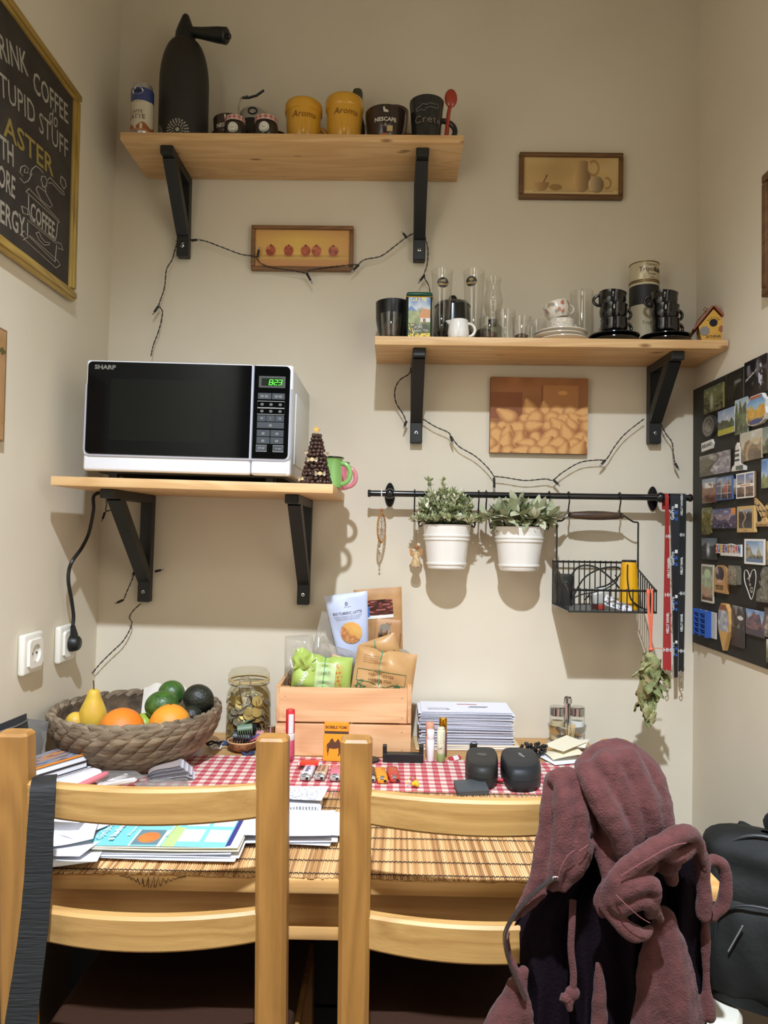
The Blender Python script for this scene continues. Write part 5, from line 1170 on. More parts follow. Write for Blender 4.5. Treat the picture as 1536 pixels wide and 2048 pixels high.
def magnets():
    A = scene_art
    magnet(1408, 772, 1446, 822, 'green canyon magnet under the board top, nearest the corner', A((90,96,60),(110,112,70),(70,72,40),(120,118,84),.7,.2,1,extra=lambda c,U,V: mixc(c,C3(190,186,160),disc(U,V,.42,.4,.12,.45,.6)*.8)), edge=(128,110,56))
    magnet(1451, 745, 1487, 806, 'dark woodland photo magnet under the board top', A((38,36,32),(46,44,38),(36,36,30),(64,58,44),.6,.3,2,extra=lambda c,U,V: mixc(c,C3(96,92,74),(np.sin(U*40)>.7)*nz(U,V,9,3,1)*.6)), th=.003)
    magnet(1489, 716, 1534, 789, 'black photo magnet of a pale figure at the board top', A((28,26,30),(34,30,30),(30,28,30),(44,38,40),.3,.1,3,extra=lambda c,U,V: mixc(mixc(c,C3(200,200,214),disc(U,V,.72,.5,.10,.42,.3)*((nz(U,V,12,12,3)>.3)*1.)),C3(176,172,176),((np.abs(V-.45-U*.4)<.03)&(U<.55)&(nz(U,V,24,4,5)>.4))*1.)), th=.003)
    circ = [(.5*cos(2*pi*i/28), .5+.5*sin(2*pi*i/28)) for i in range(28)]
    magnet(1404, 830, 1430, 874, 'round dark metal compass magnet', lambda U,V: mixc(mixc(mixc(C3(60,58,54),C3(112,106,94),disc(U,V,.5,.5,.44,.44)),C3(64,60,54),disc(U,V,.5,.5,.36,.36,.1)),C3(150,142,122),disc(U,V,.5,.5,.30,.30,.08)*nz(U,V,7,7,1)), edge=(58,56,52), shape=circ, th=.007)
    magnet(1436, 818, 1468.5, 868, 'castle photo magnet with a yellow meadow', A((150,166,190),(196,200,206),(112,108,98),(88,92,60),.52,.1,4,extra=lambda c,U,V: mixc(c,C3(186,178,70),np.clip((.24-V+.2*(1-U)*0)/.03,0,1))), edge=(190,190,180))
    magnet(1470, 797, 1495, 867, 'tall sea cliff magnet', A((168,186,196),(186,196,196),(92,88,76),(124,138,84),.75,.25,5), edge=(150,160,150))
    sh = [(-.42,.08),(-.2,0),(.25,.02),(.42,.12),(.5,.3),(.46,.5),(.5,.72),(.36,.86),(.3,.97),(-.26,.97),(-.34,.86),(-.5,.74),(-.46,.5),(-.5,.3)]
    magnet(1492, 788, 1532, 850, 'shield-shaped golden temple magnet', A((90,130,180),(150,190,214),(196,140,50),(220,180,90),.62,.12,6,extra=lambda c,U,V: mixc(mixc(c,C3(60,66,120),disc(U,V,.5,.12,.4,.10,.3)),C3(190,90,50),((V>.86)&(np.abs(U-.45)<.3))*.9)), edge=(222,216,206), shape=sh, th=.008)
    t, w_, h, th = magnet(1403, 882, 1426, 900, 'white road sign magnet reading a country name', lambda U,V: np.ones(U.shape+(3,))*C3(222,218,206), edge=(222,218,206), shape=[(-.5,0),(.4,0),(.5,.5),(.4,1),(-.5,1)], tilt=-3)
    g = G(); text_g(g, 'IRELAND', .012, y=-th-.0009, z=h*.5, width=w_*.8, bold=.0002); build('lettering', g, ink((40,36,30)), t, smooth=False)
    magnet(1399.5, 906, 1461, 949, 'wide photo magnet of cliffs and breaking surf', A((120,110,100),(140,128,116),(112,104,78),(86,76,56),.7,.2,8,extra=lambda c,U,V: mixc(mixc(c,mixc(C3(120,110,118),C3(214,208,206),nz(U,V,14,9,2)**2),np.clip((U-.5+.15*np.sin(V*6))/.05,0,1)),C3(60,36,30),np.clip(1-np.abs(U-.48+.15*np.sin(V*6))/.05,0,1)*.8)), edge=(60,54,46), th=.003)
    lh = [(-.48,.02),(.5,.0),(.5,.14),(.2,.24),(.18,.8),(.1,.9),(.0,1.),(-.12,.9),(-.14,.8),(-.22,.22),(-.4,.16)]
    magnet(1462, 885, 1487, 942, 'black and white striped lighthouse magnet', lambda U,V: mixc(mixc(np.ones(U.shape+(3,))*C3(224,218,206),C3(44,44,44),(((V>.5)&(V<.6))|((V>.34)&(V<.42))|((V>.68)&(V<.75)))*1.),C3(70,82,72),((V<.18)&(U>.4))*1.), edge=(214,208,196), shape=lh, th=.008, nx=30, ny=50)
    magnet(1480, 862, 1523, 920, 'old stone archway photo magnet', A((186,178,158),(196,186,160),(170,144,104),(120,96,70),.62,.2,10,extra=lambda c,U,V: mixc(mixc(c,C3(198,166,120),np.clip(1-np.abs(np.sqrt(((U-.75)/.42)**2+((V-.2)/.45)**2)-1)/.18,0,1)),C3(92,74,58),((V<.26)&(U>.66))*.8)), edge=(180,168,140))
    magnet(1525, 852, 1552, 905, 'green hillside magnet beside the stone arch', A((120,130,120),(150,150,130),(84,84,56),(104,104,70),.5,.2,11), edge=(116,110,84))
    magnet(1523, 916, 1556, 975, 'blue sky and meadow magnet at the frame edge', A((70,112,170),(150,180,210),(120,120,70),(150,150,90),.45,.2,12), edge=(90,110,120))
    magnet(1404.5, 957, 1432, 1006, 'old town street magnet with a crown mark', A((130,140,160),(160,160,160),(150,96,60),(110,72,52),.7,.15,13,extra=lambda c,U,V: mixc(c,C3(226,220,210),((np.abs(V-.72)<.1)&(np.abs(U-.5)<.3)&(nz(U,V,16,8,2)>.35))*1.)), edge=(120,84,60))
    def coll(c, U, V):
        c = mixc(c, C3(176,80,56), disc(U,V,.6,.45,.12,.3,.4)); return mixc(c, C3(214,214,216), ((np.abs(U-.33)<.012)|(np.abs(U-.7)<.012)|(np.abs(V-.62)<.012)|(np.abs(V-.3)<.01))*.8)
    magnet(1432.5, 953, 1465, 1000, 'blue bordered city collage magnet', A((96,120,160),(150,150,160),(120,92,76),(70,64,80),.7,.2,14,border=(70,92,140),extra=coll), edge=(70,92,140))
    magnet(1466.5, 958, 1474, 989, 'sliver of a pale photo behind the four-picture magnet', A((170,180,190),(190,180,160),(150,130,100),(120,110,90),.5,.1,15), th=.002, nx=10)
    def four(c, U, V):
        c = mixc(c, C3(232,226,214), ((np.abs(U-.5)<.04)|(np.abs(V-.5)<.05)|(U<.05)|(U>.95)|(V<.05)|(V>.95))*1.); return mixc(c, C3(190,120,70), ((np.abs(V-.5)<.025)&(np.abs(U-.5)<.28))*.8)
    magnet(1472.5, 945, 1509, 996, 'four-picture magnet in a brown frame', A((90,110,160),(160,150,150),(150,104,66),(90,70,70),.6,.25,16,extra=four), edge=(120,92,62))
    wt = [(-.42,0),(.5,0),(.5,.14),(.18,.16),(.1,.3),(.2,.55),(.5,.72),(.5,.82),(.22,.76),(.0,.62),(-.2,.8),(-.5,1.),(-.46,.75),(-.25,.5),(-.08,.3),(-.1,.16),(-.42,.14)]
    t, w_, h, th = magnet(1508, 994, 1545, 1053, 'cut-out wooden whale tail magnet', lambda U,V: mixc(np.ones(U.shape+(3,))*C3(206,166,106),C3(60,44,26),(np.abs(np.sin(U*17+np.cos(V*9)*2)*np.cos(V*15))<.22)*((V>.2)*1.)), edge=(190,148,92), shape=wt, nx=50, ny=60)
    g = G(); text_g(g, 'Kaikoura', .009, y=-th-.0008, z=h*.07, width=w_*.7); build('lettering', g, ink((70,46,24)), t, smooth=False)
    magnet(1403.5, 1015, 1421, 1069, 'olive green tag-shaped magnet', A((96,92,40),(120,112,54),(70,64,30),(130,116,60),.5,.3,18), edge=(110,98,46), shape=[(-.4,0),(.4,0),(.5,.06),(.5,.94),(.4,1),(-.4,1),(-.5,.94),(-.5,.06)])
    magnet(1422.5, 1017, 1471, 1057, 'wide dusk city photo magnet', A((90,92,120),(150,130,130),(110,90,96),(60,62,90),.55,.2,19,extra=lambda c,U,V: mixc(mixc(c,C3(216,140,60),((U>.82)&(V>.7))*1.),C3(214,206,206),((nz(U,V,26,16,5)>.86))*.7)), edge=(70,66,70), th=.003)
    t, w_, h, th = magnet(1473.5, 1012, 1509, 1065, 'light wood plaque magnet with a canyon photo', None, edge=(200,164,104), th=.007)
    build('print', paint(G(), w_*.74, h*.7, 36, 40, A((150,160,170),(120,110,100),(54,46,40),(40,34,32),.85,.08,20,extra=lambda c,U,V: mixc(c,C3(214,178,130),np.clip(1-np.abs(U-.42+.1*np.sin(V*8))/.09,0,1)*(V<.9)*.9)), y=-th-.0006, z0=h*.17), PVG, t, smooth=False)
    g = G(); text_g(g, 'Taroko', .006, y=-th-.0006, z=h*.08); build('lettering', g, ink((110,80,44)), t, smooth=False)
    magnet(1403.5, 1076, 1433, 1119, 'blue-grey waterfall photo magnet', A((90,100,110),(110,116,120),(50,56,62),(40,44,50),.75,.15,21,extra=lambda c,U,V: mixc(c,C3(226,230,232),disc(U,V,.45,.42,.17,.42,.9))), th=.003)
    t, w_, h, th = magnet(1431.5, 1087, 1481.5, 1112, 'colourful block-letter town name magnet', lambda U,V: np.ones(U.shape+(3,))*C3(224,220,212), edge=(224,220,212), th=.004, shape=[(-.5,.15),(-.3,.2),(-.3,0),(.5,0),(.5,.95),(.3,.9),(.1,1),(-.1,.92),(-.5,.95)])
    cs = ((206,80,40),(70,70,140),(212,180,60),(150,60,80),(60,90,160),(190,110,50),(90,130,120),(206,80,40),(190,70,50),(64,74,140))
    for i, ch in enumerate('QUEENSTOWN'):
        g = G(); text_g(g, ch, .023, y=-th-.001, x=(-.45+i*.1)*w_, z=h*.54, bold=.0012, width=w_*.088); build('letter', g, ink(cs[i]), t, smooth=False)
    magnet(1489, 1078, 1530, 1129, 'white instant-photo magnet of a lake and cliffs', A((110,140,180),(190,200,206),(74,74,56),(180,166,136),.55,.3,23,border=(228,224,212),bw=.08,extra=lambda c,U,V: mixc(c,C3(92,112,140),np.clip((.24-V)/.03,0,1))), edge=(226,222,210), th=.002)
    magnet(1533, 1082, 1556, 1131, 'wooden magnet at the frame edge beside the instant photo', A((190,150,90),(200,160,100),(170,126,70),(150,110,60),.5,.2,24), edge=(186,146,88))
    t, w_, h, th = magnet(1403, 1129, 1426.5, 1205, 'tall pastel travel poster magnet', A((120,124,104),(170,180,140),(160,150,120),(196,140,110),.45,.1,25,border=(206,198,180),extra=lambda c,U,V: mixc(mixc(c,C3(190,206,160),disc(U,V,.52,.76,.32,.14,.3)),C3(90,54,34),(V<.15)*1.)), edge=(190,182,166), th=.004)
    ar = [(-.5,0),(.5,0),(.5,.72)]+[(.5*cos(pi*i/12), .72+.28*sin(pi*i/12)) for i in range(1, 12)]+[(-.5,.72)]
    t, w_, h, th = magnet(1427.5, 1130, 1452.5, 1186, 'wooden arch-shaped magnet with a seaside view', lambda U,V: mixc(mixc(mixc(np.ones(U.shape+(3,))*C3(188,146,92),C3(58,50,52),disc(U,V,.5,.68,.36,.28,.1)*((V>.34)*1.)),C3(196,160,160),disc(U,V,.3,.78,.14,.16,.5)*.8),C3(206,160,140),disc(U,V,.5,.42,.28,.08,.4)), edge=(168,124,74), shape=ar, th=.007)
    for s, f in (('MILFORD', .24), ('SOUND', .15)):
        g = G(); text_g(g, s, .0068, y=-th-.0008, z=h*f, width=w_*.6, bold=.0002); build('lettering', g, ink((70,44,24)), t, smooth=False)
    magnet(1455, 1131, 1474, 1170, 'little metal can-shaped magnet', A((120,112,92),(160,150,122),(90,78,60),(150,140,110),.6,.2,27), edge=(104,98,82), shape=[(-.4,0),(.4,0),(.5,.05),(.5,.85),(.42,.9),(.42,1),(-.42,1),(-.42,.9),(-.5,.85),(-.5,.05)], th=.010)
    tr = [(-.5,.0),(.5,.02),(.5,.26),(.22,.3),(.4,.5),(.2,.55),(.34,.75),(.1,1),(-.06,.98),(-.24,.78),(-.14,.62),(-.36,.58),(-.16,.42),(-.46,.3)]
    magnet(1512, 1133, 1544, 1206, 'pewter-grey tree and animals magnet', lambda U,V: mixc(C3(84,80,68),C3(140,134,116),nz(U,V,10,14,3)), edge=(92,88,76), shape=tr, th=.008)
    t, w_, h, th = magnet(1399, 1222, 1432, 1274, 'small blue slatted chair magnet', None, edge=(190,186,178), th=.003)
    b = mat('magnet_blue', (44, 84, 160), .4); 
    for i in range(9): z = h*(.06+.102*i); build('slat', G().rbox(-w_*.56, w_*.22, -.012-.004*(i % 2 == 0), -.009, z, z+h*.06, .0008, 1), b, t, smooth=False)
    for x in (-.56, -.2, .18): build('slat_rail', G().box(w_*x, w_*x+.0042, -.0175, -.003, h*.0, h*1.02), b, t, smooth=False)
    cone = [(-.06,0),(.06,0),(.44,.42),(.5,.6),(.42,.85),(.2,1),(-.2,1),(-.42,.85),(-.5,.6),(-.44,.42)]
    magnet(1435.5, 1207, 1458, 1301, 'waffle cone magnet with a painted scoop', lambda U,V: mixc(mixc(mixc(C3(120,130,150),C3(214,206,190),nz(U,V,7,12,4)),C3(206,162,92),np.clip((.42-V)/.02,0,1)),C3(140,84,54),np.clip((V-.84)/.03,0,1)), edge=(196,150,86), shape=cone, th=.009, nx=30, ny=70)
    t, w_, h, th = magnet(1463, 1212, 1488, 1294, 'dark photo magnet with a tiny white speech bubble', A((58,54,50),(62,58,54),(52,50,48),(48,46,44),.5,.1,31,extra=lambda c,U,V: mixc(mixc(c,C3(220,214,206),disc(U,V,.72,.72,.27,.055,.2)),C3(170,160,150),np.clip(1-np.abs(np.sqrt(((U-.35)/.32)**2+((V-.6)/.13)**2)-1)/.12,0,1)*((V<.6)*1.)*.8)), th=.003, edge=(70,66,62))
    magnet(1491.5, 1220, 1530, 1272, 'blue and rose rocky peaks photo magnet', A((120,150,190),(160,170,190),(150,104,100),(70,76,90),.72,.25,32), th=.003)
    magnet(1529, 1217, 1556, 1276, 'brown photo magnet cut by the frame edge', A((90,80,70),(110,96,80),(80,66,54),(200,190,176),.5,.2,33), th=.004)
    magnet(1533, 1281, 1556, 1328, 'lowest magnet cut by the frame edge', A((200,196,180),(160,160,130),(110,110,76),(140,136,96),.6,.2,34), th=.004)
magnets()
# ------------------------------------------------------------------ the table
TZ = .75; TX0, TX1, TYF = -.735, .506, -.815
def tp(px, py, z=TZ): return onz(px, py, z)
def table():
    t = thing('dining_table', 'pine dining table pushed against the wall under the shelves', 'table', (0, 0, 0))
    TW = wood('table_pine', (214, 168, 106), (190, 138, 78), 0, .5, False, 40)
    build('table_top', G().rbox(TX0, TX1, TYF, -.004, TZ-.022, TZ, .004, 2), TW, t)
    z0, z1 = TZ-.110, TZ-.022
    build('apron', G().box(TX0+.05, TX1-.10, TYF+.045, TYF+.063, z0+.020, z1), TW, t, smooth=False)
    build('apron_rail', G().rbox(TX0+.05, TX1-.10, TYF+.038, TYF+.063, z0, z0+.021, .003), TW, t)
    build('apron', G().box(TX0+.05, TX1-.05, -.07, -.05, z0, z1), TW, t, smooth=False)
    for x in (TX0+.035, TX1-.118): build('apron', G().box(x, x+.018, TYF+.06, -.07, z0, z1), TW, t, smooth=False)
    LW = wood('table_leg_pine', (190, 144, 86), (164, 118, 64), 2, .5, False, 40)
    for x in (TX0+.012, TX1-.160):
        for y in (TYF+.012, -.075): build('leg', G().rbox(x, x+.06, y, y+.06, 0, z1, .004), LW, t)
table()
def bq_noise(i): return (sin(i*12.9898)*43758.5453) % 1
def gingham():
    x0, x1, y0, y1, c = -.64, .47, -.47, -.205, .0125; nx, ny = int((x1-x0)/c), int((y1-y0)/c); g = G(); cols = []
    for j in range(ny+1):
        for i in range(nx+1):
            x = x0+i*c; g.v.append((x, y0+j*c+.02*(x+.1)*-.5+.0, TZ+.0012+.0006*sin(i*.35)*sin(j*.5)))
    k = (C3(226,214,196), C3(206,130,130), C3(184,62,74))
    for j in range(ny):
        for i in range(nx):
            a = j*(nx+1)+i; g.f.append((a, a+1, a+nx+2, a+nx+1)); cols.append(k[(i % 2)+(j % 2)])
    g.c = lin(np.array(cols)); o = solo('tablecloth', g, vmat('woven_check', .8, bump=.15), 'small red and cream gingham cloth across the table middle', 'cloth', smooth=False)
    return o
gingham()
def mat_():
    t = thing('bamboo_mat', 'long bamboo slat mat along the front of the table', 'mat', (0, 0, TZ))
    x0, x1, y0, y1 = -.635, .44, -.812, -.432; n = 300; cs = ((222,182,128),(204,160,106),(232,196,144),(176,130,84),(212,170,116))
    gs = [G() for _ in cs]; rs = random.Random(4); w_ = (x1-x0)/n
    for i in range(n):
        x = x0+w_*i; s = .012*sin(i*.05)+rs.uniform(-.001, .001); h = rs.uniform(.0018, .0030); e0 = rs.uniform(-.003, .003); e1 = rs.uniform(-.003, .003); z = .0014
        g = gs[rs.choice((0,0,1,2,2,3,4))]; a = w_*.92
        g.add([(x,y0+e0,z),(x+a*.5,y0+e0,z+h),(x+a,y0+e0,z),(x+s,y1+e1,z),(x+s+a*.5,y1+e1,z+h),(x+s+a,y1+e1,z)], [(0,1,4,3),(1,2,5,4),(0,2,1),(3,4,5),(0,3,5,2)])
    for g, c in zip(gs, cs): tag(build('slats', g, mat('bamboo_%d' % c[0], c, .55), t, smooth=False), kind='stuff')
    th = mat('mat_thread', (44, 34, 28), .9)
    for k in range(9):
        y = y0+.010+(y1-y0-.02)*k/8; P = []
        for i in range(0, n*2+1): P.append((x0+w_*i/2+.012*sin(i*.025)*(y-y0)/(y1-y0), y+.0014*sin(i*1.7+k), .0036+.0012*(i % 2)))
        build('thread', G().tube(P, .0008, 4), th, t, smooth=False)
    P = [(-.40+.10*s/40., y0-.004-.010*abs(sin(s*.9))*(sin(pi*s/40)), .0015-.013*sin(pi*s/40)**2*(s % 3 > 0)) for s in range(41)]
    build('loose_thread', G().tube(P, .0006, 4), th, t)
mat_()
MATZ = TZ+.0048; CLZ = TZ+.002

# ------------------------------------------------------------------ fruit basket
def fruit_basket():
    cx, cy, R_, r0, h = -.565, -.262, .179, .105, .112
    t = thing('fruit_basket', 'round braided basket of fruit beside the wall', 'basket', (cx, cy, CLZ+.003))
    wk = [mat('water_hyacinth_%d' % i, c, .7, col2=d, ns=26, stretch=(1,1,6), bump=.4, bs=200) for i, (c, d) in enumerate((((140, 122, 98), (104, 88, 68)), ((122, 104, 82), (92, 76, 58)), ((156, 138, 112), (118, 100, 78))))]
    def prof(s): return r0+(R_-r0)*math.sin(min(s, 1)*pi/2)**.8, .008+(h-.008)*s
    inn = [(prof(s)[0]-.011, prof(s)[1]+.003) for s in np.linspace(0, .97, 9)]; out = [(prof(s)[0]-.004, prof(s)[1]) for s in np.linspace(0, .97, 9)]
    build('shell', G().lathe([(0,.0)]+out+inn[::-1]+[(0,.004)], 48), mat('basket_inner', (104, 84, 62), .85, col2=(66, 52, 38), ns=40, bump=1, bs=60), t)
    rows = 7; rs = random.Random(6)
    strand = G()
    for k in range(rows):
        s = (k+.55)/rows; r, z = prof(s); g = G(); n = int(2*pi*r/.036); L_ = .054
        for i in range(n):
            for side in (0, 1):
                a = 2*pi*(i+.5*side+.23*k)/n; q = rs.uniform(.9, 1.1); nu, nv = 9, 8; vs = []
                tl = (.32 if side == 0 else -.32)
                for u in range(nu):
                    su = u/(nu-1); wd = .0106*q*sin(pi*(su*.9+.05))**.8
                    for v in range(nv):
                        b = 2*pi*v/nv; lx = (su-.5)*L_; lz = wd*cos(b)*.95; ly = wd*sin(b)*.62
                        xx = lx*cos(tl)-lz*sin(tl); zz = lx*sin(tl)+lz*cos(tl); aa = a+xx/r
                        rr = r+ly+.002+(zz)*(prof(s+.05)[0]-prof(max(s-.05,0))[0])/(h*.1)*.8
                        vs.append((rr*cos(aa), rr*sin(aa), z+zz+(.0045 if side else -.0045)))
                fs = [(u*nv+v, u*nv+(v+1) % nv, (u+1)*nv+(v+1) % nv, (u+1)*nv+v) for u in range(nu-1) for v in range(nv)]
                g.add(vs, fs)
        build('braid', g, wk[k % 3], t)
    for k in range(2):
        P = []; rr_, zz_ = prof(1)
        for i in range(220):
            a = 2*pi*i/220; q = a*22+k*pi; P.append(((rr_-.003+.0045*cos(q))*cos(a), (rr_-.003+.0045*cos(q))*sin(a), zz_+.0045*sin(q)-.001))
        build('rim_braid', G().tube(P, .0062, 7, closed=True), wk[1+k], t)
    g = G().grid(lambda u, v: ((.02+.14*v)*cos(.55+1.25*u), (.02+.14*v)*sin(.55+1.25*u), .018+.112*v**1.4+.006*sin(u*21+v*9)), 26, 12); solo('tissue_paper', g, mat('tissue', (216, 208, 194), .7), 'crumpled white tissue lining the back of the fruit basket', 'paper', (cx, cy, CLZ+.006))
    def put(px, py, dy, z): p = on(px, py, cy+dy); return p
    def fruit(name, label, px, py, dy, r, m, sc=(1,1,1), rot=(0,0,0), stem=None, group=None, dent=0):
        p = on(px, py, cy+dy); o = thing(name, label, 'fruit', p, rot, group)
        pr = []; n = 18
        for i in range(n+1):
            q = pi*i/n; rr = sin(q)*r; z = -cos(q)*r
            if dent: z *= 1-dent*math.exp(-(rr/(r*.25))**2)
            pr.append((rr if 0 < i < n else 0, z))
        g = G().lathe(pr, 28); g.v = [(x*sc[0], y*sc[1], z*sc[2]) for x, y, z in g.v]; build('flesh', g, m, o)
        if stem: build('stem', G().tube([(0,0,r*sc[2]*.9),(.001,0,r*sc[2]*1.05)], .003, 8), stem, o)
        return o
    ORG = mat('orange_peel', (236, 138, 40), .45, col2=(228, 122, 30), ns=12, bump=.25, bs=420)
    GRP = mat('golden_orange_peel', (240, 158, 50), .45, col2=(234, 144, 38), ns=10, bump=.25, bs=420)
    ST = mat('fruit_stem', (92, 66, 40), .8)
    fruit('orange', 'large orange between the pear and the avocados', 243, 1462, -.075, .0485, ORG, group='oranges', stem=None)
    fruit('orange', 'golden orange in front of the avocados', 340, 1450, -.055, .0445, GRP, group='oranges', stem=ST)
    PE = mat('pear_skin', (224, 186, 70), .45, col2=(208, 156, 52), ns=22, bump=.1, bs=300, contrast=(.45, .75))
    p = on(186, 1420, cy-.02); o = thing('pear', 'ripe yellow pear standing in the fruit basket', 'fruit', p, (radians(4), radians(3), 0))
    zs = lambda y: pz_(186, y, cy-.02)-p.z
    pr = [(0,zs(1462)),(.016,zs(1461)),(.0275,zs(1450)),(.0305,zs(1436)),(.0285,zs(1422)),(.0225,zs(1408)),(.0165,zs(1395)),(.0135,zs(1386)),(.010,zs(1379.5)),(.004,zs(1377.5)),(0,zs(1378))]
    P = spline([(a, 0, b) for a, b in pr], 4); build('flesh', G().lathe([(max(q.x, 0), q.z) for q in P], 32), PE, o)
    build('stem', G().tube(spline([(0,0,zs(1380)),(-.001,0,zs(1370)),(-.0025,0,zs(1360))], 3), .0016, 8), ST, o)
    fruit('small_pear', 'half hidden yellow fruit behind the upright pear', 150, 1445, -.03, .021, PE, (1.0,1,1.1), group=None)
    AV = mat('avocado_dark', (40, 42, 30), .4, col2=(30, 34, 24), ns=40, bump=.6, bs=160); GV = mat('avocado_green', (72, 108, 42), .35, col2=(50, 82, 32), ns=60, bump=.4, bs=200, coat=.1)
    fruit('avocado', 'dark ripe avocado at the basket edge nearest the jar', 397, 1398, .03, .0335, AV, (1.05,.95,.98), (0, radians(25), 0), group='avocados')
    fruit('avocado', 'shiny green avocado in front of the other green one', 323, 1410, -.01, .034, GV, (1.08,1,.92), (0, radians(-12), 0), group='avocados')
    fruit('avocado', 'green avocado at the back of the heap', 343, 1387, .055, .0315, GV, (.98,.95,.95), group='avocados')
    fruit('lime', 'bright green fruit peeking between the two oranges', 288, 1450, -.01, .026, mat('lime_skin', (156, 178, 62), .4), group=None)
    fruit('avocado', 'small dark avocado low behind the golden orange', 383, 1432, -.01, .024, AV, group='avocados')
fruit_basket()

# ------------------------------------------------------------------ clip-top jar of coins
def coin_jar():
    cx, cy, r = px_(497, -.085, 1420), -.085, .0545; h = pz_(497, 1338, cy)-TZ
    t = thing('clip_top_jar', 'clip-top glass jar full of coins beside the crate', 'jar', (cx, cy, TZ))
    gj = glass('jar_clear', (247, 246, 238), 1.3, .03)
    pr = [(0,.001),(r*.9,0),(r,.006),(r,h*.58),(r*.97,h*.68),(r*.84,h*.76),(r*.82,h*.80)]
    build('jar_glass', G().lathe(pr+[(a-.003, b+.001) for a, b in pr[:0:-1]], 44), gj, t)
    build('lid', G().lathe([(r*.82,h*.865),(r*.9,h*.87),(r*.93,h*.90),(r*.93,h*.94),(r*.84,h*.965),(r*.82,h*.99),(r*.78,h),(0,h*.99)], 44), gj, t)
    build('neck_ring', G().lathe([(r*.86,h*.80),(r*.93,h*.805),(r*.94,h*.84),(r*.9,h*.855),(r*.82,h*.855)], 44), gj, t)
    build('rubber_seal', G().lathe([(r*.80,h*.853),(r*.93,h*.853),(r*.935,h*.862),(r*.93,h*.868),(r*.80,h*.868)], 44), mat('rubber_seal_tan', (206, 176, 120), .5), t)
    y = -r*.97
    build('clasp_wire', G().tube([(-.012,y,h*.82),(-.012,y-.004,h*.90),(-.008,y-.003,h*.945),(.010,y-.003,h*.945),(.014,y-.004,h*.90),(.014,y,h*.82)], .0013, 7), STEEL, t)
    build('clasp_lever', G().tube([(-.013,y-.004,h*.815),(-.004,y-.008,h*.60),(.0015,y-.008,h*.585),(.006,y-.008,h*.60),(.016,y-.004,h*.815)], .0014, 7), STEEL, t)
    build('clasp_bar', G().tube([(-.016,y-.003,h*.815),(.018,y-.003,h*.815)], .0018, 7), STEEL, t)
    build('neck_wire', G().tube([(r*.9*cos(a*pi/24), r*.9*sin(a*pi/24), h*.81) for a in range(48)], .0012, 6, closed=True), STEEL, t)
    rs = random.Random(9); ms = (mat('coin_brass', (206, 180, 122), .35, .6), mat('coin_nickel', (190, 184, 172), .35, .6)); me = {}
    for k in range(2):
        for q in (.0125, .0108):
            g = G().lathe([(0,0),(q*.86,0),(q*.88,.0003),(q,.0003),(q,.0019),(q*.88,.0019),(q*.86,.0016),(0,.0016)], 20); me[k, q] = g
    first = {}
    for i in range(120):
        q = rs.choice((.0125, .0108)); k = 0 if rs.random() < .6 else 1; a = rs.uniform(pi, 2*pi) if i < 96 else rs.uniform(0, pi); z = .012+rs.random()**.9*h*.56
        if i < 96: rad = r-.0035-.004-rs.random()*.006; tilt = rs.uniform(55, 88); 
        else: rad = rs.uniform(0, r*.6); tilt = rs.uniform(0, 40); z = h*rs.uniform(.5, .6)
        loc = (cx+rad*cos(a), cy+rad*sin(a), TZ+z); rot = Euler((radians(tilt), 0, a+pi/2+rs.uniform(-.35, .35)))
        if (k, q) not in first:
            o = first[k, q] = tag(build('coin', me[k, q], ms[k]), 'coin among the many heaped in the clip-top jar', 'coin', 'coins in the clip-top jar')
        else: o = first[k, q].copy(); COL.objects.link(o)
        o.location = loc; o.rotation_euler = rot
    solo('coin_heap', G().lathe([(0,.004),(r*.78,.004),(r*.80,h*.5),(r*.5,h*.56),(0,h*.57)], 26), mat('coin_heap', (160, 140, 100), .5, .4, col2=(84, 70, 48), ns=140, bump=1, bs=160), 'mass of coins packed in the middle of the clip-top jar', 'coins', (cx, cy, TZ+.001)).__setitem__('kind', 'stuff')
coin_jar()

# ------------------------------------------------------------------ slatted crate and the packets in it
CX0, CX1, CYF, CYB, CH = -.262, .052, -.200, -.018, .1575
def crate():
    t = thing('wooden_crate', 'pale slatted wooden crate filled with food packets', 'crate', (0, 0, TZ+.001))
    PW = wood('crate_pine', (236, 190, 142), (216, 160, 112), 0, .5, True, 46, kcol=(176, 112, 66), kn=(4.2, 9.))
    PWY = wood('crate_pine_side', (226, 178, 130), (204, 150, 104), 1, .5, False, 46)
    PWZ = wood('crate_post', (228, 182, 134), (206, 154, 108), 2, .5, False, 46)
    W = .0095; gap = .004; zs = ((.0, .074), (.0785, CH))
    for z0, z1 in zs:
        ex = .010 if z0 > 0 else 0
        build('plank', G().rbox(CX0+ex*.7, CX1-ex, CYF, CYF+W, z0, z1, .001, 1), PW, t); build('plank', G().rbox(CX0, CX1, CYB-W, CYB, z0, z1, .001, 1), PW, t)
        for x in (CX0, CX1-W): build('end_plank', G().rbox(x, x+W, CYF+W*(1 if z0 == 0 else .0)+.0002, CYB-W-.0002, z0, z1+(.006 if z0 else 0), .001, 1), PWY, t)
        for x in (CX0+.02, CX1-.022):
            for q in (.012, .058): build('nail', G().cyl(.0009, 0, .0006, 8, T(x, CYF-.0004, z0+q, rx=pi/2)), mat('nail_dark', (60, 44, 34), .5), t)
    for x in (CX0+W, CX1-W-.018):
        for y in (CYF+W, CYB-W-.018): build('corner_post', G().box(x, x+.018, y, y+.018, .001, CH-.002), PWZ, t, smooth=False)
    for k in range(4): y = CYF+W+.002+k*.041; build('base_slat', G().box(CX0+W, CX1-W, y, y+.034, .003, .008), PW, t, smooth=False)
crate()
CZ = TZ+.010
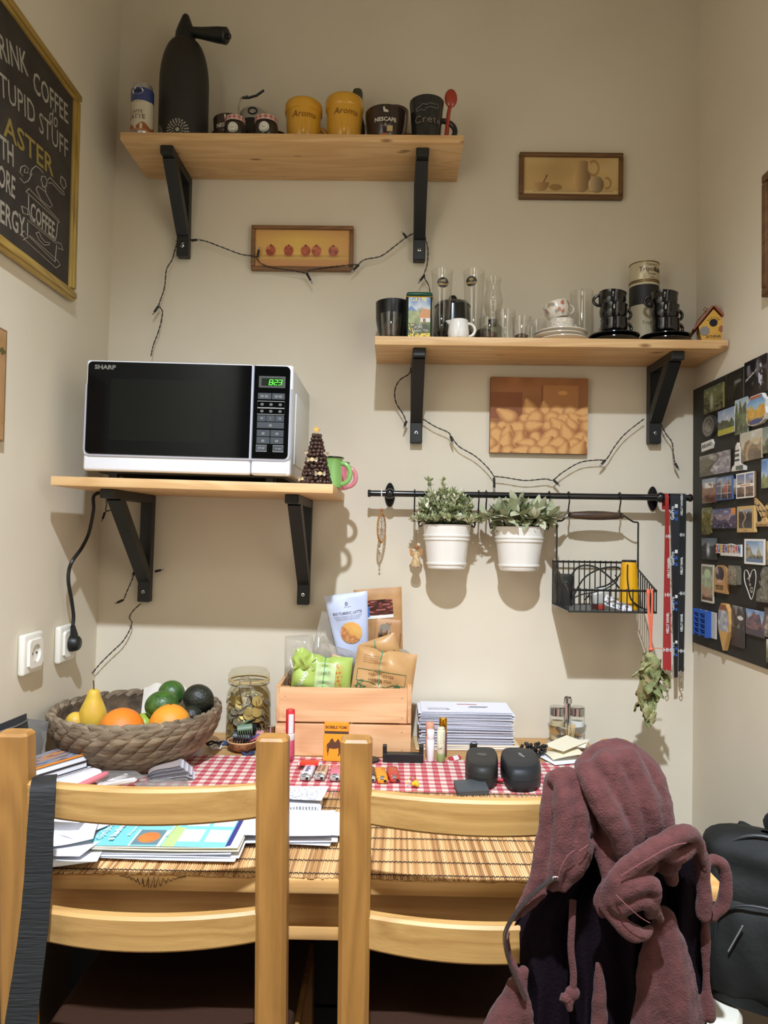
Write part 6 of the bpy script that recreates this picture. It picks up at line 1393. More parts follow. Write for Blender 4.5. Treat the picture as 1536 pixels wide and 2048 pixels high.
def bag_surface(w_, h, dep, seed, nx=30, ny=30, puff=1.0, crease=.004, pinch=None, topw=1., botw=1.):
    """soft packet, local x,z plane looking to -y, base at z=0; front and back skins joined at the edges"""
    rs = np.random.RandomState(seed); fr = [(rs.uniform(20, 70), rs.uniform(20, 70), rs.uniform(0, 6), rs.uniform(.4, 1)) for _ in range(5)]
    def f(u, v, s):
        x = (u-.5)*w_*(botw+(topw-botw)*v); z = v*h; e = max(sin(pi*u), 0)**.45*max(sin(pi*v), 0)**.5
        d = dep*.5*e*puff+crease*e*sum(a*sin(p*x+q*z+c) for p, q, c, a in fr)*.5
        if pinch is not None:
            k = math.exp(-((u-pinch)/.09)**2); d *= 1-.55*k; z = h/2+(z-h/2)*(1-.16*k); d += .003*k*sin(v*26)
        return (x, -d if s else d, z)
    g = G(); g.grid(lambda u, v: f(u, v, 1), nx, ny); n0 = len(g.v)
    h2 = G().grid(lambda u, v: f(1-u, v, 0), nx, ny); g.add(h2.v, h2.f); g.front = lambda u, v: f(u, v, 1); return g
def on_bag(g, x, z, w_, h, off=.0012):
    p = g.front(min(max(x/w_+.5, 0), 1), min(max(z/h, 0), 1)); return (x, p[1]-off, z)
def bag_text(g0, w_, h, s, size, x, z, m, parent, rot=0, **k):
    v, f = text_raw(s, size, **k); c, q = cos(rot), sin(rot); P = [on_bag(g0, x+a*c-b*q, z+a*q+b*c, w_, h) for a, b, _ in v]
    build('lettering', G().add(P, f), m, parent, smooth=False)
def bag_patch(g0, w_, h, poly, m, parent, name='label', off=.0008, n=14):
    """a printed patch lying on the bag: rectangle x0,x1,z0,z1 or disc (cx,cz,r)"""
    g = G()
    if len(poly) == 4:
        x0, x1, z0, z1 = poly; g.grid(lambda u, v: on_bag(g0, x0+(x1-x0)*u, z0+(z1-z0)*v, w_, h, off), n, n)
    else:
        cx, cz, r = poly; vs = [on_bag(g0, cx, cz, w_, h, off)]; fs = []; k = 28
        for j in range(1, 6):
            for i in range(k): vs.append(on_bag(g0, cx+r*j/5*cos(2*pi*i/k), cz+r*j/5*sin(2*pi*i/k), w_, h, off))
        for i in range(k): fs.append((0, 1+i, 1+(i+1) % k))
        for j in range(4):
            for i in range(k): a = 1+j*k+i; b = 1+j*k+(i+1) % k; fs.append((a, a+k, b+k, b))
        g.add(vs, fs)
    return build(name, g, m, parent)
def packet(name, label, pxc, pyb, pyt, Y, wpx, dep, m, seed, tilt=0, lean=0, yaw=0, cat='packet', group='packets in the crate', zmin=None, **kw):
    a = on(pxc, pyb, Y); top = on(pxc, pyt, Y); k = (on(pxc+50, pyb, Y)-a).length/50; w_ = wpx*k; h = top.z-a.z
    t = thing(name, label, cat, a, (lean, tilt, yaw), group); g = bag_surface(w_, h, dep, seed, **kw); build('pouch', g, m, t, ang=70); return t, g, w_, h
def packets():
    # big kraft bag with a photo label
    t, g, w_, h = packet('kraft_bag', 'big kraft coffee bag with a dark bean photo label', 771, 1400, 1176, -.05, 97, .030, KRAFT, 2, tilt=radians(-5), cat='bag', topw=1.0, botw=.76)
    def art(U, V): return mixc(mixc(C3(52,30,26), C3(128,66,54), nz(U, V, 12, 8, 3)), C3(200,120,110), (nz(U, V, 9, 9, 5) > .72)*.8)
    x0, z0 = -w_*.47, h*.765; pw, ph = w_*.76, h*.135
    gp = paint(G(), pw, ph, 40, 24, art); gp.v = [on_bag(g, x0+pw/2+x, z0+z, w_, h, .0014) for x, _, z in gp.v]; build('photo_label', gp, PVG, t)
    bag_patch(g, w_, h, (x0, x0+pw, z0-h*.03, z0-.0005), ink((236,232,224)), t, 'label_strip', .0012); bag_patch(g, w_, h, (x0, x0+pw*.36, z0-h*.012, z0+ph*.6), ink((64,120,196)), t, 'blue_label', .0018)
    bag_text(g, w_, h, 'MIT', .018, x0+pw*.16, z0+ph*.14, ink((236,236,232)), t, bold=.0006)
    # light blue pouch
    t, g, w_, h = packet('latte_pouch', 'light blue turmeric latte pouch leaning over the crate', 709, 1330, 1186, -.085, 78, .028, mat('pouch_blue', (196, 204, 228), .4, bump=.05, bs=60), 3, tilt=radians(-8), topw=1.12, botw=.74, cat='pouch')
    gy = ink((92, 92, 104)); bag_text(g, w_, h, 'BIO·TUMERIC LATTE', .0092, -.001, h*.735, gy, t, width=w_*.74, bold=.0001)
    for k in range(3): bag_text(g, w_, h, 'kurkuma és fűszerek italpor keveréke', .0035, -.001, h*(.695-.022*k), gy, t, width=w_*(.72-.06*k))
    build('pouch_emblem', G().tube([on_bag(g, -.001+.0032*cos(a*pi/8), h*.86+.004*sin(a*pi/8), w_, h) for a in range(16)], .0005, 4, closed=True), gy, t)
    bag_text(g, w_, h, 'ó', .011, -.001, h*.872, gy, t); bag_text(g, w_, h, 'the nature', .004, .001, h*.82, gy, t)
    cxx, czz, R_ = w_*.03, h*.46, w_*.275
    bag_patch(g, w_, h, (cxx, czz, R_), mat('latte_orange', (238, 166, 78), .45, col2=(232, 190, 110), ns=40), t, 'round_picture', .0010)
    gg = G(); vs = [on_bag(g, cxx+R_*cos(radians(135+180*i/16)), czz+R_*sin(radians(135+180*i/16)), w_, h, .0024) for i in range(17)]; gg.add(vs, [tuple(range(17))]); build('spice_picture', gg, mat('spice_print', (176, 108, 66), .5, col2=(226, 160, 96), ns=150), t)
    bag_text(g, w_, h, 'kurkuma latte', .0035, -.012, h*.14, gy, t); bag_text(g, w_, h, '200 g', .0035, .024, h*.14, gy, t)
    # small kraft bag
    t, g, w_, h = packet('kraft_bag', 'small folded kraft bag in front of the big one', 768, 1350, 1238, -.095, 52, .03, mat('kraft_brown', (184, 136, 88), .5, bump=.12, bs=70), 4, tilt=radians(4), cat='bag', crease=.006)
    bag_text(g, w_, h, 'óvi', .012, 0, h*.92, ink((110, 70, 40)), t, shear=.2)
    bag_text(g, w_, h, 'CAFE', .008, 0, h*.35, ink((110, 70, 40)), t)
    # steel-lidded jar tops poking out
    def jarlet(px, py, Y, r, label, rot, hgt=.05):
        p = on(px, py, Y); t = thing('storage_jar', label, 'jar', p, rot, 'jars in the crate')
        build('jar_glass', G().lathe([(0,-hgt),(r,-hgt),(r*1.04,-.01),(r*.9,0)], 28), glass('jar_smoke', (225, 225, 220), 1.4, .05), t)
        build('contents', G().lathe([(0,-hgt+.002),(r*.92,-hgt+.002),(r*.94,-.018),(0,-.016)], 24), mat('spice_mix', (120, 92, 66), .7, col2=(84, 62, 44), ns=80), t)
        build('lid', G().lathe([(r*.94,-.004),(r*.98,0),(r*.98,.010),(r*.94,.012),(0,.012)], 32), STEEL, t)
    jarlet(769, 1262, -.118, .0135, 'small jar with a shiny lid among the kraft bags', (radians(30), radians(10), 0), .03)
    jarlet(802, 1316, -.095, .023, 'jar with a steel lid at the crate end by the letters', (radians(24), radians(8), 0), .05)
    jarlet(596, 1350, -.120, .024, 'jar lying by the crate end next to the coin jar', (radians(34), radians(-30), 0), .045)
    # herb bags with green print
    hk = mat('kraft_herb', (206, 162, 108), .38, col2=(192, 146, 94), ns=14, bump=.25, bs=46)
    gn = ink((70, 118, 76)); br = ink((128, 92, 52))
    def herb(label, pxc, pyb, pyt, Y, wpx, dep, seed, tilt, lean, tail):
        t, g, w_, h = packet('herb_tea_bag', label, pxc, pyb, pyt, Y, wpx, dep, hk, seed, tilt, lean, cat='bag', group='kraft herb tea bags', crease=.010 if tail else .005, pinch=.42 if tail else None)
        bag_text(g, w_, h, 'TERMÉSZETES', .0085, -w_*.05, h*.40, br, t, width=w_*.42); bag_text(g, w_, h, 'HERBA TEA', .0085, -w_*.05, h*.29, br, t, width=w_*.38)
        x0, x1, z0, z1 = -w_*.44, w_*.36, h*.2, h*.5
        P = [(x0,z1),(x1,z1),(x1,z0+.004),(w_*.16,z0+.004),(w_*.06,z0-.004),(-w_*.06,z0-.004),(-w_*.2,z0+.004),(x0,z0+.004)]
        Q = []
        for i in range(len(P)):
            a, b = P[i], P[(i+1) % len(P)]
            for k in range(8): Q.append((a[0]+(b[0]-a[0])*k/8, a[1]+(b[1]-a[1])*k/8))
        build('green_frame', G().tube([on_bag(g, x, z, w_, h) for x, z in Q], .0007, 4, closed=True), gn, t)
        gg = G(); rs = random.Random(seed)
        for cx in (x0*.8, x1*.75):
            for k in range(12):
                a = rs.uniform(0, 6.3); x, z = cx+rs.uniform(-.012, .012), h*.15+rs.uniform(-.008, .010); gg.add([on_bag(g, x+.005*cos(a+b)*s, z+.005*sin(a+b)*s, w_, h) for b, s in ((0,1),(1.6,.4),(3.14,1),(4.7,.4))], [(0,1,2,3)])
        build('leaf_print', gg, gn, t, smooth=False); 
        for k in range(4): bag_text(g, w_, h, 'Szárított gyógynövény keverék', .0036, -w_*.22, h*(.82-.05*k), br, t, width=w_*.3)
        x = -.08*w_; build('rubber_band', G().tube([on_bag(g, x+.002*sin(v*7), h*v, w_, h, .0018) for v in np.linspace(.02, .98, 16)], .0013, 6), mat('band_green', (86, 156, 118), .5), t)
        return t
    herb('kraft herb tea bag standing behind the flat one', 774, 1336, 1272, -.128, 74, .03, 6, radians(-20), radians(6), 0)
    herb('kraft herb tea bag with a green band at the crate front', 762, 1388, 1300, -.165, 122, .045, 7, radians(8), radians(-8), 1)
    # green bag
    t, g, w_, h = packet('green_bag', 'bright green food bag folded over the crate front', 640, 1381, 1310, -.160, 118, .05, mat('bag_green', (172, 194, 96), .35, bump=.15, bs=50), 8, tilt=radians(5), lean=radians(-6), cat='bag', crease=.010, pinch=.55)
    bag_patch(g, w_, h, (-w_*.10, w_*.30, h*.06, h*.80), mat('bag_pale_green', (200, 220, 162), .4), t, 'pale_label', .0010, 20); bag_patch(g, w_, h, (w_*.24, w_*.35, h*.06, h*.8), mat('bag_pattern', (186, 186, 92), .5, col2=(196, 96, 50), ns=160, contrast=(.5, .6)), t, 'pattern_strip', .0014, 16)
    bag_text(g, w_, h, 'RLAND  NATU', .013, -w_*.24, h*.50, ink((236, 240, 216)), t, rot=radians(66), width=h*.95, bold=.0004)
    bag_text(g, w_, h, 'bio', .012, w_*.1, h*.55, ink((92, 140, 80)), t)
    build('bag_band', G().tube([on_bag(g, w_*.04, h*v, w_, h, .0018) for v in np.linspace(.03, .97, 14)], .0012, 6), _M['band_green'], t)
    g2 = G().grid(lambda u, v: (-w_*.5+w_*.36*u+.004*sin(v*9), -.018-.012*sin(pi*u)*sin(pi*v)-.004*sin(u*14), h*.55+h*.62*v*(1-.5*abs(u-.35))), 14, 12); build('bag_fold', g2, _M['bag_green'], t)
    # clear bags
    FILM = glass('clear_film', (246, 245, 242), 2.4, .10, .14)
    for lab, pxc, pb, pt, Y, wp, dp, sd, ti in (('tall clear bag of pale seeds behind the green bag', 647, 1345, 1225, -.075, 66, .04, 11, 10), ('clear bag slumped at the crate end by the coin jar', 603, 1375, 1270, -.10, 70, .04, 12, -4), ('clear zip bag of brown nuts behind the green bag', 658, 1372, 1292, -.125, 92, .035, 13, 14)):
        t, g, w_, h = packet('clear_bag', lab, pxc, pb, pt, Y, wp, dp, FILM, sd, tilt=radians(ti), cat='bag', group='clear plastic bags in the crate', crease=.022, topw=.8)
        tag(build('contents', G().ball((0, 0, h*.3), min(w_*.36, h*.3), 18, 12, sc=(1, .3, .95)), mat('contents_%d' % sd, ((206,190,170),(210,200,186),(150,100,66))[sd-11], .7, col2=((176,156,134),(190,178,160),(104,66,42))[sd-11], ns=70, bump=.8, bs=90), t), kind='stuff')
        if sd == 13: bag_patch(g, w_, h, (-w_*.1, w_*.2, h*.6, h*.84), ink((224, 180, 150)), t, 'sticker')
packets()
# ------------------------------------------------------------------ small things on the table
def sheet(name, label, cat, X, Y, z, w_, d, rz, m, group=None, curl=.0, seed=0, art=None, nx=14, ny=10, parent=None, lift=0):
    """paper lying flat: centre X,Y; curl lifts its corners a little"""
    rs = random.Random(seed); k = [rs.uniform(-1, 1) for _ in range(4)]
    def hz(u, v): return curl*(k[0]*(u-.5)**2*2+k[1]*(v-.5)**2*2+k[2]*(u-.5)*(v-.5)*2+abs(k[3])*max(u-.6, 0))+abs(curl)*1.2+lift*u
    g = G()
    if art is not None:
        paint(g, w_, d, nx, ny, art, y=0, x0=-w_/2, z0=-d/2); g.v = [(x, z, hz(x/w_+.5, z/d+.5)) for x, _, z in g.v]
    else: g.grid(lambda u, v: ((u-.5)*w_, (v-.5)*d, hz(u, v)), 10, 8)
    if parent is not None: return build(name, g, m, parent)
    n = len(g.v); f0 = list(g.f); g.v += [(x, y, z-.0004) for x, y, z in g.v]; g.f += [tuple(i+n for i in f[::-1]) for f in f0]
    if g.c is not None: g.c = np.concatenate([g.c, np.tile(lin((232, 232, 232)), (len(f0), 1))])
    return solo(name, g, m, label, cat, (X, Y, z), (0, 0, rz), group)
ORD = 'first second third fourth fifth sixth seventh eighth ninth tenth eleventh twelfth thirteenth fourteenth fifteenth sixteenth seventeenth eighteenth nineteenth twentieth twenty-first twenty-second twenty-third twenty-fourth'.split()
def letters():
    x0, x1 = px_(836, -.105, 1440), px_(1026, -.105, 1440); W = x1-x0; cx = (x0+x1)/2; rs = random.Random(3)
    MAN = mat('manila', (222, 196, 148), .7)
    z = TZ+.0005
    for k in range(3):
        o = thing('document_folder', ('lowest', 'middle', 'upper')[k]+' manila folder under the stack of letters', 'folder', (cx-.002+.006*k, -.078, z), (0, 0, radians((1.5, -1, .8)[k])), 'manila folders')
        build('cover', G().rbox(-W/2+.004*k-.006, W/2+.010-.004*k, -.055, .052, 0, .0042, .0015, 1), MAN, o, smooth=False); build('pages', G().box(-W/2+.006, W/2-.002, -.0553, .05, .0012, .0032), PAPER, o, smooth=False); z += .0044
    n = 24; em = mat('envelope_white', (232, 232, 240), .7); e2 = mat('envelope_grey', (206, 206, 216), .7); top = pz_(930, 1424, -.135)-.0006; dz = (top-z)/n
    for k in range(n):
        h = dz*rs.uniform(.80, .98); w_ = W/2*(1-rs.uniform(0, .04)); last = k == n-1
        lab = 'topmost white window envelope on the tall stack of letters' if last else ORD[n-1-k]+' envelope from the top of the tall letter stack'
        o = thing('envelope', lab, 'envelope', (cx+rs.uniform(-.004, .004), -.0735+rs.uniform(-.003, .002), z), (0, 0, radians(rs.uniform(-1.2, 1.2))), 'stacked letters')
        g = G(); s = rs.uniform(-.0006, .0006); a, b = -w_, w_*(1-.03*rs.random())
        g.add([(a,-.055,.0002),(b,-.055,.0004),(b,.052,.0004),(a,.052,.0004),(a,-.055,h*.7),(0,-.0565,h+s),(b,-.055,h*.75),(b,.052,h*.9),(a,.052,h*.9),(0,-.055,.0002)], [(0,9,5,4),(9,1,6,5),(1,2,7,6),(2,3,8,7),(3,0,4,8),(4,5,6,7,8),(0,3,2,1,9)])
        build('envelope_body', g, em if rs.random() < .75 else e2, o, smooth=False)
        build('flap', G().box(a+.002, b-.002, -.0572, -.0545, h*.25, h*.5), e2, o, smooth=False)
        if last:
            bl = ink((150, 152, 168)); 
            for j, (x0_, x1_, y0_, c) in enumerate(((-.095,-.045,-.035,(206,208,216)),(-.02,.03,.02,(190,100,90)),(.01,.055,-.005,(120,124,136)),(.005,.05,-.012,(140,144,156)),(-.05,-.042,-.036,(80,80,90)))):
                build('print_line', G().box(x0_, x1_, y0_, y0_+(.016 if j == 0 else .003), h+.0008, h+.0011), ink(c), o, smooth=False)
        z += dz
    c = on(947, 1492, -.136); o = thing('binder_clip', 'black binder clip gripping the manila folders', 'clip', (c.x, -.132, TZ+.0085)); build('clip_body', G().box(-.009, .009, -.0025, .002, -.003, .009), BLACK, o, smooth=False)
    build('clip_wire', G().tube(spline([(-.007,-.003,.004),(-.008,-.012,.012),(-.003,-.015,.017),(.003,-.015,.017),(.008,-.012,.012),(.007,-.003,.004)], 3), .0009, 6), BLACKM, o)
letters()
def cruet():
    c = tp(1117, 1470); cx, cy = c.x, -.068; t = thing('cruet_set', 'steel and glass salt and pepper set by the wall', 'cruet', (cx, cy, TZ))
    build('base', G().lathe([(0,0),(.047,0),(.049,.003),(.047,.006),(.012,.009),(.010,.012),(0,.012)], 40), STEEL, t)
    zt = pz_(1117, 1393, cy)-TZ
    build('handle', G().tube([(0,.0,.01),(0,0,zt-.02),(0,-.002,zt-.006),(0,-.006,zt),(0,-.012,zt-.003),(0,-.013,zt-.014)], .0085, 12, flat=.3, up=(0,1,0)), STEEL, t)
    g = G(); prof_ = [(.030,.020),(.040,.026),(.0465,.040),(.048,.052),(.0445,.051),(.0375,.034),(.028,.026),(.030,.020)]; g.lathe(prof_, 40, sx=1.0, sy=.72); build('cradle', g, STEEL, t, ang=60)
    for s, c_ in ((-1, (196, 178, 140)), (1, (228, 226, 220))):
        X = s*.0245; h = zt*.80
        o = build('shaker_glass', G().lathe([(0,.014),(.0165,.014),(.0185,.018),(.0185,h-.022),(.017,h-.02)], 28, T(X, 0, 0)), GLASS, t); build('shaker_contents', G().lathe([(0,.016),(.0165,.016),(.0168,h*.62),(0,h*.63)], 24, T(X, 0, 0)), mat('shaker_%d' % c_[0], c_, .8), o)
        build('shaker_cap', G().lathe([(.0175,h-.022),(.0192,h-.020),(.0192,h-.002),(.0175,h),(0,h)], 28, T(X, 0, 0)), STEEL, o)
    o = build('toothpick_cup', G().lathe([(0,.013),(.013,.013),(.0145,.016),(.0165,.052),(.0152,.052),(.0132,.016)], 24, T(0, -.034, 0)), GLASS, t); rs = random.Random(2); g = G()
    for k in range(18): a = rs.uniform(0, 6.28); g.tube([(.007*cos(a), -.034+.007*sin(a), .015), (.012*cos(a+.6), -.034+.012*sin(a+.6), .060)], .0009, 5)
    tag(build('toothpicks', g, mat('toothpick', (214, 184, 130), .7), o), kind='stuff')
cruet()
def case_(pts, label, c, logo, zh):
    """soft-cornered glasses case from its outline (px,py on the table)"""
    P = [tp(x, y) for x, y in pts]; cx = sum(p.x for p in P)/len(P); cy = sum(p.y for p in P)/len(P); t = thing('glasses_case', label, 'case', (cx, cy, CLZ+.001), group='hard glasses cases'); m = mat('case_%d' % c[0], c, .5, spec=.35, bump=.05, bs=500)
    L_ = [(p.x-cx, p.y-cy) for p in P]; n = 44; out = []
    cl = spline([Vector((x, y, 0)) for x, y in L_+L_[:1]], 6)[:-1]
    vs = []; fs = []; k = len(cl); rings = [(.90, 0), (.97, .004), (.99, .012), (1., zh*.44), (.988, zh*.45), (.988, zh*.47), (1., zh*.48), (.99, zh*.68), (.955, zh*.86), (.89, zh*.96), (.80, zh), (.4, zh*1.01)]
    for s, z in rings: vs += [(p.x*s, p.y*s, z) for p in cl]
    for r in range(len(rings)-1):
        for i in range(k): fs.append((r*k+i, r*k+(i+1) % k, (r+1)*k+(i+1) % k, (r+1)*k+i))
    fs += [tuple(range((len(rings)-1)*k, len(rings)*k)), tuple(range(k))[::-1]]; build('shell', G().add(vs, fs), m, t, ang=60)
    return t, cx, cy
t_, cx_, cy_ = case_([(931,1568),(938,1577),(960,1583),(984,1582),(994,1574),(996,1558),(994,1544),(984,1536),(950,1535),(934,1540),(930,1553)], 'dark grey glasses case beside the other, nearer the lip balms', (40, 39, 36), None, .046)
g = G().add([(-.012,.012,.0469),(-.004,.02,.0469),(.004,.016,.0469),(.010,.018,.0469),(.012,.004,.0469),(.002,-.002,.0469)], [(5,4,3,2,1,0)]); build('emblem', g, ink((84, 82, 76)), t_, smooth=False)
t_, cx_, cy_ = case_([(1014,1582),(1026,1588),(1056,1589),(1076,1583),(1082,1570),(1076,1552),(1064,1542),(1044,1538),(1012,1538),(1001,1545),(1003,1562)], 'slate grey glasses case with a small white word', (36, 39, 42), None, .048)
g = G(); text_g(g, 'oakley', .011, width=.030); g.v = [(-z, x, .0489) for x, y, z in g.v]; build('lettering', g, ink((206, 208, 206)), t_, (.002, .01, 0), (0, 0, radians(12)), smooth=False)
def beads():
    t = thing('bead_string', 'heap of black bead string behind the glasses cases', 'beads', tp(1068, 1512)); t.location.z = CLZ; rs = random.Random(4); g = G().ball((0,0,.0), 1, 10, 7, sc=(.0042,.0042,.0042)); me = None; m = mat('black_bead', (22, 22, 24), .35)
    for k in range(60):
        s = k/60; a = s*19; r = .006+.016*abs(sin(a*.37)); loc = (r*cos(a)*1.3-.004+.006*s, r*sin(a)*.9, .0045+.0062*(k % 4))
        if me is None: o = build('bead', g, m, t); me = o.data
        else: o = bpy.data.objects.new('bead', me); COL.objects.link(o); o.parent = t
        o.location = loc
beads()
def stick(name, label, px, pyb, pyt, r, segs, group=None, cat='lip balm', n=24):
    b = tp(px, pyb, CLZ); h = pz_(px, pyt, b.y)-CLZ; t = thing(name, label, cat, (b.x, b.y+r, CLZ+.0004), group=group); first = None
    for nm, a, e, m, rr in segs: build(nm, G().lathe([(0,h*a),(r*rr*.94,h*a),(r*rr,h*a+.0008),(r*rr,h*e-.001),(r*rr*.92,h*e),(0,h*e)], n), m, t)
    return t, h
RP = mat('red_cap', (206, 40, 50), .35); PK = mat('pink_tube', (206, 92, 120), .4, col2=(176, 52, 84), ns=60); WT = mat('white_tube', (236, 228, 228), .35)
t_, h_ = stick('lip_gloss', 'tall red-capped tube standing before the crate', 578, 1523, 1421, .0102, (('tube', 0, .40, PK, 1), ('collar', .40, .53, WT, 1.06), ('cap', .53, 1., RP, 1)), cat='lip gloss')
g = G(); r_ = .0105
for i in range(15): a0 = .02+.044*i; g.add([((r_)*sin(x), -r_*cos(x), z) for x, z in ((-.05,h_*(.55+.025*i)),(.75,h_*(.55+.025*i)),(.75,h_*(.56+.025*i+.008*(i%2))),(-.05,h_*(.56+.025*i+.008*(i%2))))], [(0,1,2,3)])
bx_ = G(); bx_.grid(lambda u, v: (.01035*sin(-.25+1.2*u), -.01035*cos(-.25+1.2*u), h_*(.54+.38*v)), 8, 2); build('barcode_label', bx_, ink((232, 224, 224)), t_); build('barcode', g, ink((96, 84, 96)), t_, smooth=False)
PKT = mat('peach_tube', (214, 156, 128), .4); OLV = mat('olive_base', (136, 148, 92), .45); CRM = mat('cream_label', (226, 222, 190), .5); PUR = mat('plum_tube', (112, 70, 84), .4)
stick('lip_balm', 'tall peach lip balm tube behind the white one', 860, 1514, 1447, .0105, (('tube', 0, .6, PKT, 1), ('cap', .6, 1., PKT, 1.0)), 'lip balms')
stick('lip_balm', 'slim white lip balm tube in front of the peach one', 861, 1524, 1462, .0088, (('tube', 0, .7, WT, 1), ('cap', .7, 1., WT, .98)), 'lip balms')
stick('lip_balm', 'gold-capped plum tube behind the olive-based balm', 886, 1514, 1438, .0095, (('tube', 0, .6, PUR, 1), ('cap', .6, 1., GOLD, .96)), 'lip balms')
t_, h_ = stick('lip_balm', 'cream lip balm with an olive base and a barcode', 882, 1525, 1457, .0092, (('base', 0, .24, OLV, 1.02), ('label', .24, .94, CRM, 1), ('top', .94, 1., CRM, .9)), 'lip balms')
g = G()
for i in range(14): z = h_*(.55+.024*i); g.add([(.0094*sin(x), -.0094*cos(x), q) for x, q in ((-.1,z),(.55,z),(.55,z+h_*.011*(1+(i % 3 == 0))),(-.1,z+h_*.011*(1+(i % 3 == 0))))], [(0,1,2,3)])
build('barcode', g, ink((70, 66, 60)), t_, smooth=False); wraptext(t_, 'LIP', .007, .0094, h_*.4, ink((70, 80, 50)), x=-.002)
def camel_box():
    b = tp(671, 1524, CLZ); W = .0575; h = pz_(671, 1445, b.y+.012)-CLZ
    t = thing('camel_box', 'orange box printed with a camel leaning on the crate', 'box', (b.x, b.y+.006, CLZ+.0005), (radians(-7), 0, radians(-2))); OR = mat('box_orange', (240, 150, 34), .45)
    build('box_lower', G().rbox(-W/2, W/2, -.006, .006, 0, h*.70, .001, 1), OR, t, smooth=False); build('box_lid', G().rbox(-W/2+.0006, W/2-.0006, -.006, .006, h*.755, h, .002, 1), OR, t, smooth=False); build('box_inner', G().box(-W/2+.002, W/2-.002, -.0048, .005, h*.66, h*.78), mat('box_inner_dark', (70, 50, 36), .7), t, smooth=False)
    C_ = [(-.40,.05),(-.36,.06),(-.33,.30),(-.30,.44),(-.22,.42),(-.12,.40),(.04,.42),(.12,.46),(.14,.2),(.10,.05),(.15,.04),(.20,.2),(.21,.05),(.26,.05),(.26,.22),(.27,.48),(.32,.58),(.36,.72),(.42,.80),(.50,.82),(.55,.86),(.54,.92),(.44,.95),(.36,.92),(.30,.80),(.26,.70),(.20,.72),(.16,.84),(.10,.92),(.04,.84),(-.02,.74),(-.08,.76),(-.14,.90),(-.20,.94),(-.27,.84),(-.32,.72),(-.40,.66),(-.44,.56),(-.46,.38),(-.44,.40),(-.42,.56),(-.40,.50),(-.42,.30),(-.37,.12)]
    build('camel_print', G().prism([(x*W*.84, h*(.12+.50*z)) for x, z in C_], -.0066, -.0061), ink((92, 52, 30)), t, smooth=False)
    g = G(); text_g(g, 'BOBBLE YOMI', .0088, y=-.0065, z=h*.87, width=W*.84, bold=.0003); build('lettering', g, ink((110, 62, 24)), t, smooth=False)
camel_box()
def gum(px, py, z, c, label, rz, c2):
    b = tp(px, py, z); t = thing('gum_packet', label, 'packet', (b.x, b.y, z), (0, 0, rz), 'gum packets'); build('wrapper', G().rbox(-.021, .021, -.011, .011, 0, .0085, .003, 2), mat('wrap_%d' % c[0], c, .3), t)
    for s in (-1, 1): build('twist', G().add([(s*.0205,-.010,.001),(s*.0205,.010,.001),(s*.0205,.0,.008),(s*.025,-.009,.004),(s*.025,.009,.004)], [(0,1,4,3),(0,3,2),(1,2,4),(2,3,4)]), mat('wrap_end', c2, .4), t)
gum(622, 1531, CLZ+.0004, (60, 120, 200), 'blue gum packet under the red one', radians(2), (214, 220, 230)); gum(619, 1530, CLZ+.0094, (216, 60, 40), 'red gum packet lying on the blue one', radians(-3), (226, 180, 160))
def lighter(px0, py0, px1, py1, c, label, art=None, clear=False):
    a = tp(px0, py0, CLZ+.006); b = tp(px1, py1, CLZ+.006); d = a-b; L_ = .080; an = atan2(d.y, d.x)+pi/2
    mid = (a+b)/2; t = thing('lighter', label, 'lighter', (mid.x, mid.y, CLZ+.0004), (0, 0, an), 'pocket lighters')
    W, Hh = .0245, .0125; m = mat('lighter_%d_%d_%d' % c, c, .25, coat=.3)
    build('body', G().rbox(-W/2, W/2, -.022, .040, 0, Hh, .005, 3), m, t); build('hood', G().rbox(-W/2+.001, W/2-.001, -.0375, -.022, .0004, Hh-.0004, .0045, 3), mat('lighter_hood', (190, 188, 184), .4, .5) if not clear else m, t)
    build('wheel', G().cyl(.0034, -.004, .004, 16, T(-.002, -.034, Hh-.0022, ry=pi/2)), mat('wheel_dark', (120, 116, 108), .4, .4), t); build('valve', G().cyl(.0032, 0, .001, 14, T(.0045, -.0376, Hh*.5, rx=pi/2)), mat('socket_dark', (30, 28, 26), .6), t)
    build('thumb_pad', G().rbox(-.004, .004, -.029, -.025, Hh-.001, Hh+.0012, .0005, 1), _M['wheel_dark'], t)
    if art:
        g = G()
        for s, z in art: text_g(g, s, .013, x=0, z=z, width=.042, bold=.0004)
        g.v = [(-z, -x, Hh+.0003) for x, y, z in g.v]; build('lettering', g, ink((96, 92, 120) if c[2] > 200 else (150, 96, 70)), t, (0, .008, 0), (0, 0, pi), smooth=False)
lighter(606, 1564, 624, 1529, (216, 216, 226), 'white lettered lighter lying on the gingham cloth', [('sailor', 0)])
lighter(636, 1564, 650, 1528, (206, 178, 150), 'beige lighter with reddish print beside the white one', [('tattoo', .004), ('love', -.005)])
lighter(668, 1566, 676, 1529, (216, 120, 140), 'pink lighter beside the beige one, by the chair post')
lighter(742, 1568, 737, 1532, (52, 48, 48), 'black lighter peeking past the chair post')
lighter(768, 1570, 757, 1534, (240, 146, 24), 'clear orange lighter next to the red one', clear=True); lighter(793, 1568, 781, 1532, (186, 58, 46), 'clear red lighter at the end of the row', clear=True)
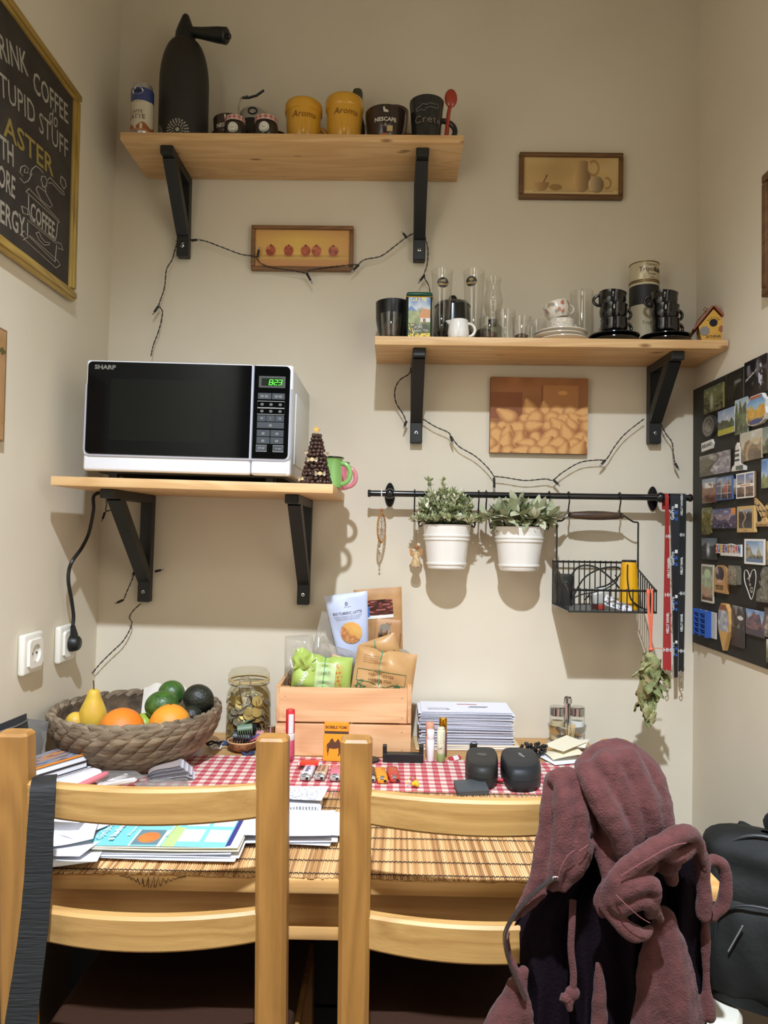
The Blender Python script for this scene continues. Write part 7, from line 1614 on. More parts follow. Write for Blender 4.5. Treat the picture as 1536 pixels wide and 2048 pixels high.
def stands():
    b = tp(806, 1526, CLZ); k = .092/82; t = thing('phone_stand', 'low black stand with raised ends before the crate', 'stand', (b.x, b.y+.012, CLZ+.0004)); W = .0925
    build('bar', G().rbox(-W/2, W/2, -.011, .011, 0, .0185, .001, 1), BLACK, t, smooth=False)
    for s in (-1, 1): build('end_post', G().rbox(s*W/2-(.0095 if s > 0 else 0), s*W/2+(.0095 if s < 0 else 0), -.009, .009, .0180, .036, .001, 1), BLACK, t, smooth=False)
    build('pin', G().tube([(-.003,0,.017),(-.003,0,.026)], .0006, 5), STEEL, t)
    b = tp(739, 1521, CLZ); t = thing('ring_holder', 'black round-based peg holder behind the chair post', 'holder', (b.x, b.y, CLZ+.0004)); build('base', G().cyl(.023, 0, .0035, 32, b=.0008), BLACK, t); build('peg', G().lathe([(0,.003),(.0065,.003),(.006,.040),(.0045,.042),(0,.042)], 20), BLACK, t)
stands()
def pin_():
    b = tp(826, 1573, MATZ); t = thing('hair_pin', 'yellow bead hair pin with curly wire on the cloth edge', 'hair pin', (b.x, b.y, MATZ+.001)); ym = mat('pin_yellow', (232, 180, 30), .25)
    for x, y, r in ((.006, .003, .0055), (.001, .000, .0045), (.008, -.004, .0045)): build('bead', G().ball((x, y, r), r, 12, 8), ym, t)
    build('wire', G().tube(spline([(-.014,0,.004),(-.008,.006,.012),(0,.008,.018),(.006,.006,.012),(.002,.002,.004),(-.006,.004,.014),(-.012,.008,.006)], 4), .0006, 5), GOLD, t)
    b = tp(942, 1580, MATZ); t = thing('grey_card_box', 'flat slate grey box in front of the glasses cases', 'box', (b.x, b.y-.004, MATZ+.001), (radians(8), radians(-2), radians(6))); build('box_body', G().rbox(-.032, .032, -.024, .024, 0, .012, .002, 2), mat('box_slate', (72, 76, 78), .45), t); build('lid_line', G().box(-.0322, .0322, -.0242, .0242, .0075, .008), mat('box_slate_dark', (44, 46, 48), .5), t, smooth=False)
    for px, py, lab, rz in ((1002, 1566, 'plum and white card sliver between the glasses cases', 1.2), (910, 1519, 'small red and white card beside the dark grey case', .15)):
        b = tp(px, py, CLZ); t = thing('small_card', lab, 'card', (b.x, b.y, CLZ+.001), (0, radians(-10 if py < 1550 else 30), rz), 'small cards'); build('card', G().rbox(-.014, .014, -.007, .007, 0, .005, .001, 1), mat('card_red', (190, 40, 52), .4), t, smooth=False); build('card_stripe', G().box(-.004, .008, -.0073, .0073, -.0003, .0053), ink((232, 226, 222)), t, smooth=False)
pin_()
def cosmetics():
    def std(name, label, px, pyb, pyt, r, m1, m2, split=.55, cat='lipstick'): 
        b = on(px, pyb, -.155); t = thing(name, label, cat, (px_(px, -.150, pyb), -.150, TZ+.001), group='little cosmetic tubes'); h = pz_(px, pyt, -.15)-TZ
        build('tube', G().cyl(r, 0, h*split, 24, b=.0006), m1, t); build('cap', G().cyl(r*.97, h*split, h, 24, b=.0008), m2, t)
    std('lipstick', 'silver-capped lipstick beside the gold one', 542, 1490, 1453, .0098, WT, STEEL); std('lipstick', 'gold-capped lipstick before the crate corner', 560, 1490, 1451, .0095, PUR, GOLD); std('nail_polish', 'pink-capped bottle behind the chair post', 519, 1492, 1463, .011, mat('polish_glass', (196, 160, 150), .2), mat('pink_cap', (226, 160, 160), .4), cat='nail polish')
    b = tp(474, 1508); t = thing('coconut_bowl', 'small coconut shell bowl of hair clips', 'bowl', (px_(486, -.165, 1490), -.168, TZ+.0008)); cm = mat('coconut_shell', (176, 128, 86), .6, col2=(120, 78, 48), ns=120, contrast=(.4, .6)); zt = pz_(486, 1481, -.168)-TZ
    build('bowl_body', G().lathe([(0,0),(.016,0),(.030,zt*.4),(.036,zt*.96),(.034,zt),(.028,zt*.5),(.014,.004),(0,.003)], 32), cm, t); build('bowl_lip', G().tube([(.035*cos(a*pi/16), .035*sin(a*pi/16), zt) for a in range(32)], .0016, 6, closed=True), mat('coconut_lip', (214, 172, 124), .5), t)
    def claw(label, px, py, Y, c, rz, s=1., ry=0):
        p = on(px, py, Y); t = thing('hair_claw', label, 'hair clip', p, (0, ry, rz), 'hair claws in the bowl'); m = mat('claw_%d' % c[0], c, .4)
        for sg in (-1, 1):
            build('comb', G().grid(lambda u, v: ((u-.5)*.036*s, sg*(.004+.008*sin(v*pi*.5))*s, (.010-.012*v)*s), 8, 4), m, t)
            for i in range(7): x = (-.016+.0053*i)*s; build('tooth', G().tube([(x, sg*.012*s, -.002*s), (x, sg*.012*s, -.009*s), (x, sg*.008*s, -.015*s)], [.0014*s, .0013*s, .0008*s], 6), m, t)
        build('grip', G().rbox(-.006*s, .018*s, -.003*s, .003*s, .009*s, .014*s, .002*s, 2, T(ry=radians(-28))), m, t)
    claw('sage green hair claw on top of the bowl', 490, 1456, -.195, (92, 118, 88), radians(8), .95, radians(-6)); claw('black hair claw behind the sage green one', 502, 1455, -.155, (22, 22, 22), radians(-20), 1.1); claw('black hair claw lying low in the bowl', 484, 1472, -.185, (24, 24, 26), radians(4), 1.1, radians(4))
    for k, (c, lab) in enumerate((((60, 80, 150), 'blue pen-like clip in the coconut bowl'), ((196, 90, 110), 'pink clip in the coconut bowl'))):
        p = on(507, 1474+k*5, -.185); solo('hair_slide', G().rbox(-.016, .016, -.002, .002, -.0015, .0015, .001, 1), mat('slide_%d' % c[0], c, .4), lab, 'hair clip', p, (0, radians(-25), .2), group='hair slides in the bowl')
    for px, py, c, lab in ((431, 1501, (226, 224, 220), 'white hair tie beside the basket'), (447, 1496, (52, 74, 112), 'blue hair tie looped on the white one'), (424, 1494, (36, 38, 42), 'black hair tie under the other two'), (497, 1509, (46, 62, 96), 'navy hair tie by the coconut bowl')):
        b = tp(px, py); r = .0125; solo('hair_tie', G().tube([(r*cos(a*pi/14)*(1+.15*sin(3*a)), r*sin(a*pi/14), .003+.002*(px % 7)*.6+.0015*sin(a*.9)) for a in range(28)], .0026, 8, closed=True), mat('tie_%d' % c[0], c, .8), lab, 'hair tie', (b.x, b.y, TZ+.001), group='hair ties')
    b = tp(548, 1548, CLZ); t = thing('round_tin', 'round cream tin half hidden by the chair post', 'tin', (b.x, b.y, CLZ+.0004)); build('tin_body', G().cyl(.030, 0, .020, 40, b=.002), mat('cream_round_tin', (226, 206, 166), .4), t); build('tin_lid', G().cyl(.0308, .013, .0215, 40, b=.002), _M['cream_round_tin'], t)
cosmetics()
def papers():
    WP = PAPER; CP = mat('cream_paper', (236, 226, 198), .7); GP = mat('grey_paper', (204, 204, 210), .7)
    # notebook with a handwritten note
    b = tp(606, 1600, .768); t = thing('notebook', 'grey notebook under the handwritten note', 'notebook', (b.x-.02, b.y, MATZ+.0006), (0, 0, radians(3))); build('cover', G().rbox(-.055, .055, -.04, .04, 0, .016, .002, 1), GP, t, smooth=False); build('page_block', G().box(-.0545, .0555, -.0405, .0395, .004, .012), WP, t, smooth=False); build('spiral', G().tube([(-.05+.0014*i, -.0415+.0016*cos(i*1.6), .008+.0075*sin(i*1.6)) for i in range(72)], .0006, 4), STEEL, t)
    def nart(U, V):
        c = np.ones(U.shape+(3,))*C3(236,232,222); ln = (np.floor(V*16) % 2 == 0); c = mixc(c, C3(150,150,176), ln*(nz(U, V, 46, 16, 4) > .58)*(U > .1)*(U < .9)*(np.sin(V*50) > .2)); return mixc(c, C3(206,220,226), (np.sin(V*100) > .93)*.5)
    sheet('handwritten_note', 'handwritten note slip lying on the grey notebook', 'note', b.x-.016, b.y+.008, MATZ+.0185, .115, .072, radians(-6), vmat('paper_print', .7), 'loose notes', .004, 5, nart, 60, 48)
    # white sheets between the two chairs
    b = tp(612, 1672); 
    for k, (dx, dy, rz, w_, d, m, lab) in enumerate(((-.010, .004, -4, .16, .12, WP, 'lowest white sheet between the chair posts'), (.0, .0, 3, .15, .115, GP, 'grey-white sheet in the pile between the chair posts'), (.02, .016, -8, .15, .10, WP, 'slewed white sheet in the pile between the chair posts'), (-.006, -.002, 1, .145, .112, WP, 'topmost folded white sheet between the chair posts'))):
        sheet('paper_sheet', lab, 'paper', b.x-.02+dx, b.y+dy, MATZ+.001+.0042*k, w_, d, radians(rz), m, 'white sheets between the chairs', .003, k+3)
    # leaflet pile in front of the first chair
    x0 = -.475; z = MATZ+.0008
    for k, (dx, dy, w_, d, m, lab) in enumerate(((.0, -.012, .25, .15, WP, 'lowest white sheet of the leaflet pile'), (.004, -.008, .245, .15, WP, 'second white sheet of the leaflet pile'), (-.002, -.010, .235, .14, GP, 'grey-white sheet of the leaflet pile'), (.010, -.004, .23, .15, CP, 'cream envelope in the leaflet pile'), (.004, -.002, .24, .148, CP, 'upper cream envelope under the turquoise leaflet'))):
        sheet('paper_sheet', lab, 'paper', -.358+dx, -.690+dy, z, w_, d, radians((-1.5, 1.2, -.6, 1, .4)[k]), m, 'sheets under the leaflet', .0022, 20+k); z += .0032
    def leaf(U, V):
        c = np.ones(U.shape+(3,))*C3(116,190,196); c = mixc(c, C3(196,206,90), ((U > .52)&(U < .56)|((np.abs(U-.58) < .03)&(V < .5)))*.9)
        c = mixc(c, C3(150,200,190), (U > .3)*.3)
        for u0, v0 in ((.60, .10), (.60, .52), (.79, .10), (.79, .52), (.40, .52)): c = mixc(c, C3(240,238,232), ((np.abs(U-u0-.085) < .078)&(np.abs(V-v0-.19) < .165))*1.)
        c = mixc(c, C3(90,110,120), ((U > .29)&(U < .50)&(V < .42)&(V > .04))*.8); c = mixc(c, mixc(C3(216,110,50), C3(150,160,80), nz(U, V, 16, 10, 2)**2), disc(U, V, .395, .22, .085, .15, .2)); c = mixc(c, C3(240,236,226), ((np.abs(U-.295) < .006)|(np.abs(U-.50) < .006))*(V < .42)*1.)
        c = mixc(c, C3(52,52,120), (U > .965)*1.); return c
    o = sheet('turquoise_leaflet', 'turquoise coupon leaflet with white boxes, topmost of its pile', 'leaflet', -.360, -.688, z+.0006, .226, .150, 0, vmat('paper_print', .7), None, .0016, 31, leaf, 90, 60)
    for s, x, y, sz, bd in (('Gyűjtsd a matricákat', -.062, .020, .0145, 0), ('a kedvezményért', -.046, .006, .0135, .0005), ('Tapaszd fel ide', -.034, -.028, .007, 0)):
        pass
    for s, u, wd, sz, bd in (('Gyűjtsd a m', -.100, .09, .016, 0), ('a kedvezmén', -.080, .10, .0155, .0006), ('Frissesség', -.056, .06, .010, 0), ('Frissesség', .006, .06, .010, 0)):
        g = G(); text_g(g, s, sz, bold=bd, width=wd); g.v = [(-z_*.9, x, .0050) for x, y, z_ in g.v]; build('lettering', g, ink((232, 240, 236)), o, (u, -.012, 0), smooth=False)
    # loose papers by the bag strap
    for k, (px, py, w_, d, rz, m, lab, cu) in enumerate(((128, 1704, .12, .13, 12, WP, 'lowest loose white paper by the black strap', .006), (140, 1692, .11, .12, -10, GP, 'grey loose paper by the black strap', .008), (130, 1684, .10, .11, 14, WP, 'crumpled white paper over the grey one', .012), (172, 1676, .05, .10, -26, WP, 'narrow white slip leaning on the leaflet pile', .006), (120, 1672, .09, .09, 4, WP, 'topmost curled white paper by the black strap', .018))):
        b = tp(px, py, .76); sheet('paper_sheet', lab, 'paper', b.x, b.y, MATZ+.001+.006*k, w_, d, radians(rz), m, 'loose papers by the strap', cu, 40+k)
    # rolled brochure
    b = tp(345, 1557); t = thing('magazine', 'thin magazine folded over itself before the fruit basket', 'magazine', (b.x, b.y, CLZ+.0004), (0, 0, radians(14)))
    for k in range(9):
        h = .006+.0026*k; P = [(.045-.002*k, 0, .002+.0012*k), (.0, 0, .0012+.0010*k), (-.034, 0, .002+.0002*k), (-.044-.0006*k, 0, h*.55), (-.034, 0, h*.98), (0, 0, h*1.02+.003), (.040-.003*k, 0, h*1.02+.006)]
        P = spline(P, 4); d = .055; g = G(); n = len(P)
        for p in P: g.v += [(p.x, -d/2-.0006*k, p.z), (p.x, d/2, p.z)]
        g.f = [(2*i, 2*i+2, 2*i+3, 2*i+1) for i in range(n-1)]; build('page', g, mat('magazine_page_%d' % (k % 3), ((222, 220, 226), (196, 190, 200), (170, 156, 150))[k % 3], .5), t)
    c = tp(372, 1530); sheet('postcard', 'glossy card propped against the fruit basket', 'card', c.x+.004, c.y+.01, CLZ+.03, .05, .05, radians(30), mat('card_gloss', (176, 150, 130), .3, col2=(206, 206, 214), ns=30), None, .004, 60).rotation_euler = (radians(38), radians(-18), radians(20))
    # clear bags
    FILM = _M['clear_film']
    for px, py, w_, d, rz, lab, sd in ((325, 1562, .10, .06, 18, 'flat clear plastic bag in front of the folded magazine', 71), (228, 1556, .09, .10, 40, 'clear plastic sleeve with a pink pen inside', 72), (262, 1545, .06, .05, 35, 'small clear plastic wrapper beside the pens', 73)):
        b = tp(px, py, .765); g = bag_surface(w_, d, .006, sd, 24, 24, crease=.006); g.v = [(x, z-d/2, -y+.005) for x, y, z in g.v]; solo('plastic_bag', g, FILM, lab, 'bag', (b.x, b.y, CLZ+.002+(.012 if sd == 72 else 0)), (0, 0, radians(rz)), 'clear plastic bags on the cloth')
    b0, b1 = tp(172, 1566, .785), tp(217, 1545, .785); d = (b1-b0).normalized(); solo('pink_pen', G().tube([b0-d*.05, b0, b1-d*.012, b1], [.0055, .0058, .0055, .0015], 12), mat('pen_pink', (232, 130, 140), .35), 'pink pen inside the clear sleeve', 'pen')
    for k, (a, c) in enumerate((((226, 1562), (252, 1552)), ((238, 1565), (268, 1560)))):
        b0, b1 = tp(*a, .768), tp(*c, .768); d = (b1-b0).normalized(); solo('white_pen', G().tube([b0-d*.04, b0, b1, b1+d*.006], [.005, .0052, .005, .002], 12), WT, ('white pen by the clear wrapper', 'second white pen nearer the chair slat')[k], 'pen', group='white pens')
    # books and folders against the wall
    p0 = Vector((-.672, -.518, 0)); p1 = Vector((-.610, -.408, 0)); d = (p1-p0).normalized(); rz = atan2(d.y, d.x); L_ = .16; mid = (p0+p1)/2-d*.02
    def book(label, z0, th, w_, cov, off, name='book', L2=L_, pages=True, group='books by the basket', cat='book'):
        t = thing(name, label, cat, (mid.x+off*d.x, mid.y+off*d.y, z0), (0, 0, rz), group); m = mat('cover_%d_%d_%d' % cov, cov, .5)
        build('cover', G().box(-L2/2, L2/2, .0, w_, 0, .0012).box(-L2/2, L2/2, 0, w_, th-.0012, th).box(-L2/2, L2/2, w_-.0015, w_, 0, th), m, t, smooth=False); build('page_block', G().box(-L2/2+.002, L2/2-.002, .0015, w_-.002, .0014, th-.0014), WP, t, smooth=False); return t
    book('black covered book at the bottom of the pile by the wall', CLZ+.004, .016, .085, (34, 32, 34), -.005); book('white paper pad in the pile by the wall', CLZ+.021, .010, .080, (216, 214, 216), .008, 'paper_pad'); book('dark grey book under the orange-edged notebook', CLZ+.032, .012, .082, (56, 54, 60), -.002)
    t = book('notebook with an orange edge and a blue picture cover', CLZ+.045, .013, .084, (70, 64, 66), .0, 'picture_notebook')
    build('orange_edge', G().box(-L_/2, L_/2, -.0005, .008, .0131, .0137), ink((240, 140, 40)), t, smooth=False)
    g = paint(G(), L_, .074, 50, 30, lambda U, V: mixc(mixc(C3(120,140,170), C3(206,130,70), nz(U, V, 6, 9, 2)), C3(70,80,110), (nz(U, V, 9, 12, 5) > .6)*.7), z0=.009); g.v = [(x, z, .0136) for x, y, z in g.v]; build('cover_print', g, PV, t, smooth=False)
    w2 = thing('white_tray', 'long white rounded plastic tray beside the book pile', 'tray', (mid.x+.026, mid.y-.026, MATZ+.008), (0, radians(-5), rz), None); build('tray_body', G().rbox(-.085, .085, -.02, .014, .0, .022, .010, 4), WT, w2); build('tray_groove', G().box(-.07, .06, -.0203, -.0195, .010, .0115), GP, w2, smooth=False)
    df = bag_surface(.05, .07, .012, 77, 16, 16, crease=.008); solo('dark_film', df, glass('dark_film', (130, 130, 130), 2., .15, .12), 'smoky plastic film crumpled behind the book pile', 'bag', (-.724, -.436, CLZ+.060), (radians(-14), radians(16), radians(40)))
    sheet('paper_sheet', 'white sheet tucked under the napkins by the cruet set', 'paper', tp(1120, 1520).x, tp(1120, 1518).y, CLZ, .085, .10, radians(20), WP, None, .002, 81)
    for k, (px, py, rz_, m, lab, cu) in enumerate(((1126, 1518, 10, CP, 'lower cream paper napkin by the cruet set', .006), (1143, 1509, -25, mat('pale_napkin', (240, 232, 214), .7), 'upper cream napkin folded to a point', .012), (1130, 1513, 32, CP, 'kraft-cream napkin tucked between the others', .008))):
        b = tp(px, py); sheet('napkin', lab, 'napkin', b.x, b.y, CLZ+.003+.005*k, .075, .065, radians(rz_), m, 'paper napkins', cu, 90+k, lift=.012)
    m = mat('black_nylon', (30, 31, 33), .6, bump=.3, bs=40); t = thing('black_pouch', 'soft black pouch against the wall at the table end', 'pouch', (-.712, -.545, TZ+.0006), (0, 0, radians(84))); g = bag_surface(.12, .158, .05, 91, 20, 20, crease=.008); build('pouch_body', g, m, t); build('zip', G().tube([on_bag(g, x, .148, .12, .158, .002) for x in np.linspace(-.05, .05, 10)], .0018, 6), mat('zip_grey', (90, 90, 90), .4), t)
papers()

# ------------------------------------------------------------------ chairs
def chair(x0, label, z_sl, cushion=True):
    W = .410; pw = .0445; t = thing('dining_chair', label, 'chair', (x0+W/2, 0, 0), group='pine dining chairs'); TOP = .977; YF = -.900; lean = .085
    def fy(z): return YF+(TOP-z)*lean if z > .45 else YF+(TOP-.45)*lean-(.45-z)*.03
    for s in (-1, 1):
        xa = s*W/2-(pw if s > 0 else 0); zs = (0, .2, .45, .6, .8, TOP); vs = []; fs = []
        for z in zs:
            y = fy(z); b = .006
            vs += [(xa+b,y,z),(xa+pw-b,y,z),(xa+pw,y+b,z),(xa+pw,y+.036-b,z),(xa+pw-b,y+.036,z),(xa+b,y+.036,z),(xa,y+.036-b,z),(xa,y+b,z)]
        n = 8
        for i in range(len(zs)-1):
            for k in range(n): fs.append((i*n+k, i*n+(k+1) % n, (i+1)*n+(k+1) % n, (i+1)*n+k))
        o = len(vs); y = fy(TOP)                                           # eased top
        for q, dz in ((.004, .004),): vs += [(xa+pw/2+(v[0]-xa-pw/2)*.86, y+.018+(v[1]-y-.018)*.84, TOP+dz) for v in vs[o-n:o]]
        for k in range(n): fs.append((o-n+k, o-n+(k+1) % n, o+(k+1) % n, o+k))
        fs.append(tuple(range(o, o+n))); fs.append(tuple(range(n))[::-1]); build('back_post', G().add(vs, fs), CHAIRW_Z, t, ang=22)
    for zt, hgt in z_sl:
        L_ = W/2-pw+.004; n = 18; vs = []; th = .020
        for i in range(n+1):
            x = -L_+2*L_*i/n; bow = -.026*(1-(x/L_)**2); yt = fy(zt)+.006; yb = fy(zt-hgt)+.006; dip = -.004*(1-(x/L_)**2); b = .004
            vs += [(x,yt+bow+b,zt),(x,yt+bow,zt-b),(x,yb+bow,zt-hgt+dip+b),(x,yb+bow+b,zt-hgt+dip),(x,yb+bow+th-b,zt-hgt+dip),(x,yb+bow+th,zt-hgt+dip+b),(x,yt+bow+th,zt-b),(x,yt+bow+th-b,zt)]
        fs = [(i*8+k, (i+1)*8+k, (i+1)*8+(k+1) % 8, i*8+(k+1) % 8) for i in range(n) for k in range(8)]+[tuple(range(8)), tuple(range(n*8, n*8+8))[::-1]]
        build('back_slat', G().add(vs, [f[::-1] for f in fs]), CHAIRW_X, t, ang=22)
    yb = fy(.45)+.036; yf = yb+.40
    build('seat', G().rbox(-W/2+.002, W/2-.002, yb-.034, yf, .425, .445, .003), CHAIRW_X, t)
    build('seat_cushion', G().rbox(-W/2+.008, W/2-.008, yb+.004, yf+.006, .4455, .478, .014, 4), mat('brown_leather_pad', (58, 36, 24), .5, bump=.2, bs=120), t)
    for s in (-1, 1):
        x = s*W/2-(.04 if s > 0 else 0); build('front_leg', G().rbox(x, x+.04, yf-.045, yf-.005, 0, .425, .003), CHAIRW_Z, t); xr = s*(W/2-.03)-.009
        build('side_rail', G().box(xr, xr+.018, yb-.01, yf-.04, .365, .424), CHAIRW_Z, t, smooth=False); build('side_stretcher', G().box(xr, xr+.018, yb-.02, yf-.04, .16, .19), CHAIRW_Z, t, smooth=False)
    build('rear_rail', G().rbox(-W/2+pw-.003, W/2-pw+.003, yb-.03, yb-.012, .36, .424, .002), CHAIRW_X, t); build('front_rail', G().box(-W/2+.03, W/2-.03, yf-.035, yf-.017, .365, .424), CHAIRW_X, t, smooth=False)
    return t
XL = px_(-13, -.9, 1500); XR = px_(680, -.9, 1500)
s1 = (on(300, 1584, -.92).z, .0475); s2 = (on(300, 1842, -.905).z, .047)
chair(XL, 'pine chair with curved slats and a black strap over its back', (s1, s2))
s1r = (on(960, 1606, -.92).z, .0475); s2r = (on(900, 1858, -.905).z, .052)
chair(XR, 'pine chair with curved slats and a maroon hoodie over its back', (s1r, s2r))

# ------------------------------------------------------------------ bag strap, dark bag
def strap_bag():
    t = thing('shoulder_bag', 'black webbing shoulder strap slung over the chair slat with its bag below', 'bag', (0, 0, 0)); m = mat('webbing_black', (34, 35, 36), .65, col2=(24, 25, 26), ns=260, stretch=(.05, .05, 1), bump=.5, bs=300, bst=(.1,.1,1))
    def q(px, py, Y): return on(px, py, Y)
    P = [q(84, 1640, -.848), q(86, 1580, -.850), q(90, 1552, -.862), q(88, 1560, -.886), q(86, 1575, -.907), q(83, 1620, -.910), q(80, 1680, -.911), q(76, 1760, -.911), q(68, 1850, -.911), q(58, 1930, -.912), q(48, 2000, -.913), q(40, 2060, -.915), q(34, 2130, -.92), q(30, 2200, -.92)]
    P = spline(P, 4); g = G(); n = len(P)
    for i, p in enumerate(P):
        wd = .0175*(1+.25*min(max((i-20)/24, 0), 1))*(1.0+.01*sin(i*2.))
        tt = (P[min(i+1, n-1)]-P[max(i-1, 0)]).normalized(); nn = Vector((1, 0, 0)).cross(tt).normalized()*.0007
        ax = Vector((1, .06, .10)).normalized()
        g.v += [tuple(p-ax*wd-nn), tuple(p+ax*wd-nn), tuple(p+ax*wd+nn), tuple(p-ax*wd+nn)]
    for i in range(n-1):
        for k in range(4): g.f.append((i*4+k, i*4+(k+1) % 4, i*4+4+(k+1) % 4, i*4+4+k))
    build('strap', g, m, t)
    e = P[-1]; gb = bag_surface(.26, .34, .10, 95, 20, 20, crease=.006); build('bag_body', gb, _M['black_nylon'], t, (e.x+.03, -.955, e.z-.32))
strap_bag()

# ------------------------------------------------------------------ maroon hoodie over the second chair
def hoodie():
    t = thing('maroon_hoodie', 'crumpled maroon zip hoodie draped over the chair corner', 'hoodie', (0, 0, 0)); gs = {'hood': G(), 'body': G(), 'sleeve': G()}; cur = ['hood']
    def fold(*P, n=10):
        g = gs[cur[0]]; rr = []
        V = [on(x, y, Y) for x, y, Y, r in P]; R_ = [r*(1.95+Y)/F for x, y, Y, r in P]
        S = spline(V, 4); m = len(S)
        for i in range(m):
            f = i/4; k = min(int(f), len(R_)-2) if len(R_) > 1 else 0; u = f-k; u = u*u*(3-2*u); rr.append(R_[k]*(1-u)+R_[min(k+1, len(R_)-1)]*u)
        g.tube(S, rr, n); g.ball(S[0], rr[0], 10, 8); g.ball(S[-1], rr[-1], 10, 8)
    # hood
    fold((1172,1536,-.925,24),(1205,1513,-.92,30),(1250,1514,-.92,32),(1288,1548,-.925,34),(1308,1600,-.935,33),(1322,1660,-.94,30),(1335,1720,-.945,28))
    fold((1170,1540,-.945,22),(1190,1575,-.962,25),(1218,1628,-.968,27),(1246,1690,-.965,21),(1258,1770,-.952,14))
    fold((1212,1532,-.945,32),(1240,1580,-.952,32),(1262,1650,-.955,26),(1268,1780,-.95,16))
    fold((1252,1525,-.94,30),(1285,1590,-.95,30),(1302,1650,-.952,24),(1285,1770,-.945,16)); fold((1300,1600,-.945,26),(1330,1660,-.945,20),(1345,1760,-.945,16))
    cur[0] = 'body'
    fold((1106,1562,-.922,18),(1100,1620,-.932,19),(1091,1690,-.938,20),(1076,1750,-.942,18),(1058,1790,-.945,12),(1040,1822,-.945,8))
    fold((1112,1556,-.935,19),(1140,1552,-.94,18),(1163,1580,-.945,17),(1176,1630,-.948,16),(1180,1660,-.95,13))
    fold((1124,1572,-.945,20),(1130,1620,-.955,24),(1126,1680,-.96,25),(1118,1735,-.962,22),(1105,1768,-.958,14))
    fold((1150,1590,-.95,16),(1160,1640,-.958,19),(1164,1690,-.962,19),(1150,1735,-.965,16),(1126,1768,-.962,11),(1100,1772,-.955,8)); fold((1180,1690,-.955,9),(1172,1720,-.96,10),(1150,1756,-.965,9),(1128,1778,-.962,8))
    # between flap and hood, down to the knot
    fold((1178,1640,-.935,14),(1200,1690,-.945,16),(1218,1745,-.955,18),(1228,1790,-.962,20)); fold((1205,1600,-.945,15),(1225,1680,-.95,18),(1245,1745,-.955,18)); fold((1205,1770,-.962,9),(1194,1800,-.962,9),(1206,1830,-.965,9))
    cur[0] = 'sleeve'
    fold((1216,1800,-.972,20),(1236,1760,-.985,22),(1276,1722,-.992,22),(1322,1692,-.99,21),(1362,1668,-.982,18),(1388,1672,-.972,14),(1400,1700,-.962,11),(1408,1740,-.952,8))
    fold((1225,1800,-.982,18),(1262,1775,-.995,20),(1300,1765,-.995,17),(1312,1785,-.992,12),(1308,1812,-.985,10),(1322,1838,-.978,7)); fold((1240,1815,-.985,18),(1275,1800,-.992,18),(1296,1808,-.988,14),(1300,1826,-.98,10))
    fold((1222,1820,-.972,15),(1240,1846,-.982,17),(1268,1866,-.985,16),(1290,1868,-.98,12),(1300,1858,-.975,8)); fold((1330,1705,-.98,18),(1352,1712,-.978,16),(1378,1700,-.97,14)); fold((1215,1795,-.975,16),(1212,1818,-.975,15),(1228,1836,-.978,14))
    cur[0] = 'body'
    fold((1395,1690,-.95,15),(1405,1740,-.945,16),(1410,1790,-.943,15),(1406,1830,-.94,12)); fold((1412,1724,-.935,10),(1432,1722,-.932,11),(1448,1738,-.93,12),(1451,1775,-.928,13),(1444,1810,-.928,12),(1425,1832,-.93,10))
    # lower panels
    fold((1330,1840,-.925,24),(1338,1900,-.925,34),(1346,1980,-.922,42),(1352,2090,-.92,48)); fold((1310,1870,-.928,18),(1300,1950,-.926,24),(1290,2090,-.925,30)); fold((1355,1880,-.925,16),(1376,1980,-.922,20),(1392,2090,-.92,22))
    fold((1046,1942,-.922,10),(1030,1985,-.92,22),(1010,2040,-.918,34),(995,2100,-.915,44)); fold((1196,1930,-.925,8),(1200,1990,-.925,12),(1196,2090,-.922,18)); fold((1410,1840,-.925,8),(1412,1940,-.92,8),(1416,2000,-.92,12),(1418,2030,-.92,13))
    fold((1028,1835,-.93,7),(1060,1808,-.948,9),(1085,1786,-.952,9)); fold((1018,1866,-.928,5),(1016,1890,-.928,5),(1028,1935,-.928,6),(1046,1980,-.928,8),(1056,2060,-.925,12))
    FL = mat('maroon_fleece', (88, 44, 41), .95, col2=(74, 35, 33), ns=60, bump=.6, bs=380, sheen=.08)
    tx = bpy.data.textures.new('cloth_fold', 'CLOUDS'); tx.noise_scale = .05; tx2 = bpy.data.textures.new('cloth_crease', 'CLOUDS'); tx2.noise_scale = .016
    for nm, g in gs.items():
        me = bpy.data.meshes.new('tmp'); me.from_pydata(g.v, [], g.f); o = bpy.data.objects.new('tmp', me); COL.objects.link(o)
        r = o.modifiers.new('r', 'REMESH'); r.mode = 'VOXEL'; r.voxel_size = .0028
        s = o.modifiers.new('s', 'SMOOTH'); s.factor = .5; s.iterations = 4
        for q, st in ((tx, .008), (tx2, .0032)): d = o.modifiers.new('d', 'DISPLACE'); d.texture = q; d.strength = st; d.texture_coords = 'GLOBAL'
        ev = o.evaluated_get(bpy.context.evaluated_depsgraph_get()); m2 = bpy.data.meshes.new_from_object(ev); bpy.data.objects.remove(o)
        m2.materials.clear(); m2.materials.append(FL); m2.polygons.foreach_set('use_smooth', [True]*len(m2.polygons)); b = bpy.data.objects.new(nm, m2); COL.objects.link(b); b.parent = t
    # lining behind the open front; its near-black colour holds the deep shade
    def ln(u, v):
        y = 1650+450*v; xl = np.interp(y, (1650, 1700, 1760, 1820, 1860, 1930, 1980, 2100), (1120, 1104, 1090, 1046, 1022, 1030, 1046, 1040)); xr = np.interp(y, (1650, 1700, 1840, 2100), (1380, 1400, 1408, 1415)); p = on(xl+(xr-xl)*u, y, -.906+.010*sin(u*26+v*2)+.006*sin(u*47+1)); return tuple(p)
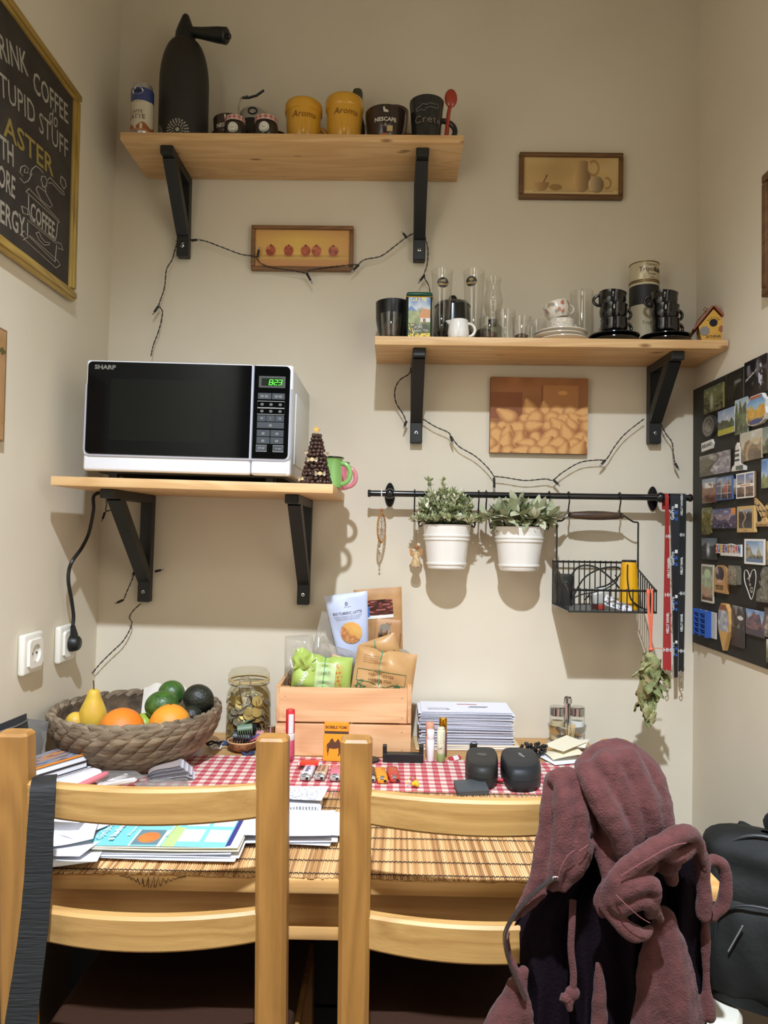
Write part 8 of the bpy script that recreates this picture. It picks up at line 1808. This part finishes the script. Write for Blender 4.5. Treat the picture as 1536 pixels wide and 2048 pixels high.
    gl_ = G().grid(ln, 60, 24); build('lining', gl_, mat('shaded_lining', (22, 14, 20), .95, bump=.4, bs=200, spec=.05), t)
    def rib(P, r): return spline([on(x, y, Y) for x, y, Y in P], 5), r
    S, r_ = rib([(1108,1755,-.972),(1072,1782,-.966),(1038,1818,-.956),(1014,1856,-.945),(1010,1886,-.940),(1020,1930,-.938),(1040,1976,-.938),(1050,1996,-.936)], .003); build('zip_tape', G().tube(S, .0028, 7), mat('zip_tape_dark', (42, 32, 32), .8), t)
    zt = []; 
    gz = G(); n = len(S)
    for i in range(n-1):
        for k in range(3):
            p = S[i].lerp(S[i+1], k/3); gz.box(p.x-.0022, p.x+.0012, p.y-.0056, p.y-.0030, p.z-.0007, p.z+.0007)
    tag(build('zip_teeth', gz, STEEL, t, smooth=False), kind='stuff'); build('zip_pull', G().rbox(S[0].x-.003, S[0].x+.006, S[0].y-.006, S[0].y-.003, S[0].z-.002, S[0].z+.004, .001, 1), STEEL, t)
    S, _ = rib([(1146,1800,-.932),(1144,1850,-.938),(1142,1900,-.940),(1147,1950,-.940),(1145,1986,-.940)], 0); build('drawstring', G().tube(S, .0047, 9), FL, t); e = S[-1]
    g = G().ball(e, .010, 12, 9, sc=(1, .8, .9)).tube([e, e+Vector((-.010,-.003,-.006)), e+Vector((-.016,-.002,-.004))], [.006, .007, .005], 8).tube([e, e+Vector((-.006,-.003,-.012)), e+Vector((-.004,-.003,-.020))], [.006, .006, .004], 8); build('drawstring_knot', g, FL, t)
    for P in ([(1150,1700,-.987),(1135,1712,-.986),(1122,1735,-.985),(1116,1760,-.982)], [(1158,1702,-.987),(1168,1696,-.985),(1176,1690,-.980)], [(1232,1790,-1.003),(1255,1812,-1.012),(1280,1834,-1.010),(1300,1846,-1.0)], [(1242,1752,-1.006),(1290,1722,-1.012),(1340,1694,-1.008),(1372,1686,-.998)]):
        S = spline([on(*q) for q in P], 4); build('seam', G().tube(S, .0007, 5), mat('seam_thread', (112, 64, 62), .9), t)
hoodie()

# ------------------------------------------------------------------ backpack on a white stool
def backpack():
    s = thing('white_stool', 'white round stool under the black backpack', 'stool', (.566, -.640, 0)); m = mat('stool_white', (226, 222, 206), .4)
    build('stool_seat', G().lathe([(0,.440),(.036,.440),(.041,.445),(.041,.461),(.036,.467),(0,.467)], 40), m, s)
    for k in range(4): a = pi/4+k*pi/2; build('leg', G().tube([(.024*cos(a), .024*sin(a), .441), (.10*cos(a), .10*sin(a), 0)], .014, 12), m, s)
    t = thing('black_backpack', 'black fabric backpack with a grab loop beside the wall', 'backpack', (.662, -.60, .4705), (0, radians(2), radians(-28))); NY = mat('backpack_nylon', (33, 34, 31), .7, col2=(25, 26, 24), ns=8, bump=.35, bs=60, spec=.3)
    h = .283
    def surf(u, v):
        a = 2*pi*u; c, q = cos(a), sin(a); e = .62; sx = abs(c)**e*(1 if c >= 0 else -1); sy = abs(q)**e*(1 if q >= 0 else -1)
        top = 1 if v < .62 else sqrt(max(1-((v-.62)/.38)**2, 0)); k = max(top, .02); w_ = .112*(.82+.26*v)*k**.6; d = .072*(1-.25*v)*k**.5*(1 if sy < 0 else .75)
        wr = .0045*sin(u*40+v*9)*sin(pi*v)+.003*sin(v*34+u*6)
        return (sx*w_+wr*sx, sy*d+wr*sy, h*(v if v < .62 else .62+.38*(1-(1-(v-.62)/.38)**1.3)))
    build('pack_body', G().grid(surf, 72, 34, cu=True), NY, t)
    build('front_pocket', G().grid(lambda u, v: ((u-.5)*.165*(1-.15*v**3), -.066-.022*(sin(pi*u)**.5*sin(pi*min(v*1.0, 1))**.5)+.006*v+.002*sin(u*17+v*8), .015+.16*v), 20, 16), NY, t)
    zp = mat('zip_dark', (40, 40, 40), .5); build('main_zip', G().tube(spline([(-.098,-.030,.06),(-.100,-.034,.15),(-.085,-.036,.232),(-.03,-.036,.280),(.03,-.036,.280),(.085,-.036,.232),(.100,-.034,.15)], 5), .0032, 7), zp, t)
    build('pocket_zip', G().tube(spline([(-.072,-.070,.10),(-.068,-.075,.15),(-.03,-.078,.178),(.03,-.078,.18),(.07,-.073,.15)], 4), .0026, 7), zp, t); build('zip_pull', G().tube([(.03,-.080,.182),(.034,-.090,.165),(.036,-.092,.150)], [.002,.003,.002], 7), STEEL, t)
    wb = mat('loop_webbing', (30, 31, 31), .7); build('grab_loop', G().tube(spline([(.015,.030,.264),(.0,.02,.294),(.02,.012,.316),(.05,.012,.304),(.085,.02,.26),(.11,.03,.22)], 4), .0085, 8, flat=.22, up=(0,1,0)), wb, t)
    build('reflective_strip', G().tube([(-.03,-.092,.150),(-.05,-.088,.100)], .0024, 6, flat=.5), mat('reflective_grey', (206, 208, 206), .25, .6), t)
    for x in (-.05, .055): build('shoulder_strap', G().tube(spline([(x*.6,.045,.268),(x,.075,.22),(x*1.2,.09,.16),(x*1.25,.07,.05),(x*1.2,.05,.02)], 4), .019, 9, flat=.35, up=(0,1,0)), NY, t)
    build('side_strap', G().tube(spline([(.104,-.02,.22),(.120,-.035,.16),(.124,-.03,.06),(.11,-.02,.015)], 4), .011, 8, flat=.4), wb, t)
backpack()

# ------------------------------------------------------------------ guessed chest, added to darken the space under the table
def chest():
    t = thing('filler_chest', 'black storage chest standing in the dark under the table', 'chest', (0, 0, 0)); m = mat('chest_black', (20, 20, 23), .6); x0, x1, y0, y1 = -.652, .338, -.40, -.09
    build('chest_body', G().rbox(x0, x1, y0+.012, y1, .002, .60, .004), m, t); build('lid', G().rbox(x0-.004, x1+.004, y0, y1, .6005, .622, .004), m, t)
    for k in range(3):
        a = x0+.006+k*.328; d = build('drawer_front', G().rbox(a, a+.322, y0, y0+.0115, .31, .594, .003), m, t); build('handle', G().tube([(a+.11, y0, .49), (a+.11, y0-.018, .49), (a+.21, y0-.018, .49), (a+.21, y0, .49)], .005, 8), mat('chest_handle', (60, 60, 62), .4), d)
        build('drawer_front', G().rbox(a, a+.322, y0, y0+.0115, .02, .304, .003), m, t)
chest()
